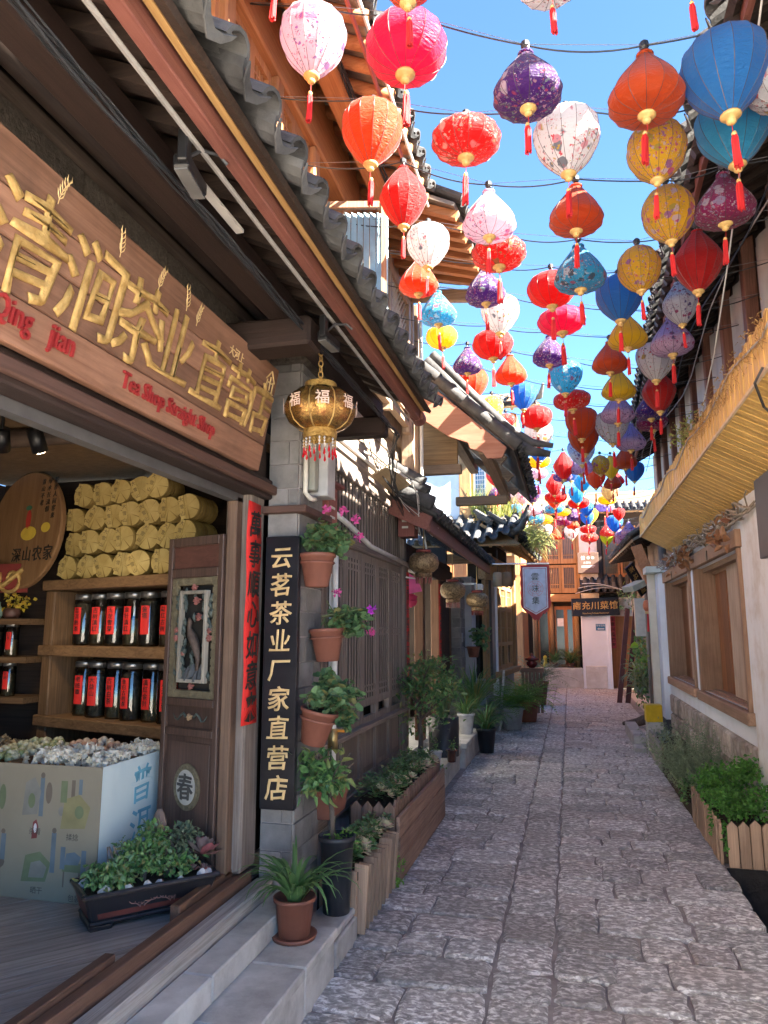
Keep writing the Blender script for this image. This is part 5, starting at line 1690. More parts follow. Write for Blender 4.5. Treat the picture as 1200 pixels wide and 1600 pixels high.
for j in range(20):
    a = 2 * math.pi * j / 20
    x, y = c0.x + .082 * math.cos(a), c0.y + .082 * math.sin(a)
    s_ = MB()
    for q in range(3):
        s_.lathe([(.001, .008), (.007, 0), (.001, -.008)], 6, (x, y, c0.z - .165 - q * .016))
    s_.build('bead_string', BEADM if j % 3 else GOLD, gl)
    MB().lathe([(.001, .02), (.005, .0), (.007, -.012), (.001, -.02)], 6, (x, y, c0.z - .17 - 3 * .016 - (.016 if j % 2 else 0))).build('red_drop', plain('red_bead', (.45, .01, .02), .2), gl)
mb = MB()
for q in range(7):
    z = c0.z + .16 + q * .03
    pts = [(c0.x + .011 * math.cos(t) * (1 if q % 2 else .2), c0.y + .011 * math.cos(t) * (.2 if q % 2 else 1), z + .019 * math.sin(t)) for t in [2 * math.pi * k / 10 for k in range(11)]]
    mb.tube(pts, .003, 5, cap=False)
mb.build('chain', GOLD, gl)
mb = MB()
for q in range(5):
    mb.tube([(c0.x + .03 * math.sin(t + q), c0.y + .03 * math.cos(t * 1.3 + q), c0.z + .385 + .02 * math.sin(t * 2 + q)) for t in [.5 * k for k in range(12)]], .004, 5)
mb.tube([(c0.x, c0.y, c0.z + .4), (c0.x - .05, c0.y - .05, c0.z + .43), (c0.x - .15, c0.y - .1, c0.z + .42)], .004, 5)
mb.build('knotted_cord', GOLDP, gl)

# flood lamps on the eave rail
for lab, x, y, z, rz in (('black floodlight clamped to the eave rail above the signboard', -1.04, 1.72, 3.0, .15), ('black floodlight on the eave rail near the hanging palace lantern', -1.04, 2.98, 2.98, -.1)):
    t = thing('floodlight', lab, 'floodlight', (x, y, z), 'black floodlights under the eave', rz)
    MB().box(-.035, .015, -.0, .16, -.06, -.015).build('lamp_body', BLACK, t, world=False, bevel=.006)
    MB().box(-.03, .01, .005, .155, -.067, -.061).build('lens', plain('dim_lens', (.1, .1, .1), .2), t, world=False)
    MB().box(-.015, .015, -.02, .02, -.05, .05).build('bracket', BLACK, t, world=False, bevel=.004)
    MB().tube([(0, .02, -.02), (.03, .06, .03), (.07, .1, .04), (.09, .12, .02)], .006, 5).build('lead', WIREB, t, world=False)
t = thing('spare_batten', 'short pale wooden strip fixed under the dark eave', 'strip', (-1.1, 1.9, 3.02))
MB().bar((-1.1, 1.86, 3.025), (-1.1, 2.22, 3.025), .03, .012).build('strip', plain('pale_strip', (.35, .33, .31), .7), t)

# meter cabinet, conduit and pipes on the pier
mt = thing('meter_cabinet', 'grey electricity meter cabinet mounted on the brick pier', 'cabinet', (-1.38, 3.98, 2.4))
MB().box(-1.44, -1.31, 3.86, 4.0, 2.36, 2.78).build('body', plain('cabinet_grey', (.42, .42, .42), .5, .2), mt, bevel=.006)
MB().box(-1.425, -1.36, 3.78, 3.85, 2.38, 2.72).build('side_box', surf('dull_green_grey', (.25, .25, .22), (.33, .33, .29), rough=.7, rnd=0), mt, bevel=.006)
cd = thing('drain_pipe', 'cream plastic conduit bending along the brick pier', 'pipe', (-1.4, 3.74, 2.3))
MB().tube([(-1.4, 3.74, 2.85), (-1.4, 3.74, 2.36), (-1.38, 3.76, 2.33), (-1.37, 3.82, 2.33)], .014, 8).build('pipe', plain('cream_pvc', (.6, .57, .5), .5), cd, smooth=True)
wp = thing('water_pipe', 'white upright water pipe with brass tap beside the hanging pots', 'pipe', (-1.4, 4.3, .5))
MB().tube([(-1.4, 4.28, .45), (-1.4, 4.28, .95), (-1.395, 4.28, 2.1)], .02, 10).build('pipe', PVC, wp, smooth=True)
MB().tube([(-1.4, 4.28, .9), (-1.4, 4.28, 1.02)], .032, 10).build('valve', plain('brass', (.5, .35, .15), .4, .8), wp, smooth=True)
MB().box(-1.37, -1.31, 4.27, 4.29, 1.0, 1.015).build('tap_handle', plain('orange_handle', (.65, .25, .03), .4), wp)
MB().box(-1.44, -1.42, 4.3, 4.42, 1.05, 1.95).build('backing_strip', plain('white_strip', (.6, .62, .66), .5), wp)
MB().tube([(-1.41, 4.2, 2.12), (-1.36, 4.2, 2.12)], .055, 14).build('coil_ring', plain('coil_cream', (.5, .45, .33), .6), wp)
wp2 = thing('wall_pipe', 'white pipe running along the lattice wall above the doors', 'pipe', (-1.55, 5.5, 2.3))
MB().tube([(-1.53, 4.4, 2.42), (-1.53, 5.0, 2.36), (-1.53, 5.6, 2.27), (-1.53, 7.1, 2.24)], .02, 8).build('pipe', PVC, wp2, smooth=True)
wp3 = thing('wall_pipe', 'thin grey pipe lit by sun above the lattice grille', 'pipe', (-1.55, 5.6, 2.95))
MB().tube([(-1.54, 4.3, 2.96), (-1.54, 7.1, 2.95)], .014, 8).build('pipe', PVC, wp3, smooth=True)
for lab, y, z in (('reddish wooden notice box below the meter cabinet', 4.2, 2.22), ('reddish wooden notice box at the far end of the lattice wall', 6.75, 2.5)):
    t = thing('notice_box', lab, 'box', (-1.45, y, z), 'reddish notice boxes')
    MB().box(-.1, .06, -.09, .09, -.02, .26).build('body', wood('wood_redbox', (.16, .05, .04), (.26, .09, .075), 'z'), t, world=False, bevel=.004)
    MB().box(-.12, .1, -.13, .13, .262, .285).build('lid', wood('wood_redbox', (.16, .05, .04), (.26, .09, .075), 'x'), t, world=False, bevel=.004)
    m_ = MB()
    for k in range(3):
        m_.box(-.06 + .0, .0, -.0925, -.0905, .18 - .06 * k, .2 - .06 * k)
        m_.box(.0605, .062, -.05, .04, .18 - .06 * k, .195 - .06 * k)
    m_.build('notice_print', plain('pale_print', (.5, .5, .45), .7), t, world=False)

# cable tangle by the wall end
tg = thing('cable_tangle', 'tangle of black and grey cables hanging at the lattice wall end', 'cables', (-1.4, 6.6, 2.7))
for k in range(9):
    a = random.uniform(0, 6)
    MB().tube([(-1.45 + .1 * math.sin(a + .7 * i) + .02 * i, 5.4 + .22 * i + .06 * math.sin(i + k), 3.05 - .07 * i + .05 * math.sin(a * 2 + i)) for i in range(8)], .003 if k % 3 else .005, 5).build('cable', WIREB if k % 2 else PVC, tg)
MB().tube([(-1.5, 7.05, 2.9), (-1.38, 7.05, 2.6), (-1.33, 7.02, 2.3), (-1.42, 7.0, 2.1), (-1.55, 7.0, 2.12)], .01, 6).build('cable', PVC, tg)
MB().tube([(-1.35, 6.95, 3.0), (-1.25, 7.1, 2.8), (-1.1, 7.6, 2.68)], .012, 6).build('cable', PVC, tg)

# brass pierced lanterns under the next eave
BRS = surf('pierced_brass', (.05, .03, .02), (.5, .36, .2), scale=26, dist=1.5, rough=.4, metal=.6, bump=1, bscale=26, bdist=.02, rnd=.1, dirt=.25, dirtcol=(.3, .05, .04))
for lab, x, y, z, s_ in (('pierced brass lantern nearest the lattice doors', -1.36, 6.95, 2.25, 1.0), ('middle pierced brass lantern under the low eave', -1.31, 8.45, 2.06, 1.0), ('last pierced brass lantern, beside the grey pier', -1.25, 10.3, 2.02, 1.05)):
    t = thing('brass_lantern', lab, 'lantern', (x, y, z), 'pierced brass lanterns')
    t.scale = (s_,) * 3
    MB().lathe([(.06, .1), (.1, .095), (.14, .06), (.152, .0), (.14, -.05), (.1, -.085), (.07, -.09)], 20).build('body', BRS, t, world=False, smooth=True)
    MB().lathe([(.062, .1), (.075, .105), (.075, .13), (.06, .132)], 16).build('top_band', plain('dull_red', (.2, .04, .035), .5), t, world=False, smooth=True)
    MB().lathe([(.075, -.09), (.085, -.1), (.082, -.135), (.07, -.14)], 16).build('bottom_band', BRS, t, world=False, smooth=True)
    m_ = MB()
    for k in range(12):
        a = 2 * math.pi * k / 12
        m_.tube([(.075 * math.cos(a), .075 * math.sin(a), -.14), (.075 * math.cos(a), .075 * math.sin(a), -.2)], [.008, .004], 5)
    m_.build('fringe', plain('dull_red', (.2, .04, .035), .5), t, world=False, stuff=True)
    MB().tube([(0, 0, .13), (0, 0, .62 - (z - 2.06))], .006, 5).build('chain', plain('brass', (.5, .35, .15), .4, .8), t, world=False)
for lab, y in (('red paper couplet on the near post of the brass lantern shop', 8.02), ('red paper couplet on the far post of the brass lantern shop', 10.16)):
    t = thing('red_couplet', lab, 'couplet', (-1.755, y, 1.1), 'couplets of the brass lantern shop')
    MB().box(-.008, 0, -.07, .07, 0, 1.15).build('paper', REDP, t, world=False)
    for k, ch in enumerate('生意兴隆通四海'):
        put_text(MB(), ch, FPX((.0005, 0, 1.05 - k * .155)), .13, .001, .01).build('character', INK, t, world=False)
t = thing('silk_fan', 'bright pink folded fan and flowers hung in the shop doorway', 'ornament', (-1.9, 8.3, 2.1))
MB().prism([(0, 0)] + [(.3 * math.cos(a), .3 * math.sin(a)) for a in [R(10 + 12 * k) for k in range(10)]], FMY((-1.95, 8.35, 2.0)), .01).build('fan', plain('pink_fan', (.7, .12, .4), .6), t)
for k in range(6):
    MB().lathe([(.001, -.06), (.06, -.03), (.08, .02), (.03, .05)], 8, (-1.9 + .06 * (k % 3), 8.3, 1.92 + .05 * (k // 3))).build('blossom', plain('rose_red', (.55, .03, .12), .6), t, smooth=True)

# hanging banner
bn = thing('shop_banner', 'pale blue shop banner with red jagged border hanging over the lane', 'banner', (-.48, 11.5, 2.55))
MB().tube([(-1.15, 11.5, 2.635), (-.27, 11.5, 2.625)], .014, 8).build('pole', STEEL, bn)
bw, bt, bb = .22, 2.61, 1.95
BCX = -.49
edge = [(-bw, 0)]
for k in range(9):
    edge += [(-bw - .012 * (k % 2), -.07 * (k + 1) * 1.04)]
edge += [(-bw * .6, -.76), (-bw * .5, -.745), (-.03, -.86), (.0, -.84), (.03, -.86), (bw * .5, -.745), (bw * .6, -.76)]
for k in range(8, -1, -1):
    edge += [(bw + .012 * (k % 2), -.07 * (k + 1) * 1.04)]
edge += [(bw, 0)]
MB().prism(edge[::-1], FMY((BCX, 11.5, bt)), .006).build('border', plain('banner_red', (.38, .05, .05), .8), bn)
MB().prism([(-.185, -.04), (-.185, -.66), (0, -.77), (.185, -.66), (.185, -.04)], FMY((BCX, 11.494, bt)), .004).build('white_edge', plain('banner_white', (.66, .68, .74), .8), bn)
MB().prism([(-.17, -.055), (-.17, -.65), (0, -.752), (.17, -.65), (.17, -.055)], FMY((BCX, 11.4915, bt)), .004).build('line', plain('banner_red', (.38, .05, .05), .8), bn)
MB().prism([(-.163, -.062), (-.163, -.645), (0, -.743), (.163, -.645), (.163, -.062)], FMY((BCX, 11.489, bt)), .004).build('cloth', plain('banner_cloth', (.5, .55, .66), .8), bn)
m_ = MB()
for rr in (.12, .085, .05):
    m_.tube([(BCX + rr * math.cos(a), 11.4846, bt - .37 + rr * math.sin(a)) for a in [2 * math.pi * k / 20 for k in range(21)]], .0035, 4)
for k in range(8):
    a = 2 * math.pi * k / 8
    m_.tube([(BCX + .05 * math.cos(a), 11.4846, bt - .37 + .05 * math.sin(a)), (BCX + .12 * math.cos(a + .4), 11.4846, bt - .37 + .12 * math.sin(a + .4))], .0035, 4)
m_.build('medallion', plain('faded_red', (.6, .3, .32), .8), bn)
column_text('lettering', '雲味集', FMY((BCX, 11.4848, bt - .185)), .125, .185, plain('ink_green', (.09, .1, .09), .7), bn, depth=.002, weight=.004)

# ================================================================ plants
def rnd_dir():
    while True:
        v = Vector((random.uniform(-1, 1), random.uniform(-1, 1), random.uniform(-1, 1)))
        if .05 < v.length < 1:
            return v.normalized()


def leaf(mb, p, d, nrm, ln, wd, fold=.25, lobed=False):
    """one leaf from p along d: folded along its midrib, tip drooping"""
    d = d.normalized()
    s_ = d.cross(nrm)
    if s_.length < 1e-3:
        s_ = d.cross(Vector((.3, .9, .1)))
    s_.normalize()
    u = s_.cross(d)
    q = lambda a, b, c: p + d * (a * ln) + s_ * (b * wd) + u * (c * wd)
    if lobed:       # rounded, scalloped geranium leaf
        mb.add([q(0, 0, 0), q(.12, -.5, fold), q(.55, -.62, fold * .6), q(.95, -.3, fold * .3), q(1, .05, -.05), q(.95, .35, fold * .3), q(.5, .62, fold * .6), q(.1, .48, fold)],
               [(0, 1, 2), (0, 2, 3), (0, 3, 4), (0, 4, 5), (0, 5, 6), (0, 6, 7)])
    else:
        mb.add([q(0, 0, 0), q(.35, -.5, fold), q(.75, -.3, fold * .5 - .1), q(1, 0, -.25), q(.75, .3, fold * .5 - .1), q(.35, .5, fold), q(.5, 0, 0)],
               [(0, 1, 6), (1, 2, 6), (2, 3, 6), (3, 4, 6), (4, 5, 6), (5, 0, 6)])


def crown(mb, n, c, r, size, clumps=14, aspect=.6, lobed=False, flat=.5, tight=.33, seed=None):
    """leaves gathered in clumps through an ellipsoid: uneven outline with gaps"""
    c = Vector(c)
    cs_ = []
    for _ in range(clumps):
        v = rnd_dir() * random.uniform(.45, .95)
        cs_.append(Vector((v.x * r[0], v.y * r[1], v.z * r[2])))
    for _ in range(n):
        k = random.choice(cs_)
        o = k + Vector((random.gauss(0, r[0]), random.gauss(0, r[1]), random.gauss(0, r[2]))) * tight
        out = (o + Vector((0, 0, r[2] * .3)))
        d = (out.normalized() * .7 + rnd_dir() * .7)
        up = (Vector((0, 0, 1)) * flat + rnd_dir() * .6 + out.normalized() * .3)
        leaf(mb, c + o, d, up, size * random.uniform(.45, 1.3), size * aspect * random.uniform(.8, 1.2), lobed=lobed)
    return cs_


def blade(mb, p, ang, ln, wd, rise, droop, n=7, twist=0):
    """strap leaf: rises from p, arches over and droops"""
    p = Vector(p)
    h = Vector((math.cos(ang), math.sin(ang), 0))
    s_ = Vector((-math.sin(ang), math.cos(ang), 0))
    b = len(mb.v)
    pos = p.copy()
    el = rise
    for i in range(n + 1):
        t = i / n
        w_ = wd * (1 - t ** 2.2) * (.55 + .9 * min(1, t * 4)) * .5 + .0008
        up = Vector((0, 0, 1)) * math.cos(el) - h * math.sin(el)
        mb.v += [tuple(pos - s_ * w_ + up * w_ * .45), tuple(pos), tuple(pos + s_ * w_ + up * w_ * .45)]
        pos = pos + (h * math.cos(el) + Vector((0, 0, 1)) * math.sin(el)) * (ln / n)
        el -= droop / n * (.5 + t)
    for i in range(n):
        a = b + 3 * i
        mb.f += [(a, a + 1, a + 4, a + 3), (a + 1, a + 2, a + 5, a + 4)]


def rosette(mb, c, r, n=22, tilt=(0, 0)):
    """succulent rosette of cupped pointed petals"""
    c = Vector(c)
    T = Matrix.Rotation(tilt[0], 3, 'X') @ Matrix.Rotation(tilt[1], 3, 'Y')
    for i in range(n):
        t = i / n
        a = i * 2.4
        el = R(10 + 70 * t)
        ln = r * (1 - .62 * t)
        wd = r * .5 * (1 - .5 * t)
        d = T @ Vector((math.cos(a) * math.cos(el), math.sin(a) * math.cos(el), math.sin(el)))
        up = T @ Vector((-math.cos(a) * math.sin(el), -math.sin(a) * math.sin(el), math.cos(el)))
        p = c + T @ Vector((0, 0, r * .25 * t))
        s_ = d.cross(up)
        q = lambda x, y, z: p + d * (x * ln) + s_ * (y * wd) + up * (z * wd)
        mb.add([q(0, -.2, 0), q(.55, -.5, .12), q(.88, -.35, .22), q(1.02, 0, .3), q(.88, .35, .22), q(.55, .5, .12), q(0, .2, 0), q(.6, 0, -.08)],
               [(0, 1, 7), (1, 2, 7), (2, 3, 7), (3, 4, 7), (4, 5, 7), (5, 6, 7), (6, 0, 7)])


LF_GER = leafmat('leaf_geranium', [(.053, .112, .053), (.09, .18, .075), (.135, .24, .105), (.083, .15, .075), (.22, .2, .07)])
LF_DARK = leafmat('leaf_glossy', [(.045, .112, .045), (.09, .192, .068), (.135, .27, .09), (.22, .2, .07)], .2, .35)
LF_SPID = leafmat('leaf_strap', [(.045, .105, .038), (.075, .165, .06), (.12, .225, .083), (.22, .2, .07)], .3, .4)
LF_JADE = leafmat('leaf_jade', [(.06, .135, .045), (.105, .225, .068), (.18, .3, .105), (.15, .255, .135), (.22, .2, .07)], .2, .35)
LF_FERN = leafmat('leaf_fern', [(.09, .21, .038), (.15, .3, .06), (.21, .39, .075)], .35)
LF_MINT = leafmat('leaf_parsley', [(.057, .161, .028), (.084, .226, .043), (.122, .283, .057), (.047, .122, .028)], .35)
LF_ROSE = leafmat('leaf_rosemary', [(.124, .168, .102), (.192, .247, .147), (.27, .326, .203)], .2)
LF_GRASS = leafmat('leaf_roofgrass', [(.12, .16, .04), (.2, .24, .07), (.3, .28, .1), (.16, .2, .05)], .4)
LF_DRY = leafmat('leaf_dry', [(.3, .17, .06), (.42, .28, .12), (.25, .14, .05)], .3)
PET_CREAM = leafmat('petal_cream', [(.45, .45, .28), (.6, .55, .38), (.55, .38, .33)], .25)
PET_RED = leafmat('petal_reddish', [(.13, .14, .13), (.2, .12, .12), (.3, .09, .1)], .2)
PET_PINK = leafmat('petal_pink', [(.55, .06, .25), (.65, .12, .35), (.5, .1, .3)], .3)
PET_PURP = leafmat('petal_purple', [(.4, .03, .5), (.5, .06, .6)], .3)
BARK = surf('bark', (.07, .055, .045), (.17, .14, .12), scale=12, stretch=(3, 3, .6), rough=.9, bump=.8, rnd=.1)
POTW = plain('white_pot', (.62, .62, .64), .35)
POTB = plain('black_pot', (.02, .022, .028), .45)


def pot(mb, r0, r1, h, c=(0, 0, 0), rim=.12, n=22):
    return mb.lathe([(r0 * .9, 0), (r0, .004), (r1 * .97, h * (1 - rim)), (r1 * 1.06, h * (1 - rim) + .002), (r1 * 1.08, h * .985), (r1 * 1.05, h), (r1 * .95, h), (r1 * .9, h * .9), (.001, h * .88)], n, c, cap=False)


# ---- flowerpots hung on the pipe beside the pier
for lab, x, y, z, tilt, kind in (
        ('topmost hanging terracotta pot with pink geranium on the pipe', -1.31, 3.7, 1.83, .0, 0),
        ('middle hanging terracotta pot with purple-flowered geranium', -1.31, 3.9, 1.43, -.05, 1),
        ('lowest round hanging pot, tilted, with leafy geranium', -1.31, 3.67, 1.02, .22, 2)):
    t = thing('hanging_flowerpot', lab, 'flowerpot', (x, y, z), 'terracotta pots hung beside the pier')
    t.scale = (.95,) * 3
    m_ = pot(MB(), .066, .1, .19)
    po = m_.build('pot', TERRA, t, world=False, smooth=True)
    po.rotation_euler = (0, tilt, 0)
    MB().lathe([(.001, .182), (.09, .178)], 16, cap=False).build('soil', SOIL, po, world=False)
    MB().lathe([(.098, .13), (.104, .135), (.098, .142)], 22, cap=False).build('moulded_ring', TERRA, po, world=False, smooth=True)
    MB().tube([(-.1, .0, .17), (-.14, .0, .19), (-.14, 0, .3)], .006, 5).build('hook', BLACK, t, world=False)
    f = MB()
    off = ((.05, .03, .27), (.09, .06, .24), (.11, .03, .23))[kind]
    crown(f, 400, off, (.115, .12, .075), .04, 18, 1.05, True, .8, .24)
    if kind == 2:
        crown(f, 110, (.07, .03, .32), (.05, .05, .06), .042, 7, 1.0, True, .8)
        crown(f, 60, (.17, .04, .13), (.04, .04, .06), .042, 5, 1.0, True, .6)
    f.build('foliage', LF_GER, t, world=False, stuff=True)
    s_ = MB()
    for k in range(9):
        s_.tube([(random.uniform(-.04, .04), random.uniform(-.04, .04), .17), (random.uniform(-.05, .1), random.uniform(-.08, .1), .26), (off[0] + random.uniform(-.1, .12), off[1] + random.uniform(-.1, .1), off[2] + random.uniform(0, .12))], [.005, .004, .003], 5)
    s_.build('stems', leafmat('stem_green', [(.07, .1, .04), (.11, .13, .06)], .05), t, world=False)
    for q in range((4, 3, 0)[kind]):
        fm = MB()
        c = Vector(((.02, .1, .46), (.14, .03, .44), (.19, .12, .4), (.2, .16, .3), (.24, .05, .26), (.22, .2, .22))[q]) if kind == 0 else Vector(((.25, .06, .3), (.05, .0, .4), (.22, .16, .17), (0, -.08, .28))[q])
        for k in range(26):
            leaf(fm, c + rnd_dir() * .018, rnd_dir(), rnd_dir(), .022, .018)
        fm.build('blossom', PET_PURP if (kind == 1 and q == 0) else PET_PINK, t, world=False)

# ---- small tree in a tall black planter, with a square pot behind it
t = thing('potted_tree', 'small glossy-leaved tree in a tall black planter by the step', 'potted tree', (-1.24, 3.88, 0))
bp_ = MB().lathe([(.06, .0), (.063, .01), (.088, .5), (.098, .505), (.1, .53), (.092, .532), (.085, .49), (.001, .48)], 24, cap=False).build('planter', POTB, t, world=False, smooth=True)
MB().lathe([(.001, .495), (.085, .488)], 18, cap=False).build('soil', surf('gravel_soil', (.1, .08, .06), (.35, .3, .25), scale=40, rough=.95, bump=1, bscale=50, rnd=0), bp_, world=False)
MB().tube([(-.02, 0, .48), (-.03, 0, .65), (-.05, -.02, .8)], [.016, .014, .01], 8).build('trunk', BARK, t, world=False, smooth=True)
b_ = MB()
for k in range(7):
    a = k * .9
    b_.tube([(-.05, -.02, .74), (-.05 + .07 * math.cos(a), .07 * math.sin(a), .84), (-.05 + .14 * math.cos(a), .14 * math.sin(a), .9 + .03 * (k % 3))], [.007, .005, .003], 5)
b_.build('branches', BARK, t, world=False)
f = MB()
crown(f, 300, (-.1, -.04, .84), (.13, .13, .11), .06, 12, .6, False, .7, .28)
f.build('crown', LF_DARK, t, world=False, stuff=True)
f = MB()
crown(f, 60, (.01, .02, .52), (.06, .06, .03), .03, 8, .5)
f.build('undergrowth', LF_FERN, t, world=False, stuff=True)
t = thing('square_planter', 'square terracotta planter fixed low on the pier behind the tree', 'planter', (-1.4, 4.2, .55))
MB().add([(-.07, -.14, 0), (.06, -.14, 0), (.06, .14, 0), (-.07, .14, 0), (-.08, -.17, .16), (.08, -.17, .16), (.08, .17, .16), (-.08, .17, .16)], [(0, 3, 2, 1), (0, 1, 5, 4), (1, 2, 6, 5), (2, 3, 7, 6), (3, 0, 4, 7)]).build('box', TERRA, t, world=False, bevel=.006)
MB().box(-.075, .075, -.16, .16, .13, .145).build('soil', SOIL, t, world=False)
f = MB()
crown(f, 70, (0, 0, .2), (.07, .14, .06), .05, 7, .6)
f.build('foliage', LF_DARK, t, world=False, stuff=True)

# ---- strap-leaved plant in a terracotta pot on the step
t = thing('potted_plant', 'terracotta pot with arching strap leaves standing on the stone step', 'potted plant', (-1.29, 3.4, .2))
po = pot(MB(), .072, .093, .17, (0, 0, .012)).build('pot', TERRA, t, world=False, smooth=True)
MB().lathe([(.05, 0), (.1, .002), (.108, .022), (.1, .02), (.06, .014)], 22).build('saucer', TERRA, po, world=False, smooth=True)
MB().lathe([(.001, .155), (.085, .15)], 16, cap=False).build('soil', SOIL, po, world=False)
for k in range(64):
    a = k * 2.399 + random.uniform(-.2, .2)
    m_ = MB()
    rr = random.uniform(.0, .035)
    ln = random.uniform(.2, .4)
    blade(m_, (rr * math.cos(a), rr * math.sin(a), .15), a, ln, random.uniform(.012, .019), random.uniform(.85, 1.45), random.uniform(1.3, 3.2), 7)
    m_.build('leaf', LF_SPID, t, world=False, smooth=True)


# ---- wooden planters with succulents
def succ_fill(t, x0, x1, y0, y1, z, nj, nr, seed):
    random.seed(seed)
    MB().box(x0, x1, y0, y1, z - .06, z - .02).build('soil', SOIL, t)
    f = MB()
    for k in range(nj):
        cx, cy = random.uniform(x0 + .04, x1 - .02), random.uniform(y0 + .04, y1 - .04)
        h = random.uniform(.04, .13)
        for j in range(11):
            a = j * 2.4
            p = Vector((cx + .03 * math.cos(a) * (j / 11) ** .5, cy + .03 * math.sin(a) * (j / 11) ** .5, z + h - .004 * j))
            leaf(f, p, Vector((math.cos(a), math.sin(a), .8 - j * .06)), Vector((-math.cos(a) * .4, -math.sin(a) * .4, 1)), .034, .02, .15)
        for j in range(5):
            a = random.uniform(0, 6.28)
            leaf(f, Vector((cx, cy, z + h * .5)), Vector((math.cos(a), math.sin(a), .4)), Vector((0, 0, 1)), .035, .02)
    f.build('foliage', LF_JADE, t, stuff=True)
    for k in range(nr):
        m_ = MB()
        rosette(m_, (random.uniform(x1 - .14, x1), random.uniform(y0 + .03, y1 - .05), z + random.uniform(.03, .07)), random.uniform(.045, .072), 24, (random.uniform(-.5, .3), random.uniform(.1, .7)))
        m_.build('rosette', PET_CREAM if k % 4 else LF_JADE, t)


t = thing('wooden_planter', 'small picket planter of succulents next to the tall black pot', 'planter', (-1.28, 4.3, 0))
for k in range(9):
    y = 3.98 + k * .088
    MB().bar((-1.165 + random.uniform(-.003, .003), y + .042, .0), (-1.14, y + .042, .34 + random.uniform(-.012, .012)), .08, .016, up=(0, 1, 0)).build('slat', WPK('z'), t)
for k in range(3):
    x = -1.36 + k * .07
    MB().box(x, x + .066, 3.955, 3.972, 0, .33).build('slat', WPK('z'), t)
MB().box(-1.38, -1.18, 3.975, 4.78, .02, .29).build('liner', WDK('y'), t)
succ_fill(t, -1.38, -1.16, 3.98, 4.78, .33, 75, 26, 5)
t = thing('wooden_planter', 'long red-brown plank planter full of jade plants and pale rosettes', 'planter', (-1.3, 5.7, 0))
for k in range(3):
    MB().box(-1.135, -1.11, 4.8, 6.55, .01 + k * .135, .14 + k * .135).build('plank', WPL('y'), t, bevel=.003)
for k in range(18):
    y = 4.83 + k * .095
    m_ = MB()
    m_.prism([(-.042, 0), (.042, 0), (.042, .46), (0, .5), (-.042, .46)], FPX((-1.165, y + .045, .0)), .016)
    m_.build('picket', WPL('z'), t)
for k in range(4):
    m_ = MB()
    m_.prism([(-.035, 0), (.035, 0), (.035, .46), (0, .5), (-.035, .46)], FMY((-1.4 + k * .075, 4.8, .0)), .016)
    m_.build('picket', WPL('z'), t)
MB().box(-1.46, -1.17, 4.83, 6.52, .02, .42).build('liner', WDK('y'), t)
succ_fill(t, -1.46, -1.15, 4.84, 6.5, .47, 150, 26, 6)
random.seed(21)
t = thing('ground_weed', 'tuft of green weed at the corner of the two wooden planters', 'weed', (-1.12, 4.76, 0))
f = MB()
crown(f, 60, (-1.11, 4.76, .1), (.035, .03, .1), .028, 7, .5)
f.build('foliage', LF_FERN, t, stuff=True)

# ---- camellia-like tree in front of the brass lantern shop
t = thing('potted_tree', 'bushy crowned little tree in front of the brass lantern shop', 'potted tree', (-1.42, 7.0, 0))
MB().lathe([(.09, 0), (.12, .28), (.13, .3), (.11, .3), (.001, .27)], 18, cap=False).build('pot', POTB, t, world=False, smooth=True)
MB().tube([(0, 0, .26), (.01, .0, .6), (-.02, .02, .85), (.02, .05, 1.1)], [.028, .024, .02, .012], 8).build('trunk', BARK, t, world=False, smooth=True)
b_ = MB()
for k in range(9):
    a = k * .75
    b_.tube([(0, .02, .75 + .03 * k), (.15 * math.cos(a), .15 * math.sin(a), .9 + .04 * k), (.3 * math.cos(a), .3 * math.sin(a), 1.0 + .04 * k)], [.012, .008, .004], 5)
b_.build('branches', BARK, t, world=False)
f = MB()
crown(f, 900, (.05, .1, 1.12), (.36, .36, .2), .06, 26, .5, False, .6, .25)
crown(f, 260, (-.02, 0, .78), (.26, .26, .14), .055, 10, .45, False, .4, .3)
f.build('crown', LF_DARK, t, world=False, stuff=True)


def bushpot(name, lab, cat, x, y, z, r, h, mat, leaves, grp=None, straight=False):
    t = thing(name, lab, cat, (x, y, z), grp)
    if straight:
        MB().lathe([(r, 0), (r * 1.02, h), (r * .9, h), (.001, h * .9)], 20, cap=False).build('pot', mat, t, world=False, smooth=True)
    else:
        pot(MB(), r * .72, r, h).build('pot', mat, t, world=False, smooth=True)
    MB().lathe([(.001, h * .89), (r * .9, h * .885)], 14, cap=False).build('soil', SOIL, t, world=False)
    leaves(t, h)
    return t


def L_blades(n, ln, wd, mat, rise=(.7, 1.5), dr=(1, 2.6), r=.04):
    def f(t, h):
        m_ = MB()
        for k in range(n):
            a = k * 2.399
            rr = r * random.random()
            blade(m_, (rr * math.cos(a), rr * math.sin(a), h * .88), a, ln * random.uniform(.6, 1.15), wd, random.uniform(*rise), random.uniform(*dr), 6)
        m_.build('leaves', mat, t, world=False, stuff=True)
    return f


def L_crown(n, r, size, mat, asp=.55, cl=9, up=.0):
    def f(t, h):
        m_ = MB()
        crown(m_, n, (0, 0, h + r[2] * .8 + up), r, size, cl, asp)
        m_.build('foliage', mat, t, world=False, stuff=True)
    return f


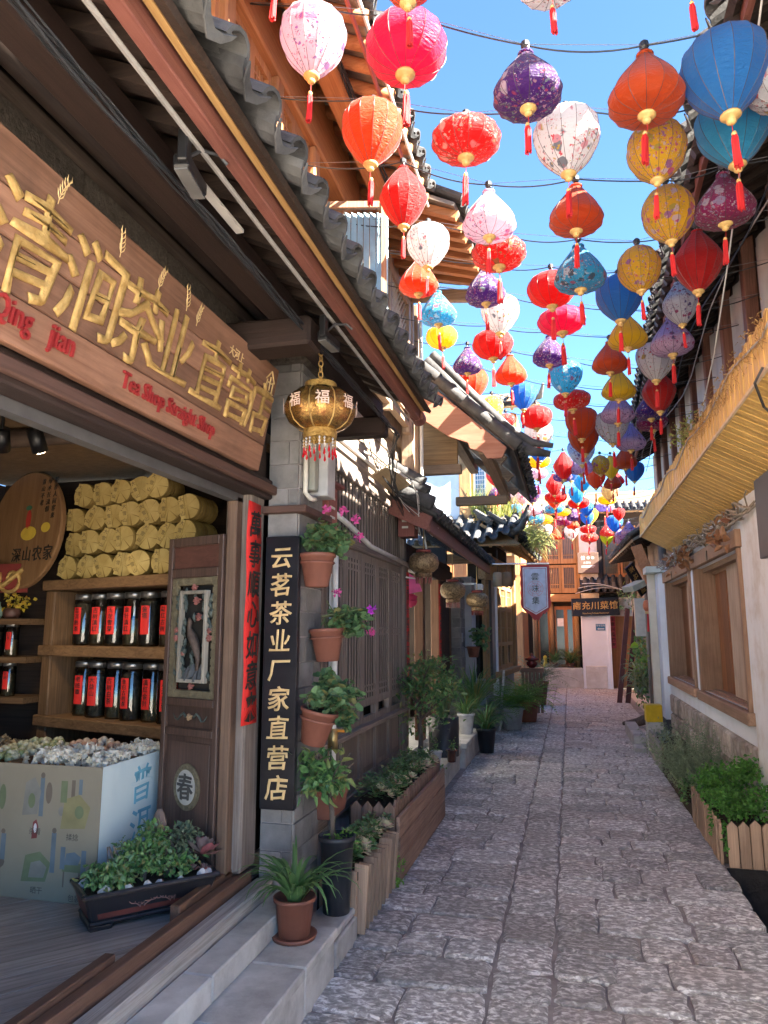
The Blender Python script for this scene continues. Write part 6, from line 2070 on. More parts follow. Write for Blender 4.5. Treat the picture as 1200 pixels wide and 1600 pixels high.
def L_fern(n, ln, mat):
    def f(t, h):
        m_ = MB()
        for k in range(n):
            a = k * 2.399
            el, dr = random.uniform(.5, 1.35), random.uniform(.6, 2.0)
            pos = Vector((0, 0, h * .9))
            L_ = ln * random.uniform(.65, 1.1)
            hh = Vector((math.cos(a), math.sin(a), 0))
            s_ = Vector((-math.sin(a), math.cos(a), 0))
            for i in range(14):
                d = hh * math.cos(el) + Vector((0, 0, 1)) * math.sin(el)
                if i > 1:
                    w_ = .16 * L_ * math.sin(math.pi * min(1, i / 13.2)) + .01
                    for sg_ in (-1, 1):
                        leaf(m_, pos, s_ * sg_ + d * .6, Vector((0, 0, 1)), w_, .018)
                pos = pos + d * (L_ / 14)
                el -= dr / 14
        m_.build('fronds', mat, t, world=False, stuff=True)
    return f


bushpot('potted_plant', 'large black ribbed pot with pointed grey-green leaves by the shop', 'potted plant', -1.42, 8.35, .22, .17, .42, POTB, L_blades(26, .55, .06, LF_GER, (1.1, 1.5), (.1, .6)), None, True)
bushpot('potted_plant', 'little white cup pot with dark sprig on the second step', 'potted plant', -1.4, 7.75, .22, .062, .14, POTW, L_crown(40, (.05, .05, .06), .03, LF_DARK))
bushpot('potted_plant', 'little brown glazed pot between white cup and patterned pot', 'potted plant', -1.27, 7.95, .22, .06, .13, plain('brown_glaze', (.09, .035, .025), .2), L_crown(40, (.05, .05, .05), .03, LF_DARK))
bushpot('potted_plant', 'little round patterned pot with succulent on the second step', 'potted plant', -1.3, 8.45, .22, .055, .1, plain('patterned_pot', (.5, .42, .36), .4), L_crown(36, (.04, .04, .04), .025, LF_GER))
bushpot('potted_plant', 'dark bowl of succulents at the far end of the long planter', 'potted plant', -1.24, 6.72, .22, .085, .12, plain('dark_bowl', (.03, .024, .022), .4), L_crown(90, (.09, .09, .05), .035, LF_JADE))
bushpot('potted_plant', 'tapered white pot with grassy leaves on the third step', 'potted plant', -1.36, 9.75, .27, .11, .26, POTW, L_blades(60, .42, .014, LF_SPID))
bushpot('potted_plant', 'black pot with trailing grassy plant beside the white tapered pot', 'potted plant', -1.13, 10.0, 0, .13, .32, POTB, L_blades(70, .45, .016, LF_DARK))
bushpot('potted_plant', 'tall palm-like plant with feathery blades before the plaster wall', 'potted plant', -1.38, 10.75, .2, .15, .3, plain('grey_pot', (.2, .2, .2), .6), L_blades(120, .75, .018, LF_DARK, (.9, 1.5), (.5, 1.8)))
bushpot('potted_plant', 'low spreading green plant at the foot of the palm', 'potted plant', -1.2, 11.4, .1, .14, .22, plain('grey_pot', (.2, .2, .2), .6), L_fern(34, .5, LF_DARK))
bushpot('potted_plant', 'light green fern in a grey stone trough under the carved windows', 'potted plant', -.98, 12.4, .0, .2, .36, STEP, L_fern(80, .72, LF_FERN), 'ferns under the carved windows')
bushpot('potted_plant', 'second light green fern trough, further along the carved windows', 'potted plant', -.78, 13.5, .0, .2, .36, plain('brick_pot', (.28, .1, .06), .7), L_fern(80, .75, LF_FERN), 'ferns under the carved windows')
bushpot('potted_plant', 'grey-green feathery bush before the restaurant', 'potted plant', -.72, 16.6, 0, .22, .5, TERRA, L_fern(80, .95, LF_ROSE))
bushpot('potted_plant', 'dark strap-leaf clump on the left of the low restaurant wall', 'potted plant', -.45, 21.72, .56, .1, .12, TERRA, L_blades(60, .5, .022, LF_DARK), 'strap plants on the low restaurant wall')
bushpot('potted_plant', 'dark strap-leaf clump on the right of the low restaurant wall', 'potted plant', .0, 21.72, .56, .12, .12, TERRA, L_blades(90, .6, .024, LF_SPID), 'strap plants on the low restaurant wall')
t = thing('hanging_flowerpot', 'small hanging terracotta pot with geranium on the grey plaster wall', 'flowerpot', (-1.42, 11.1, 1.2))
pot(MB(), .07, .1, .16).build('pot', TERRA, t, world=False, smooth=True)
f = MB()
crown(f, 120, (.12, .08, .28), (.14, .14, .13), .06, 9, 1, True, .7)
f.build('foliage', LF_GER, t, world=False, stuff=True)
MB().tube([(-.1, 0, .14), (-.14, 0, .16), (-.14, 0, .24)], .006, 5).build('hook', BLACK, t, world=False)
t = thing('urn', 'small dark red glazed lidded urn on a slatted stand', 'urn', (-.74, 14.7, .88))
MB().lathe([(.05, 0), (.1, .05), (.11, .1), (.07, .13), (.13, .15), (.14, .17), (.06, .21), (.03, .24), (.035, .26), (.01, .28)], 18).build('body', plain('ox_blood', (.15, .02, .02), .2), t, world=False, smooth=True)
MB().box(-.22, .22, -.15, .15, -.08, -.0).build('stand_top', WPL('x'), t, world=False)
for k in range(6):
    MB().box(-.2 + k * .07, -.15 + k * .07, -.14, -.12, -.84, -.08).build('stand_slat', WPL('z'), t, world=False)
t = thing('leaning_board', 'white pointed plastic strip leaning among the ferns', 'strip', (-1.16, 12.4, .2))
MB().bar((-1.16, 12.4, .2), (-1.08, 12.35, .95), .05, .01).build('strip', PVC, t)
# ---- roof plants
t = thing('roof_grass', 'tall sunlit grass growing on the upturned grey roof', 'grass', (-1.1, 13.3, 3.4))
f = MB()
for k in range(520):
    x, y = random.uniform(-1.65, -.75), random.uniform(12.6, 13.9)
    blade(f, (x, y, 3.25 + (-x - .7) * .45), random.uniform(0, 6.28), random.uniform(.3, .75), .012, random.uniform(1.0, 1.5), random.uniform(.1, 1.3), 5)
f.build('blades', LF_GRASS, t, stuff=True)
f = MB()
crown(f, 240, (-1.2, 12.5, 3.45), (.38, .2, .08), .05, 14, .6)
f.build('dry_leaves', LF_DRY, t, stuff=True)
t = thing('roof_grass', 'pale trailing plant hanging over the roof edge above the banner', 'plant', (-.65, 13.2, 3.1))
f = MB()
for k in range(260):
    x, y = random.uniform(-.85, -.5), random.uniform(12.4, 13.8)
    blade(f, (x, y, 3.1 + random.uniform(-.1, .2)), random.uniform(-.9, .9), random.uniform(.3, .65), .018, random.uniform(.2, 1.2), random.uniform(1.5, 3.4), 6)
f.build('blades', leafmat('leaf_pale', [(.3, .34, .16), (.4, .42, .22), (.25, .3, .1)], .4), t, stuff=True)

# ================================================================ inside the tea shop
SF0, SF1 = Vector((-2.2, 3.9, 0)), Vector((-3.5, 4.3, 0))
sdir = (SF0 - SF1).normalized()                 # left to right along the shelf front
SFR = frame(SF1, sdir, (0, 0, 1))               # x right, y up, z toward the viewer
SL = (SF0 - SF1).length
su = thing('shelf_unit', 'rustic timber shelf unit filled with tea jars at the back of the shop', 'shelf', tuple(SF1.lerp(SF0, .5)) [:2] + (.33,))


def sbox(x0, x1, z0, z1, d0, d1, name, mat, parent, bevel=0):
    return MB().mbox(SFR @ Matrix.Translation(((x0 + x1) / 2, (z0 + z1) / 2, (d0 + d1) / 2)), x1 - x0, z1 - z0, d1 - d0).build(name, mat, parent, bevel=bevel)


Z1, Z2, Z3 = 1.04, 1.5, 1.94
for z in (Z1, Z2, Z3):
    sbox(-.02, SL + .1, z - .07, z, -.38, 0.02, 'shelf_board', WSH('x'), su, .006)
sbox(0, .1, .33, Z3 - .071, -.36, .0, 'upright', WSH('z'), su, .008)
sbox(SL - .02, SL + .08, .33, Z3 - .071, -.36, .0, 'upright', WSH('z'), su, .008)
sbox(.1, SL, .33, Z3 - .07, -.37, -.34, 'back_panel', WDK('x'), su)
for k in range(4):
    sbox(.101, .28, Z1 + .01 + k * .09, Z1 + .09 + k * .09, -.33, -.3, 'side_slat', WSH('x'), su)
# jars
JGL = glassy('jar_glass', (.93, .96, .95), .04)
TEA = [surf('tea_dark', (.012, .009, .007), (.06, .045, .03), scale=30, rough=.9, bump=1, bscale=35, rnd=.3, dirt=0), surf('tea_brown', (.04, .025, .012), (.16, .11, .05), scale=26, rough=.9, bump=1, bscale=30, rnd=.2, dirt=0)]
LIDM = plain('jar_lid', (.33, .31, .29), .35, .85)
jg = MB().lathe([(.05, 0), (.06, .006), (.062, .02), (.062, .27), (.056, .285), (.05, .29)], 22, cap=False).mesh('glass', JGL, True)
jl = MB().lathe([(.001, .318), (.055, .318), (.058, .312), (.058, .285), (.05, .283)], 22, cap=False).mesh('lid', LIDM, True)
jt = [MB().lathe([(.001, .004), (.055, .006), (.057, .02), (.057, h), (.04, h + .012), (.001, h + .015)], 18, cap=False).mesh('tea_leaves', TEA[i], True) for i, h in ((0, .25), (1, .2), (0, .23), (1, .15))]
JNAME = [['普洱熟茶', '古树滇红', '玉龙雪芽', '金针滇红', '金塔', '勐红古树', '糯香滇红'], ['老班章', '大益山', '古树白茶', '昔归古树茶', '滇红金针', '月光白茶', '陈皮']]
label_me = []
ord7 = ['leftmost', 'second', 'third', 'fourth', 'fifth', 'sixth', 'seventh']


def make_jar(loc, rz, text, lab, s_=1.0, grp='glass tea jars on the shelves', ti=0):
    t = thing('tea_jar', lab, 'jar', loc, grp, rz)
    t.scale = (s_,) * 3
    for nm, me in (('glass', jg), ('lid', jl), ('tea_leaves', jt[ti % 4])):
        o = bpy.data.objects.new(nm, me)
        COL.objects.link(o)
        o.parent = t
    lb = MB()
    n = 6
    for i in range(n + 1):
        a = -math.pi / 2 - .15 + (i / n - .5) * .85
        for z in (.07, .235):
            lb.v.append((.0632 * math.cos(a), .0632 * math.sin(a), z))
    lb.f = [(2 * i, 2 * i + 2, 2 * i + 3, 2 * i + 1) for i in range(n)]
    lo_ = lb.build('paper_label', REDP, t, world=False, smooth=True)
    m_ = MB()
    st_ = .15 / max(4, len(text))
    for k, ch in enumerate(text):
        a = -math.pi / 2 - .15
        put_text(m_, ch, frame((.0645 * math.cos(a), .0645 * math.sin(a), .235 - .02 - k * st_), (-math.sin(a), math.cos(a), 0), (0, 0, 1)), min(.034, st_ * .95), .0006, .01)
    m_.build('label_lettering', INK, lo_, world=False)
    return t


rzs = math.atan2(sdir.y, sdir.x)
for row, z in ((0, Z2), (1, Z1)):
    for i, nm in enumerate(JNAME[row]):
        p = SFR @ Vector((.25 + i * .168 + (.03 if row else 0), z, -.13 + random.uniform(-.02, .02)))
        make_jar(tuple(p), rzs + .45 + random.uniform(-.25, .25), nm, f"red-labelled glass tea jar, {ord7[i]} from the left on the {'upper' if row == 0 else 'lower'} shelf", 1.08 if row == 0 else 1.12, ti=i + row)
# stacked tea cake bundles
CAKE = surf('bamboo_paper', (.14, .085, .02), (.27, .185, .055), scale=7, rough=.6, bump=.2, bscale=18, rnd=.1, dirt=.3, dirtcol=(.12, .075, .02), dscale=9)
CAKE2 = surf('bamboo_paper_band', (.3, .21, .065), (.46, .345, .135), scale=9, rough=.6, bump=.3, bscale=18, rnd=.08, dirt=.2)


def cake_mesh():
    mb = MB()
    mb.lathe([(.001, -.017), (.055, -.017), (.075, -.013), (.084, -.004), (.084, .004), (.075, .013), (.055, .017), (.001, .017)], 18, cap=False)
    mb.v = [(z, x, y) for x, y, z in mb.v]
    return mb.mesh('wrapped_cake', CAKE, True)


def cake_face():
    mb = MB()      # pleated paper face: overlapping wedges folded to the centre
    for k in range(6):
        a, b = 2 * math.pi * k / 6, 2 * math.pi * (k + .93) / 6
        mb.add([(.024, 0, 0)] + [(.017 + .006 * q / 3, .08 * math.cos(a + (b - a) * q / 3), .08 * math.sin(a + (b - a) * q / 3)) for q in range(4)], [(0, 1, 2), (0, 2, 3), (0, 3, 4)])
    return mb.mesh('folded_face', CAKE2)


ckm, ckf = cake_mesh(), cake_face()
ordn = ['first', 'second', 'third', 'fourth', 'fifth', 'sixth', 'seventh', 'eighth']
rowname = ['bottom row', 'second row up', 'third row up', 'top row']
vis = (math.cos(rzs), math.sin(rzs))
for row, (cnt, x0) in enumerate(((7, .16), (7, .2), (7, .22), (5, .25))):
    for i in range(cnt):
        x = x0 + i * .181 + random.uniform(-.008, .008)
        if row == 3:
            x = x0 + .05 + i * .178
        z = Z3 + .086 + row * .163 + random.uniform(-.004, .004)
        p = SFR @ Vector((x, z, -.06 + random.uniform(-.02, .02)))
        t = thing('tea_cake_bundle', f'paper-wrapped tea cake bundle, {ordn[i]} from the left in the {rowname[row]}', 'tea bundle', tuple(p), 'stacked tea cake bundles', -math.pi / 2 + random.uniform(-.14, .14))
        long_ = 7 if i == cnt - 1 else 5
        for k in range(long_):
            o = bpy.data.objects.new('wrapped_cake', ckm)
            COL.objects.link(o)
            o.parent = t
            o.location = (-.034 * k, 0, 0)
            o.rotation_euler = (random.uniform(0, 6), 0, 0)
        o = bpy.data.objects.new('folded_face', ckf)
        COL.objects.link(o)
        o.parent = t
        rr = random.uniform(0, 6)
        o.rotation_euler = (rr, 0, 0)
        a = random.uniform(-.5, .5)
        bnd = MB().mbox(Matrix.Translation((.026, 0, 0)) @ Matrix.Rotation(a, 4, 'X') @ Matrix.Translation((0, -.035, 0)), .003, .034, .148)
        bo = bnd.build('paper_band', CAKE2, t, world=False)
        m_ = MB()
        Mx = Matrix.Translation((.0278, 0, 0)) @ Matrix.Rotation(a, 4, 'X')
        for k, ch in enumerate('大雪山'):
            put_text(m_, ch, Mx @ frame((0, -.035, .05 - k * .045), (0, 1, 0), (0, 0, 1)), .03, .0005, .004)
        m_.build('band_lettering', plain('faded_ink', (.1, .07, .03), .8), bo, world=False)
# round plaque leaning on the back wall
PLQ = wood('wood_plaque', (.13, .065, .028), (.2, .11, .05), 'z', dirt=.2, k=9)
t = thing('round_plaque', 'big round wooden plaque with black writing beside the tea bundles', 'plaque', (-3.5, 4.25, 1.85))
PF = frame((-3.7, 4.3, 2.3), sdir, (0, .06, 1))
MB().prism([(.42 * math.cos(a), .42 * math.sin(a)) for a in [2 * math.pi * k / 48 for k in range(48)]], PF @ Matrix.Translation((0, 0, -.02)), .04).build('disc', PLQ, t, bevel=.008)
m_ = MB()
for k, ch in enumerate('深山农家'):
    put_text(m_, ch, PF @ Matrix.Translation((-.05 + k * .12, -.18, .021)), .11, .002, .01, 0, .02)
for c_, col in enumerate(('青山不老', '绿水长流情', '茶香人间客来')):
    for k, ch in enumerate(col):
        put_text(m_, ch, PF @ Matrix.Translation((.17 + c_ * .07, .33 - k * .05, .021)), .045, .002, .0, .1, .02)
m_.build('lettering', INK, t)
for nm, pts, mt_ in (('painted_mark', [(.11 * math.cos(a) * .8, .05 * math.sin(a) - .03) for a in [2 * math.pi * k / 18 for k in range(18)]], plain('mark_yellow', (.6, .42, .05), .6)),
                     ('painted_mark', [(-.02 + .028 * math.cos(a), .07 + .07 * math.sin(a)) for a in [2 * math.pi * k / 14 for k in range(14)]], plain('mark_red', (.4, .03, .02), .6)),
                     ('painted_mark', [(-.03 + .035 * math.cos(a), .155 + .018 * math.sin(a)) for a in [2 * math.pi * k / 12 for k in range(12)]], plain('mark_green', (.03, .12, .07), .6)),
                     ('painted_mark', [(.19 + .05 * math.cos(a), .0 + .035 * math.sin(a)) for a in [2 * math.pi * k / 14 for k in range(14)]], plain('mark_yellow', (.6, .42, .05), .6))):
    MB().prism(pts, PF @ Matrix.Translation((.06, .0, .0205)), .002).build(nm, mt_, t)

# side altar shelf at the frame edge
t = thing('side_shelf', 'dim side shelf with gilded scroll carving and small jars', 'shelf', (-3.8, 3.9, .33))
MB().box(-4.18, -3.56, 4.54, 4.58, .35, 2.1).build('back_panel', WDK('x'), t)
for z in (1.15, 1.42, 1.68):
    MB().box(-4.18, -3.6, 4.28, 4.53, z - .04, z).build('shelf_board', WSH('x'), t)
m_ = MB()
for cx, sg_ in ((-3.95, 1), (-3.75, -1)):
    m_.tube([(cx + sg_ * (.03 + .012 * a) * math.cos(a), 4.25, 1.95 + (.03 + .012 * a) * math.sin(a)) for a in [k * .45 for k in range(16)]], [.014] * 16, 6)
m_.tube([(-4.15, 4.25, 1.86), (-3.95, 4.25, 1.84), (-3.8, 4.25, 1.92), (-3.66, 4.25, 2.02)], .018, 6)
m_.build('gilded_scroll', GOLD, t, smooth=True)
MB().box(-4.15, -3.63, 4.26, 4.275, 1.86, 2.06).build('scroll_board', plain('altar_red', (.2, .03, .025), .6), t)
for k, (x, z) in enumerate(((-3.92, 1.15), (-3.8, 1.15), (-3.93, 1.42), (-3.8, 1.42))):
    make_jar((x, 4.36, z), .3, ('滇红', '古树', '熟普', '白茶')[k], f"small tea jar on the dim side shelf, {('lower left', 'lower right', 'upper left', 'upper right')[k]} of four", .72, 'small jars on the side shelf', k)
t = thing('celadon_vase', 'small pale green vase on the side shelf', 'vase', (-3.94, 4.36, 1.68))
MB().lathe([(.02, 0), (.035, .03), (.032, .07), (.014, .1), (.018, .12)], 14).build('body', plain('celadon', (.3, .42, .36), .2), t, world=False, smooth=True)
t = thing('offering_pot', 'dark clay pot with yellow blossoms on the side shelf', 'pot', (-3.82, 4.36, 1.68))
MB().lathe([(.04, 0), (.06, .03), (.055, .07), (.04, .075)], 14).build('body', plain('clay_dark', (.09, .04, .03), .5), t, world=False, smooth=True)
f = MB()
crown(f, 90, (.03, 0, .12), (.08, .05, .05), .03, 8, .8)
f.build('blossoms', leafmat('petal_gold', [(.5, .36, .03), (.6, .45, .06), (.45, .2, .03)], .2), t, world=False, stuff=True)

# ---- printed display counter with wrapped teas
CARD = surf('printed_card', (.25, .215, .155), (.31, .27, .2), scale=2, rough=.7, bump=.05, rnd=0, dirt=.15)
CARD_LIT = surf('printed_card_lit', (.56, .66, .68), (.62, .72, .73), scale=2, rough=.65, bump=.05, rnd=0, dirt=.1)  # bluish street light on the side put into a paler card colour
dc = thing('display_counter', 'printed cardboard display counter heaped with wrapped teas', 'counter', (-2.7, 3.4, .33))
BX0, BX1, BY0, BY1, BZ0, BZ1 = -3.45, -2.2, 3.18, 3.83, .332, .95
MB().box(BX0, BX1, BY0, BY0 + .008, BZ0, BZ1).build('front_panel', CARD, dc)
MB().box(BX1 - .008, BX1, BY0 + .009, BY1, BZ0, BZ1).build('side_panel', CARD_LIT, dc)
MB().box(BX0, BX0 + .008, BY0 + .009, BY1, BZ0, BZ1).build('side_panel', CARD_LIT, dc)
MB().box(BX0 + .01, BX1 - .01, BY1 - .01, BY1, BZ0, BZ1).build('back_panel', CARD, dc)
tray = MB().box(BX0 + .01, BX1 - .01, BY0 + .01, BY1 - .012, BZ1 - .05, BZ1 - .035).build('tray', WSH('x'), dc)
for x in (-3.1, -2.75, -2.45):
    MB().box(x, x + .012, BY0 + .012, BY1 - .014, BZ1 - .034, BZ1 + .005).build('divider', WSH('y'), dc)
MB().box(BX0 + .012, BX1 - .012, 3.48, 3.492, BZ1 - .0335, BZ1 + .004).build('divider', WSH('x'), dc)
BLUE = plain('print_blue', (.16, .42, .56), .6)
column_text('print', '普洱茶', FPX((BX1 + .0005, 3.53, .81)), .2, .21, BLUE, dc, depth=.0012, weight=.006, slant=.06, wobble=.015)
PG, PY_, PB, PGY, PRD, PBR = [plain('print_' + n_, c_, .7) for n_, c_ in (('green', (.16, .19, .1)), ('ochre', (.26, .23, .11)), ('indigo', (.14, .18, .21)), ('grey', (.23, .22, .19)), ('crimson', (.22, .05, .05)), ('brown', (.16, .125, .095)))]


def print_shape(kind, x, z, w_, h, m_):
    F_ = FMY((x, BY0 - .0005, z))
    if kind == 'e':
        pts = [(w_ * math.cos(a), h * math.sin(a)) for a in [2 * math.pi * k / 16 for k in range(16)]]
    elif kind == 'h':
        pts = [(-w_, -h), (w_ * .7, -h * .9), (w_, h * .3), (w_ * .2, h), (-w_ * .8, h * .7)]
    elif kind == 't':
        pts = [(-w_, -h), (w_, -h), (0, h)]
    else:
        pts = [(-w_, -h), (w_, -h), (w_, h), (-w_, h)]
    PRN[0] += 1
    MB().prism(pts, FMY((x, BY0 - .0004 - .0002 * (PRN[0] % 6), z)), .0001).build('printed_picture', m_, dc)


PRN = [0]
for x, z, items in (
        (-2.82, .79, (('t', 0, 0, .05, .08, PG), ('e', .07, .0, .02, .06, PG), ('e', -.03, .06, .02, .03, PGY))),
        (-2.58, .8, (('h', 0, 0, .05, .09, PGY), ('e', 0, -.02, .02, .035, PG), ('b', .055, .0, .012, .09, PB), ('e', .055, .1, .012, .014, PBR), ('e', .095, .02, .018, .05, PBR))),
        (-2.36, .77, (('h', .03, -.03, .08, .08, PY_), ('e', .05, -.03, .025, .03, PG), ('b', -.04, .06, .018, .05, PG), ('b', .01, .075, .01, .04, PBR), ('b', .05, .085, .01, .035, PB), ('e', -.05, -.03, .016, .022, PGY))),
        (-2.78, .52, (('e', 0, -.03, .07, .04, PBR), ('b', -.06, .05, .014, .06, PBR), ('b', .055, .04, .014, .06, PB), ('e', -.06, .12, .014, .014, PBR), ('e', .05, .11, .012, .012, PBR))),
        (-2.53, .5, (('h', 0, -.02, .08, .07, PG), ('h', .01, -.03, .05, .04, PGY), ('b', .09, .05, .013, .09, PB), ('e', .09, .15, .012, .013, PBR), ('h', -.02, .15, .018, .045, PRD), ('e', -.02, .155, .009, .022, POTW))),
        (-2.33, .47, (('b', 0, .02, .055, .02, PG), ('h', 0, .06, .045, .03, PB), ('b', -.055, .06, .013, .05, PB), ('b', .06, .03, .013, .07, PB), ('b', -.045, -.03, .004, .04, PBR), ('b', .04, -.03, .004, .04, PBR)))):
    for kd, ox, oz, w_, h, mt_ in items:
        print_shape(kd, x + ox, z + oz, w_, h, mt_)
m_ = MB()
for x, z, tx in ((-2.82, .655, '采摘'), (-2.55, .64, '杀青'), (-2.34, .625, '揉捻'), (-2.76, .4, '压制'), (-2.52, .375, '晒干'), (-2.31, .355, '包装')):
    put_text(m_, tx, FMY((x, BY0 - .0008, z)), .034, .0004)
m_.build('caption_print', plain('print_ink', (.08, .07, .06), .7), dc, stuff=True)
# heaps of wrapped tea pieces
random.seed(33)


def heap(lab, x0, x1, y0, y1, n, size, mat, crumple, hmax):
    mb = MB()
    for k in range(n):
        x, y = random.uniform(x0 + size * .6, x1 - size * .6), random.uniform(y0 + size * .6, y1 - size * .6)
        u, v = (x - x0) / (x1 - x0) * 2 - 1, (y - y0) / (y1 - y0) * 2 - 1
        z = BZ1 - .03 + size * .45 + hmax * random.random() * (1 - .7 * u * u) * (1 - .5 * v * v)
        if crumple:
            for q in range(7):
                d = rnd_dir()
                leaf(mb, Vector((x, y, z)), d, rnd_dir(), size * random.uniform(.5, 1.0), size * .8, .5)
        else:
            mb.lathe([(.001, -size * .45), (size * .35, -size * .3), (size * .48, 0), (size * .35, size * .3), (.001, size * .45)], 8, (x, y, z), cap=False)
    o = mb.build('tea_heap', mat, None, smooth=not crumple)
    tag(o, lab, 'tea heap', 'heaps of wrapped tea', 'stuff')


PAPW = leafmat('white_wrap', [(.66, .62, .54), (.78, .75, .68), (.66, .58, .42)], .2)
BALLG = leafmat('green_wrap', [(.25, .27, .2), (.4, .42, .33), (.16, .2, .09), (.45, .42, .36)], .05, .4)
BALLR = leafmat('orange_wrap', [(.42, .35, .28), (.4, .18, .1), (.5, .45, .38), (.3, .25, .18)], .05, .4)
BALLB = leafmat('brown_wrap', [(.2, .15, .09), (.32, .26, .17), (.25, .17, .09)], .05, .4)
heap('heap of crumpled white paper tea twists at the counter front', -2.74, -2.21, 3.2, 3.48, 130, .04, PAPW, True, .07)
heap('heap of white paper tea twists at the counter back corner', -2.44, -2.21, 3.5, 3.81, 80, .035, PAPW, True, .06)
heap('heap of green-and-silver wrapped tea balls at the counter front', -3.08, -2.76, 3.2, 3.475, 90, .045, BALLG, False, .05)
heap('heap of orange-marked tea balls at the counter back', -2.74, -2.46, 3.5, 3.81, 80, .045, BALLR, False, .06)
heap('heap of dull green tea balls behind the front heaps', -3.08, -2.76, 3.5, 3.81, 80, .045, BALLG, False, .05)
heap('heap of brown tea balls at the counter left', -3.43, -3.1, 3.2, 3.475, 80, .045, BALLB, False, .05)
heap('heap of loose brown tea pieces at the far left of the counter', -3.43, -3.1, 3.5, 3.81, 70, .04, BALLB, True, .04)

# ---- carved door leaf folded inward
DRK = wood('wood_door', (.045, .026, .02), (.11, .065, .05), 'z', dirt=.3, rough=.5)
DA, DB = Vector((-1.725, 3.45, 0)), Vector((-2.13, 3.6, 0))
DFR = frame(DB, DA - DB, (0, 0, 1))
DW = (DA - DB).length
dz0, dz1 = .345, 2.1


def dbox(x0, x1, z0, z1, d0, d1, name, mat, parent, bevel=0):
    return MB().mbox(DFR @ Matrix.Translation(((x0 + x1) / 2, (z0 + z1) / 2, (d0 + d1) / 2)), x1 - x0, z1 - z0, d1 - d0).build(name, mat, parent, bevel=bevel)


d_ = MB()
for x0, x1 in ((0, .035), (DW - .035, DW)):
    d_.mbox(DFR @ Matrix.Translation(((x0 + x1) / 2, (dz0 + dz1) / 2, 0)), x1 - x0, dz1 - dz0, .045)
for z0, z1 in ((dz0, .42), (1.06, 1.1), (1.21, 1.25), (1.88, 1.93), (2.05, 2.1)):
    d_.mbox(DFR @ Matrix.Translation((DW / 2, (z0 + z1) / 2, 0)), DW - .07, z1 - z0, .044)
door = d_.build('carved_door', DRK, shop, bevel=.004)
dbox(.035, DW - .035, .42, 1.06, -.01, .004, 'door_panel', DRK, door)
dbox(.06, DW - .06, .45, 1.03, .004, .01, 'door_panel', DRK, door, .004)
dbox(.035, DW - .035, 1.93, 2.05, -.01, .006, 'door_panel', wood('wood_doorred', (.09, .035, .025), (.15, .06, .045), 'x'), door)
dbox(.035, DW - .035, 1.1, 1.21, -.01, .004, 'door_panel', DRK, door)
KEY = surf('key_fret', (.12, .1, .06), (.23, .19, .12), scale=22, stretch=(1, 1, 1), rough=.7, bump=1, bscale=30, bdist=.02, rnd=0)
for a in ((.035, .075, 1.25, 1.88), (DW - .075, DW - .035, 1.25, 1.88), (.076, DW - .076, 1.25, 1.29), (.076, DW - .076, 1.84, 1.88)):
    dbox(a[0], a[1], a[2], a[3], -.012, .012, 'fret_border', KEY, door, .003)
for k in range(15):
    for x in (.04, DW - .072):
        dbox(x, x + .032, 1.262 + k * .041, 1.29 + k * .041, .0125, .017, 'fret_key', KEY, door)
FRM = wood('wood_palegrey', (.25, .22, .18), (.4, .36, .3), 'z')
fx0, fx1, fz0, fz1 = .115, DW - .105, 1.33, 1.81
for a in ((fx0, fx0 + .018, fz0, fz1), (fx1 - .018, fx1, fz0, fz1), (fx0 + .018, fx1 - .018, fz0, fz0 + .018), (fx0 + .018, fx1 - .018, fz1 - .018, fz1)):
    dbox(a[0], a[1], a[2], a[3], .0, .03, 'inner_frame', FRM, door, .002)
dbox(.075, DW - .075, 1.29, 1.84, -.03, -.026, 'carving_backing', DARKIN, door)
CG, CR_, CB, CW = [surf('carv_' + n_, a, b, scale=20, rough=.7, bump=.6, rnd=.15) for n_, a, b in (('green', (.04, .055, .05), (.1, .12, .11)), ('rose', (.2, .06, .05), (.34, .14, .12)), ('brown', (.05, .035, .03), (.13, .09, .07)), ('grey', (.05, .055, .06), (.12, .125, .13)))]


def petals(x, z, r, mat, n=9, name='carved_flower'):
    mb = MB()
    for k in range(n):
        a = 2.4 * k
        rr = r * (.25 + .75 * k / n)
        c = DFR @ Vector((x + rr * .6 * math.cos(a), z + rr * .6 * math.sin(a), .012 + .008 * (1 - k / n)))
        mb.lathe([(.001, -.006), (r * .3, -.002), (r * .33, .003), (.001, .007)], 7, c, cap=False)
    mb.build(name, mat, door, smooth=True)


for x, z, r in ((DW / 2, 1.825, .03), (DW * .55, 1.755, .035), (DW * .6, 1.67, .035), (DW / 2, 1.31, .028), (.088, 1.56, .03), (DW - .088, 1.56, .03), (.088, 1.6, .025), (DW - .088, 1.6, .025), (fx0 + .03, 1.48, .02)):
    petals(x, z, r, CR_)
for k in range(60):
    sd = random.choice((0, 1))
    x = random.choice((.095, DW - .09, fx0 + .03, fx1 - .03, DW / 2))
    z = random.uniform(1.34, 1.8)
    mb = MB()
    a = random.uniform(.6, 2.4)
    c = DFR @ Vector((x, z, .004))
    e = DFR @ Vector((x + .03 * math.cos(a), z + .05 * math.sin(a), .014))
    mb.tube([c, c.lerp(e, .5) + Vector((0, -.006, 0)), e], [.003, .011, .002], 6)
    mb.build('carved_leaf', CG, door, smooth=True)
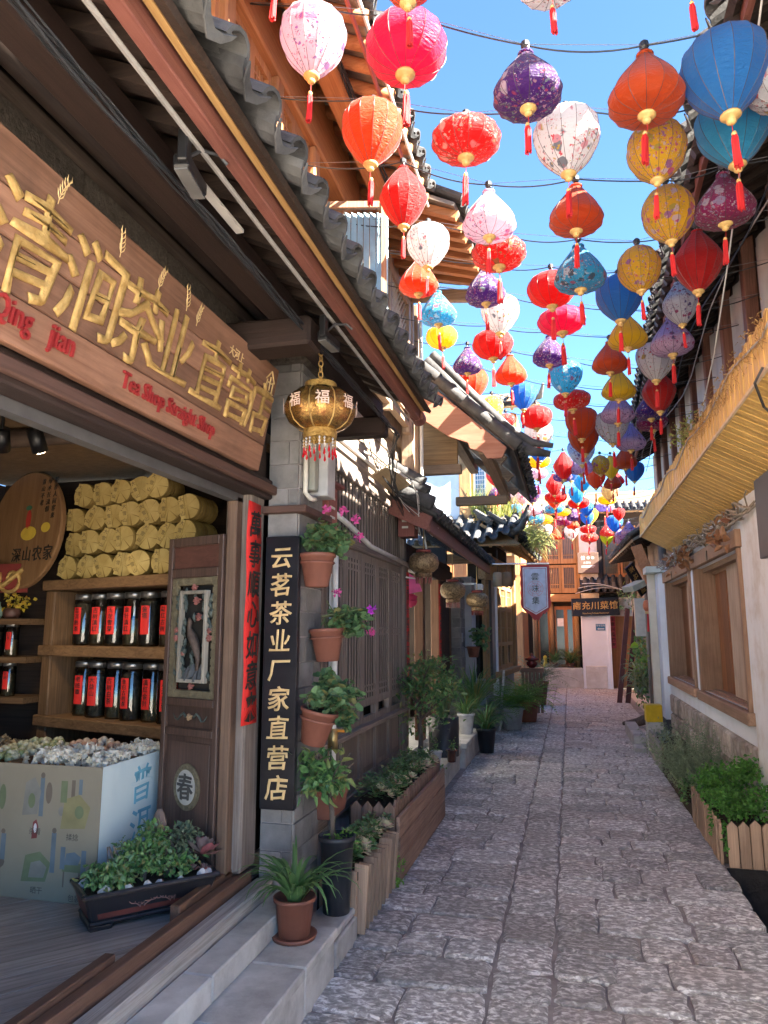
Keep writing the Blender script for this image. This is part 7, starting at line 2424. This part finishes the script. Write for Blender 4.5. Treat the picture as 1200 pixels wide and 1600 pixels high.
# pheasant perched on rocks
mb = MB()
q = lambda x, z, d: DFR @ Vector((DW * x, z, d))
mb.tube([q(.43, 1.665, .016), q(.45, 1.645, .018), q(.44, 1.61, .016), q(.49, 1.575, .018), q(.56, 1.53, .018), q(.6, 1.46, .012), q(.58, 1.38, .008)], [.006, .013, .013, .024, .024, .014, .006], 10)
mb.build('carved_bird', CB, door, smooth=True)
for x, z, r in ((.42, 1.37, .03), (.5, 1.39, .035), (.58, 1.365, .032), (.64, 1.38, .025), (.36, 1.36, .02)):
    MB().lathe([(r, -.03), (r * .8, 0), (r * .35, .03), (.002, .045)], 7, q(x, z, .004)).build('carved_rock', CW, door)
petals(DW / 2, 1.155, .028, surf('carv_gold', (.25, .15, .08), (.4, .28, .16), scale=20, rough=.7, rnd=0))
for sg_ in (-1, 1):
    mb = MB()
    mb.tube([DFR @ Vector((DW / 2 + sg_ * (.03 + .02 * i), 1.155 + .02 * math.sin(i * 1.4), .012)) for i in range(6)], [.007, .006, .006, .005, .004, .002], 6)
    mb.build('carved_branch', CG, door, smooth=True)
# round medallion with the character for spring
mc = (DW / 2 + .005, .81)
MB().prism([(mc[0] + .098 * math.cos(a), mc[1] + .115 * math.sin(a)) for a in [2 * math.pi * k / 40 for k in range(40)]], DFR @ Matrix.Translation((0, 0, .0105)), .012).build('medallion_rim', KEY, door, bevel=.003)
MB().prism([(mc[0] + .07 * math.cos(a), mc[1] + .086 * math.sin(a)) for a in [2 * math.pi * k / 40 for k in range(40)]], DFR @ Matrix.Translation((0, 0, .0226)), .003).build('medallion_disc', plain('medallion_pale', (.42, .4, .36), .7), door)
mb = MB()
put_text(mb, '春', DFR @ Matrix.Translation((mc[0], mc[1], .0257)), .135, .008, .012, 0, .015, .9, True, True)
mb.build('medallion_character', plain('medallion_dark', (.06, .055, .05), .6), door)
for k in range(22):
    a = 2 * math.pi * k / 22
    MB().mbox(DFR @ Matrix.Translation((mc[0] + .084 * math.cos(a), mc[1] + .1 * math.sin(a), .024)) @ Matrix.Rotation(a, 4, 'Z'), .012, .016, .004).build('rim_key', KEY, door)

# ---- succulent tray on the shop floor
random.seed(44)
tr = thing('planter_tray', 'dark glazed bonsai tray of jade plants on the shop floor', 'planter', (-1.93, 3.17, .333), None, R(48))
tr.scale = (1.06, 1.06, 1.08)
GLZT = plain('tray_glaze', (.022, .02, .022), .3)
# tray long axis = local x
def taper(x, y, z0, x2, y2, z1):
    return [(-x, -y, z0), (x, -y, z0), (x, y, z0), (-x, y, z0), (-x2, -y2, z1), (x2, -y2, z1), (x2, y2, z1), (-x2, y2, z1)]
BFC = [(0, 3, 2, 1), (0, 1, 5, 4), (1, 2, 6, 5), (2, 3, 7, 6), (3, 0, 4, 7)]
MB().add(taper(.24, .1, .03, .275, .13, .13), BFC).build('bowl', GLZT, tr, world=False, bevel=.008)
MB().box(-.285, .285, -.14, -.118, .128, .148).box(-.285, .285, .118, .14, .128, .148).box(-.285, -.262, -.118, .118, .128, .148).box(.262, .285, -.118, .118, .128, .148).build('rim', GLZT, tr, world=False, bevel=.006)
MB().box(-.25, .25, -.105, .105, .018, .034).build('foot_band', GLZT, tr, world=False, bevel=.006)
for sx_ in (-.2, .2):
    MB().box(sx_ - .045, sx_ + .045, -.1, .1, 0, .019).build('foot', GLZT, tr, world=False, bevel=.004)
RDG = surf('tray_red', (.12, .03, .022), (.2, .055, .04), scale=8, rough=.35, bump=.2, rnd=0)
MB().add([(-.215, -.1055, .045), (.215, -.1055, .045), (.235, -.124, .118), (-.235, -.124, .118)], [(0, 1, 2, 3)]).build('red_panel', RDG, tr, world=False)
MB().add([(-.2475, .08, .045), (-.2475, -.08, .045), (-.2705, -.098, .118), (-.2705, .098, .118)], [(0, 1, 2, 3)]).build('red_panel', RDG, tr, world=False)
MB().add([(.2475, -.08, .045), (.2475, .08, .045), (.2705, .098, .118), (.2705, -.098, .118)], [(0, 1, 2, 3)]).build('red_panel', RDG, tr, world=False)
m_ = MB()
for k in range(14):
    a = k * .7
    m_.tube([(-.1 + .014 * k + .02 * math.sin(a), -.118, .08 + .015 * math.cos(a)), (-.09 + .014 * k, -.119, .085), (-.085 + .014 * k + .02 * math.cos(a), -.119, .08 - .015 * math.sin(a))], .0018, 4)
m_.build('incised_drawing', plain('incised', (.25, .13, .11), .6), tr, world=False)
MB().box(-.262, .262, -.117, .117, .115, .128).build('soil', SOIL, tr, world=False)
f = MB()
for cx, cy, cz, rx, rz_, n in ((-.01, .0, .22, .1, .06, 600), (.04, .03, .3, .05, .04, 200), (-.13, -.01, .19, .08, .05, 360), (-.21, 0, .17, .05, .035, 180), (.1, -.02, .18, .09, .045, 300)):
    crown(f, n, (cx, cy, cz), (rx, .09, rz_), .03, 16, .62, False, .5, .28)
f.build('jade_foliage', LF_JADE, tr, world=False, stuff=True)
f = MB()
crown(f, 150, (.17, .04, .26), (.07, .06, .055), .03, 10, .75, False, .6, .3)
f.build('grey_foliage', leafmat('leaf_greyjade', [(.09, .13, .075), (.14, .18, .11), (.19, .22, .15)], .15), tr, world=False, stuff=True)
s_ = MB()
for k in range(10):
    x = random.uniform(-.2, .2)
    s_.tube([(x, 0, .12), (x + random.uniform(-.03, .03), .0, .2), (x + random.uniform(-.05, .05), .02, .28)], [.009, .007, .004], 6)
s_.build('stems', BARK, tr, world=False)
ros = MB()
rosette(ros, (.235, -.03, .2), .1, 26, (-.3, .25))
ros.build('rosette', PET_RED, tr, world=False)
for k in range(3):
    ros = MB()
    rosette(ros, (.15 + .04 * k, -.08 + .02 * (k % 2), .15), .035, 20)
    ros.build('rosette', PET_RED if k else LF_JADE, tr, world=False)
for k, (x, y, r_) in enumerate(((-.19, -.09, .032), (-.1, -.1, .022), (-.02, -.1, .024), (.03, -.095, .018), (.22, -.09, .028), (.25, -.07, .025), (-.24, .05, .03), (.12, -.1, .016))):
    mb = MB()
    mb.lathe([(.001, -r_ * .5), (r_ * .8, -r_ * .3), (r_, r_ * .2), (r_ * .5, r_ * .7), (.001, r_ * .85)], 6, (x, y, .135), cap=False)
    mb.v = [(a + random.uniform(-.15, .15) * r_, b + random.uniform(-.15, .15) * r_, c + random.uniform(-.15, .15) * r_) for a, b, c in mb.v]
    mb.build('pebble', surf('pale_pebble', (.42, .4, .4), (.66, .64, .63), rough=.8, rnd=.25), tr, world=False)
mb = MB().lathe([(.03, 0), (.035, .03), (.022, .07), (.008, .09)], 7, (.06, .04, .31))
mb.build('rock', surf('brown_rock', (.1, .07, .06), (.2, .15, .13), rough=.9, bump=.8, rnd=0), tr, world=False)

# ---- spotlights on the shop ceiling
for lab, x, y, dx_, dy_, lit in (('black track spotlight pointing at the tea bundles', -2.62, 3.05, -.1, .55, True), ('middle black track spotlight on the shop ceiling', -2.78, 3.0, -.35, .5, True), ('black track spotlight at the left end of the track', -2.95, 2.95, -.6, .3, False)):
    t = thing('spotlight', lab, 'spotlight', (x, y, 2.62), 'track spotlights')
    dv_ = Vector((dx_, dy_, -.75)).normalized()
    a = Vector((x, y, 2.6))
    MB().tube([a - dv_ * .02, a + dv_ * .1], .04, 14).build('can', BLACK, t, smooth=True)
    MB().tube([a + dv_ * .1005, a + dv_ * .103], .033, 14).build('lens', plain('spot_lens_on' if lit else 'spot_lens', (1, .9, .7), .3, emit=(1, .8, .5) if lit else None, es=6), t)
    MB().tube([a, (x, y, 2.7)], .01, 6).build('stem', BLACK, t)
    if lit:
        L_ = bpy.data.lights.new('spot_light', 'SPOT')
        L_.energy = 1.8
        L_.color = (1, .78, .48)
        L_.spot_size = R(75)
        L_.spot_blend = .8
        L_.shadow_soft_size = .03
        lo_ = bpy.data.objects.new('spot_light', L_)
        COL.objects.link(lo_)
        lo_.location = a + dv_ * .11
        lo_.rotation_euler = (-dv_).to_track_quat('Z', 'Y').to_euler()
t = thing('light_track', 'black ceiling track carrying the shop spotlights', 'track', (-2.8, 3.0, 2.7))
MB().bar((-3.3, 2.85, 2.71), (-2.3, 3.12, 2.71), .03, .018).build('rail', BLACK, t)

# ================================================================ right side of the lane
random.seed(55)
t = thing('picket_planter', 'picket-fence planter overflowing with bright green parsley-like herb', 'planter', (1.15, 6.3, 0))
for k in range(9):
    x = 1.0 + k * .074
    h = .31 + random.uniform(-.01, .012)
    tp = h - .035
    m_ = MB().prism([(-.034, 0), (.034, 0), (.034, tp), (0, h), (-.034, tp)], FMY((x + .034, 5.72 + random.uniform(-.004, .004), -.005)), .018)
    m_.build('picket', WPK('z'), t)
for k in range(13):
    y = 5.76 + k * .094
    m_ = MB().prism([(-.043, 0), (.043, 0), (.043, .25), (0, .29), (-.043, .25)], FMX((.975 + random.uniform(-.006, .006), y + .045, -.005)), .018)
    m_.build('picket', WPK('z'), t)
MB().box(.98, 1.36, 5.78, 7.0, .0, .22).build('soil_box', SOIL, t)
f = MB()
for cx, cy, cz, rx, ry, rz_, n in ((1.12, 6.05, .36, .16, .22, .09, 620), (1.2, 6.5, .42, .18, .26, .12, 700), (1.05, 6.45, .38, .1, .3, .1, 420), (1.3, 5.95, .38, .1, .16, .1, 320), (1.28, 6.3, .55, .1, .12, .08, 260), (.98, 6.0, .18, .04, .12, .1, 120), (1.0, 5.74, .18, .03, .03, .1, 60)):
    crown(f, int(n * 1.7), (cx, cy, cz), (rx, ry, rz_), .022, 22, .8, True, .5, .26)
f.build('herb_foliage', LF_MINT, t, stuff=True)
t = thing('rosemary_bush', 'grey-green feathery bush growing against the stone wall base', 'bush', (1.12, 8.0, 0))
f = MB()
for k in range(420):
    a = random.uniform(0, 6.28)
    x, y = 1.13 + .15 * math.cos(a) * random.random(), 8.0 + .75 * math.sin(a) * random.random()
    el = random.uniform(.8, 1.5)
    ln = random.uniform(.3, .66)
    d = Vector((math.cos(a) * math.cos(el), math.sin(a) * math.cos(el), math.sin(el)))
    p = Vector((x, y, .05))
    for i in range(16):
        p = p + d * (ln / 16)
        d = (d + rnd_dir() * .08).normalized()
        for q in range(2):
            leaf(f, p, (d * .6 + rnd_dir()).normalized(), rnd_dir(), .032, .007)
f.build('sprigs', LF_ROSE, t, stuff=True)
f = MB()
crown(f, 160, (1.0, 7.4, .18), (.06, .3, .14), .045, 9, .6)
f.build('lower_leaves', LF_DARK, t, stuff=True)
MB().box(.97, 1.36, 7.1, 9.2, -.02, .1).build('soil_bed', SOIL, t)
t = thing('agave_clump', 'small blue-green cabbage-leaf clump before the yellow box', 'plant', (1.08, 9.9, .25))
f = MB()
rosette(f, (1.08, 9.8, .3), .13, 16)
rosette(f, (1.02, 9.6, .26), .1, 14)
f.build('leaves', leafmat('leaf_bluegreen', [(.12, .18, .16), (.2, .27, .25)], .2), t)
MB().box(.96, .99, 9.3, 10.6, -.02, .3).build('bed_board', WGY('y'), t)
MB().box(.99, 1.36, 9.3, 10.6, -.02, .22).build('soil_bed', SOIL, t)
t = thing('yellow_box', 'bright yellow box standing on the plant bed edge', 'box', (1.05, 10.55, .38))
MB().add([(.94, 10.45, .4), (1.15, 10.5, .4), (1.15, 10.72, .4), (.94, 10.7, .4), (.94, 10.45, .62), (1.15, 10.5, .62), (1.15, 10.72, .62), (.94, 10.7, .62)], [(0, 3, 2, 1), (4, 5, 6, 7), (0, 1, 5, 4), (1, 2, 6, 5), (2, 3, 7, 6), (3, 0, 4, 7)]).build('body', plain('yellow_paint', (.62, .42, .015), .5), t, bevel=.006)
MB().box(.95, 1.15, 10.45, 10.72, -.02, .399).build('support', STEP, t)
t = thing('stone_block', 'long stone block step lying by the yellow box', 'stone', (.92, 11.6, 0))
MB().box(.8, .97, 10.9, 12.6, -.02, .16).build('block', STEP, t, bevel=.012)
MB().box(.78, .93, 10.5, 10.86, -.02, .06).build('block', STEP, t, bevel=.012)
t = thing('bark_log', 'rough bark slab lying beyond the stone block', 'log', (1.0, 13.2, 0))
MB().tube([(.82, 13.4, .03), (1.05, 13.3, .07), (1.3, 13.3, .16), (1.45, 13.3, .25)], [.03, .07, .1, .12], 8).build('slab', BARK, t)
# leaning planks
for k, (x, lab) in enumerate(((1.02, 'dark red plank leaning on the right, nearer the restaurant door'), (1.2, 'dark red plank leaning on the right, beside the climbing plants'))):
    t = thing('leaning_plank', lab, 'plank', (x, 17.5, 0), 'dark red planks leaning together')
    MB().bar((x, 17.5, -.01), (x + .3, 17.75, 2.1), .11, .05, up=(0, 1, 0)).build('plank', wood('wood_maroon', (.07, .02, .018), (.14, .042, .036), 'z'), t, bevel=.006)
t = thing('climbing_bush', 'tangle of climbing leaves behind the leaning planks', 'bush', (1.5, 17.2, 0))
f = MB()
crown(f, 700, (1.52, 17.0, .7), (.2, .9, .7), .1, 22, .6)
crown(f, 160, (1.4, 17.9, 2.3), (.25, .7, .4), .1, 10, .3)
f.build('foliage', LF_DARK, t, stuff=True)
f = MB()
for k in range(120):
    blade(f, (1.4 + random.uniform(-.15, .15), 16.6 + random.uniform(-.5, .5), random.uniform(.3, .8)), random.uniform(0, 6.28), .4, .03, random.uniform(.2, 1.2), 2.4, 5)
f.build('strap_leaves', LF_ROSE, t, stuff=True)
f = MB()
for a, z in ((.3, 1.0), (2.2, .8), (3.5, 1.3)):
    leaf(f, Vector((1.4, 16.4, z)), Vector((math.cos(a), -.5, -.2)), Vector((0, -1, .5)), .2, .16)
f.build('broad_leaves', LF_FERN, t, stuff=True)
t = thing('switch_cabinet', 'white metal panel box hung above the climbing plants', 'cabinet', (1.25, 13.3, 1.5))
MB().box(1.1, 1.27, 13.25, 13.4, 1.5, 2.15).build('panel', plain('panel_white', (.6, .6, .55), .5), t, bevel=.006)
MB().bar((1.0, 13.2, 2.3), (1.25, 13.35, 2.42), .3, .1).build('hood', plain('mint_metal', (.45, .52, .46), .5), t)
t = thing('post_box', 'small rusty brown box on the pillar near the yellow box', 'box', (1.22, 12.3, .6))
MB().box(1.22, 1.36, 12.25, 12.35, .62, .87).build('body', plain('rust_brown', (.14, .055, .035), .7), t, bevel=.005)
MB().tube([(1.3, 12.3, -.02), (1.28, 12.3, .62)], .025, 8).build('post', WGY('z'), t)
MB().tube([(1.27, 12.3, .87), (1.26, 12.35, 1.9)], .014, 6).build('pipe', PVC, t)
t = thing('paper_lantern', 'little orange and red paper lantern with tassel on the right', 'lantern', (1.27, 12.8, 2.0))
MB().lathe([(.03, .1), (.06, .08), (.075, .02), (.07, -.04), (.04, -.09)], 12).build('body', plain('paper_orange', (.6, .2, .1), .7), t, world=False, smooth=True)
MB().lathe([(.04, -.09), (.05, -.11), (.04, -.13)], 12).build('rim', GOLDP, t, world=False)
MB().tube([(0, 0, -.13), (0, 0, -.42)], [.02, .03], 6).build('tassel', TASS, t, world=False)
MB().tube([(0, 0, .1), (0, 0, .45)], .004, 4).build('cord', WIREB, t, world=False)
t = thing('plank_sign', 'reddish wooden plank sign hung vertically below the bamboo balcony', 'sign', (1.2, 12.4, 2.4))
MB().bar((1.3, 12.25, 2.35), (1.12, 12.55, 2.98), .18, .035, up=(0, -1, 0)).build('board', WOR('z'), t, bevel=.005)
t = thing('black_sign', 'narrow black sign with gold characters tilted on the right wall', 'sign', (1.15, 13.6, 2.3))
SGM = frame((1.2, 13.7, 2.5), (.35, .35, -.62), (.4, .2, .5))
MB().mbox(SGM, .62, .2, .03).build('board', LACQ, t)
m_ = MB()
for k, ch in enumerate('茶马古道'):
    put_text(m_, ch, SGM @ Matrix.Translation((-.22 + k * .15, 0, .016)), .12, .003, .01)
m_.build('lettering', GOLD, t)
# dry vine along the wall top
t = thing('dry_vine', 'bundle of dry twisted vine stems above the boarded windows', 'vine', (1.33, 8.0, 2.5))
TWG = surf('dry_twig', (.16, .13, .1), (.36, .31, .26), scale=14, rough=.9, bump=.6, rnd=.2)
m_ = MB()
for k in range(70):
    y = random.uniform(5.6, 10.6)
    a = random.uniform(0, 6)
    r_ = random.uniform(.004, .012)
    m_.tube([(1.34 + .05 * math.sin(a + i * .9) - .01 * (k % 4), y + i * .13, 2.5 + .06 * math.sin(a * 1.7 + i * .8) + .012 * (k % 5)) for i in range(8)], [r_] * 7 + [r_ * .4], 5)
m_.build('stems', TWG, t, stuff=True)
m_ = MB()
for k in range(70):
    y = random.choice((6.6, 6.9, 8.8, 9.2, 9.8, 8.5)) + random.gauss(0, .15)
    leaf(m_, Vector((1.3 + random.uniform(-.06, .04), y, 2.42 + random.uniform(-.12, .12))), rnd_dir(), rnd_dir(), .09, .06)
m_.build('dead_leaves', leafmat('leaf_dead', [(.22, .1, .05), (.32, .17, .09), (.16, .07, .04)], .2), t, stuff=True)
# plants growing on the balcony top
t = thing('balcony_plant', 'pale green sprouting plant on the bamboo balcony edge', 'plant', (1.0, 6.2, 3.1))
f = MB()
crown(f, 420, (.98, 6.2, 3.2), (.07, .3, .12), .026, 14, .7)
f.build('foliage', leafmat('leaf_sprout', [(.16, .2, .05), (.26, .28, .08), (.3, .24, .1)], .35), t, stuff=True)
t = thing('balcony_plant', 'dry straw-coloured weeds draped over the bamboo balcony', 'weed', (.98, 4.9, 3.1))
f = MB()
for k in range(420):
    y = random.uniform(3.6, 6.0)
    p = Vector((.965, y, 3.12 + random.uniform(-.16, .06)))
    leaf(f, p, Vector((-.4, random.uniform(-1, 1), random.uniform(-1, .6))), rnd_dir(), random.uniform(.015, .035), .007)
for k in range(60):
    y = random.uniform(3.6, 6.0)
    f.tube([(.975, y, 3.12), (.955, y + random.uniform(-.08, .08), 3.04), (.965, y + random.uniform(-.15, .15), 2.95)], .0015, 3)
f.build('dry_sprigs', LF_DRY, t, stuff=True)
t = thing('balcony_cable', 'grey twisted cable looped along the bamboo balcony front', 'cable', (.97, 6.0, 3.0))
MB().tube([(.966, 2.7 + i * .25, 3.06 + .03 * math.sin(i * 1.1) - (.0 if i % 4 else .02)) for i in range(30)], .006, 5).build('cable', plain('grey_cable', (.35, .33, .32), .6), t)
MB().tube([(.96, 3.7, 2.86), (.93, 3.75, 2.8), (1.0, 3.9, 2.72), (1.15, 4.2, 2.72), (1.25, 4.5, 2.75)], .007, 5).build('cable', WIREB, t)
t = thing('overhead_wires', 'loose grey wires hanging under the dark roof on the right', 'wires', (1.2, 6, 3.9))
for k in range(2):
    MB().tube([(1.1 + .05 * k + .03 * math.sin(i + k), 3.2 + i * .6, 4.0 - .05 * k - .06 * math.sin(i * .9 + k * 2)) for i in range(14)], .005, 5).build('wire', plain('grey_cable', (.35, .33, .32), .6) if k % 2 else WIREB, t)
MB().tube([(.9, 3.0, 4.25), (1.0, 4.4, 3.75), (1.05, 5.2, 3.5), (1.1, 6.4, 3.2)], .005, 5).build('wire', PVC, t)
t = thing('wall_sign', 'edge of a dark framed sign on the near right wall', 'sign', (1.34, 5.35, 2.4))
MB().box(1.33, 1.37, 5.2, 5.62, 2.1, 2.78).build('board', plain('sign_dark', (.05, .045, .05), .5), t, bevel=.005)

# ================================================================ writing and fittings on the restaurant
t = thing('restaurant_sign', 'black signboard with gold characters over the restaurant doorway', 'signboard', (.73, FY - .52, 2.05))
SM = frame((.73, FY - .53, 2.26), (1.29, .0, .03), (0, .08, 1))
MB().mbox(SM, 1.3, .5, .05).build('board', LACQ, t, bevel=.006)
for k, ch in enumerate('南充川菜馆'):
    mb = MB()
    put_text(mb, ch, SM @ Matrix.Translation((-.5 + k * .25, .03, .024)), .24, .014, .014, .05, .015, 1, True, True)
    mb.build('character', GOLD, t)
mb = MB()
put_text(mb, 'Nanchong Sichuan Restaurant', SM @ Matrix.Translation((0, -.18, .026)), .07, .004, .002, 0, 0, .85, cjk=False)
mb.build('lettering', GOLD, t)
t = thing('road_sign', 'small blue and white arrow sign on the white pillar', 'sign', (.85, FY - .46, 1.65))
MB().box(.72, .98, FY - .465, FY - .452, 1.6, 1.78).build('plate', plain('sign_blue', (.03, .16, .3), .4), t)
MB().prism([(-.1, 0), (-.04, .03), (-.04, .012), (.1, .012), (.1, -.012), (-.04, -.012), (-.04, -.03)], FMY((.85, FY - .4655, 1.645)), .002).build('arrow', POTW, t)
put_text(MB(), '停车指南', FMY((.85, FY - .4655, 1.735)), .06, .002).build('lettering', POTW, t)
t = thing('red_couplet', 'red paper couplet by the brown restaurant side door', 'couplet', (1.2, FY - .12, 1.2))
MB().box(1.13, 1.27, FY - .125, FY - .115, 1.1, 2.0).build('paper', plain('couplet_pink', (.6, .07, .09), .6), t)
mb = MB()
for k, ch in enumerate('生意兴隆四海'):
    put_text(mb, ch, FMY((1.2, FY - .1255, 1.92 - k * .145)), .12, .001, .01)
mb.build('lettering', INK, t)
t = thing('box_sign', 'brown light-box sign with white print on the restaurant corner', 'sign', (.6, FY - .3, 3.3))
MB().box(.3, .88, FY - .45, FY - .21, 3.22, 3.82).build('box', plain('sign_brown', (.12, .075, .055), .5), t, bevel=.008)
mb = MB()
put_text(MB(), '普', FMY((.45, FY - .4505, 3.66)), .13, .002).build('character', POTW, t)
put_text(MB(), '古茶坊', FMY((.56, FY - .4505, 3.52)), .07, .002).build('lettering', POTW, t)
mb.box(.4, .78, FY - .452, FY - .4505, 3.42, 3.435).box(.4, .74, FY - .452, FY - .4505, 3.385, 3.397)
mb.build('print', POTW, t)
mb = MB()
for x in (.6, .72):
    mb.prism([(.045 * math.cos(a), .045 * math.sin(a)) for a in [2 * math.pi * k / 16 for k in range(16)]], FMY((x, FY - .4505, 3.66)), .002)
mb.build('round_marks', plain('mark_teal', (.2, .35, .3), .6), t)
t = thing('yellow_toy', 'small yellow figurine lamp glowing behind the restaurant window', 'ornament', (-.72, FY + .08, .95))
MB().lathe([(.05, 0), (.07, .08), (.04, .16), (.055, .22), (.05, .3), (.01, .33)], 12, (-.72, FY - .12, .56)).build('body', plain('toy_yellow', (.7, .55, .02), .4), t, smooth=True)
t = thing('vent_pipe', 'tangle of black cables drooping from the small tiled roof', 'cables', (.4, FY - .7, 2.7))
for k in range(7):
    MB().tube([(.2 + .25 * i + .03 * k, FY - .85 - .02 * k, 2.62 + .16 * math.sin(i * .5 + .2 * k) + .02 * k) for i in range(8)], .01, 5).build('cable', WIREB if k % 3 else PVC, t)
t = thing('security_camera', 'white dome security camera on the grey pier bracket', 'camera', (-1.4, 11.0, 2.2))
MB().box(-1.55, -1.33, 10.97, 11.0, 2.28, 2.31).build('bracket', STEEL, t)
MB().box(-1.36, -1.24, 10.9, 11.05, 2.2, 2.29).build('housing', POTW, t, bevel=.015)
MB().lathe([(.05, 0), (.045, -.04), (.02, -.06)], 12, (-1.3, 10.97, 2.2)).build('dome', BLACK, t, smooth=True)
t = thing('wind_chime', 'pair of wooden bucket ornaments hanging under the golden house eave', 'ornament', (-1.05, 11.9, 2.3))
for x, m_ in ((-1.1, plain('pale_wood', (.4, .3, .2), .8)), (-.95, plain('brown_wood', (.25, .16, .09), .8))):
    MB().lathe([(.085, -.12), (.07, .1), (.06, .11)], 12, (x, 11.85, 2.42)).build('bucket', m_, t, smooth=True)
    MB().tube([(x, 11.85, 2.53), (x, 11.85, 2.9)], .005, 4).build('cord', WIREB, t)
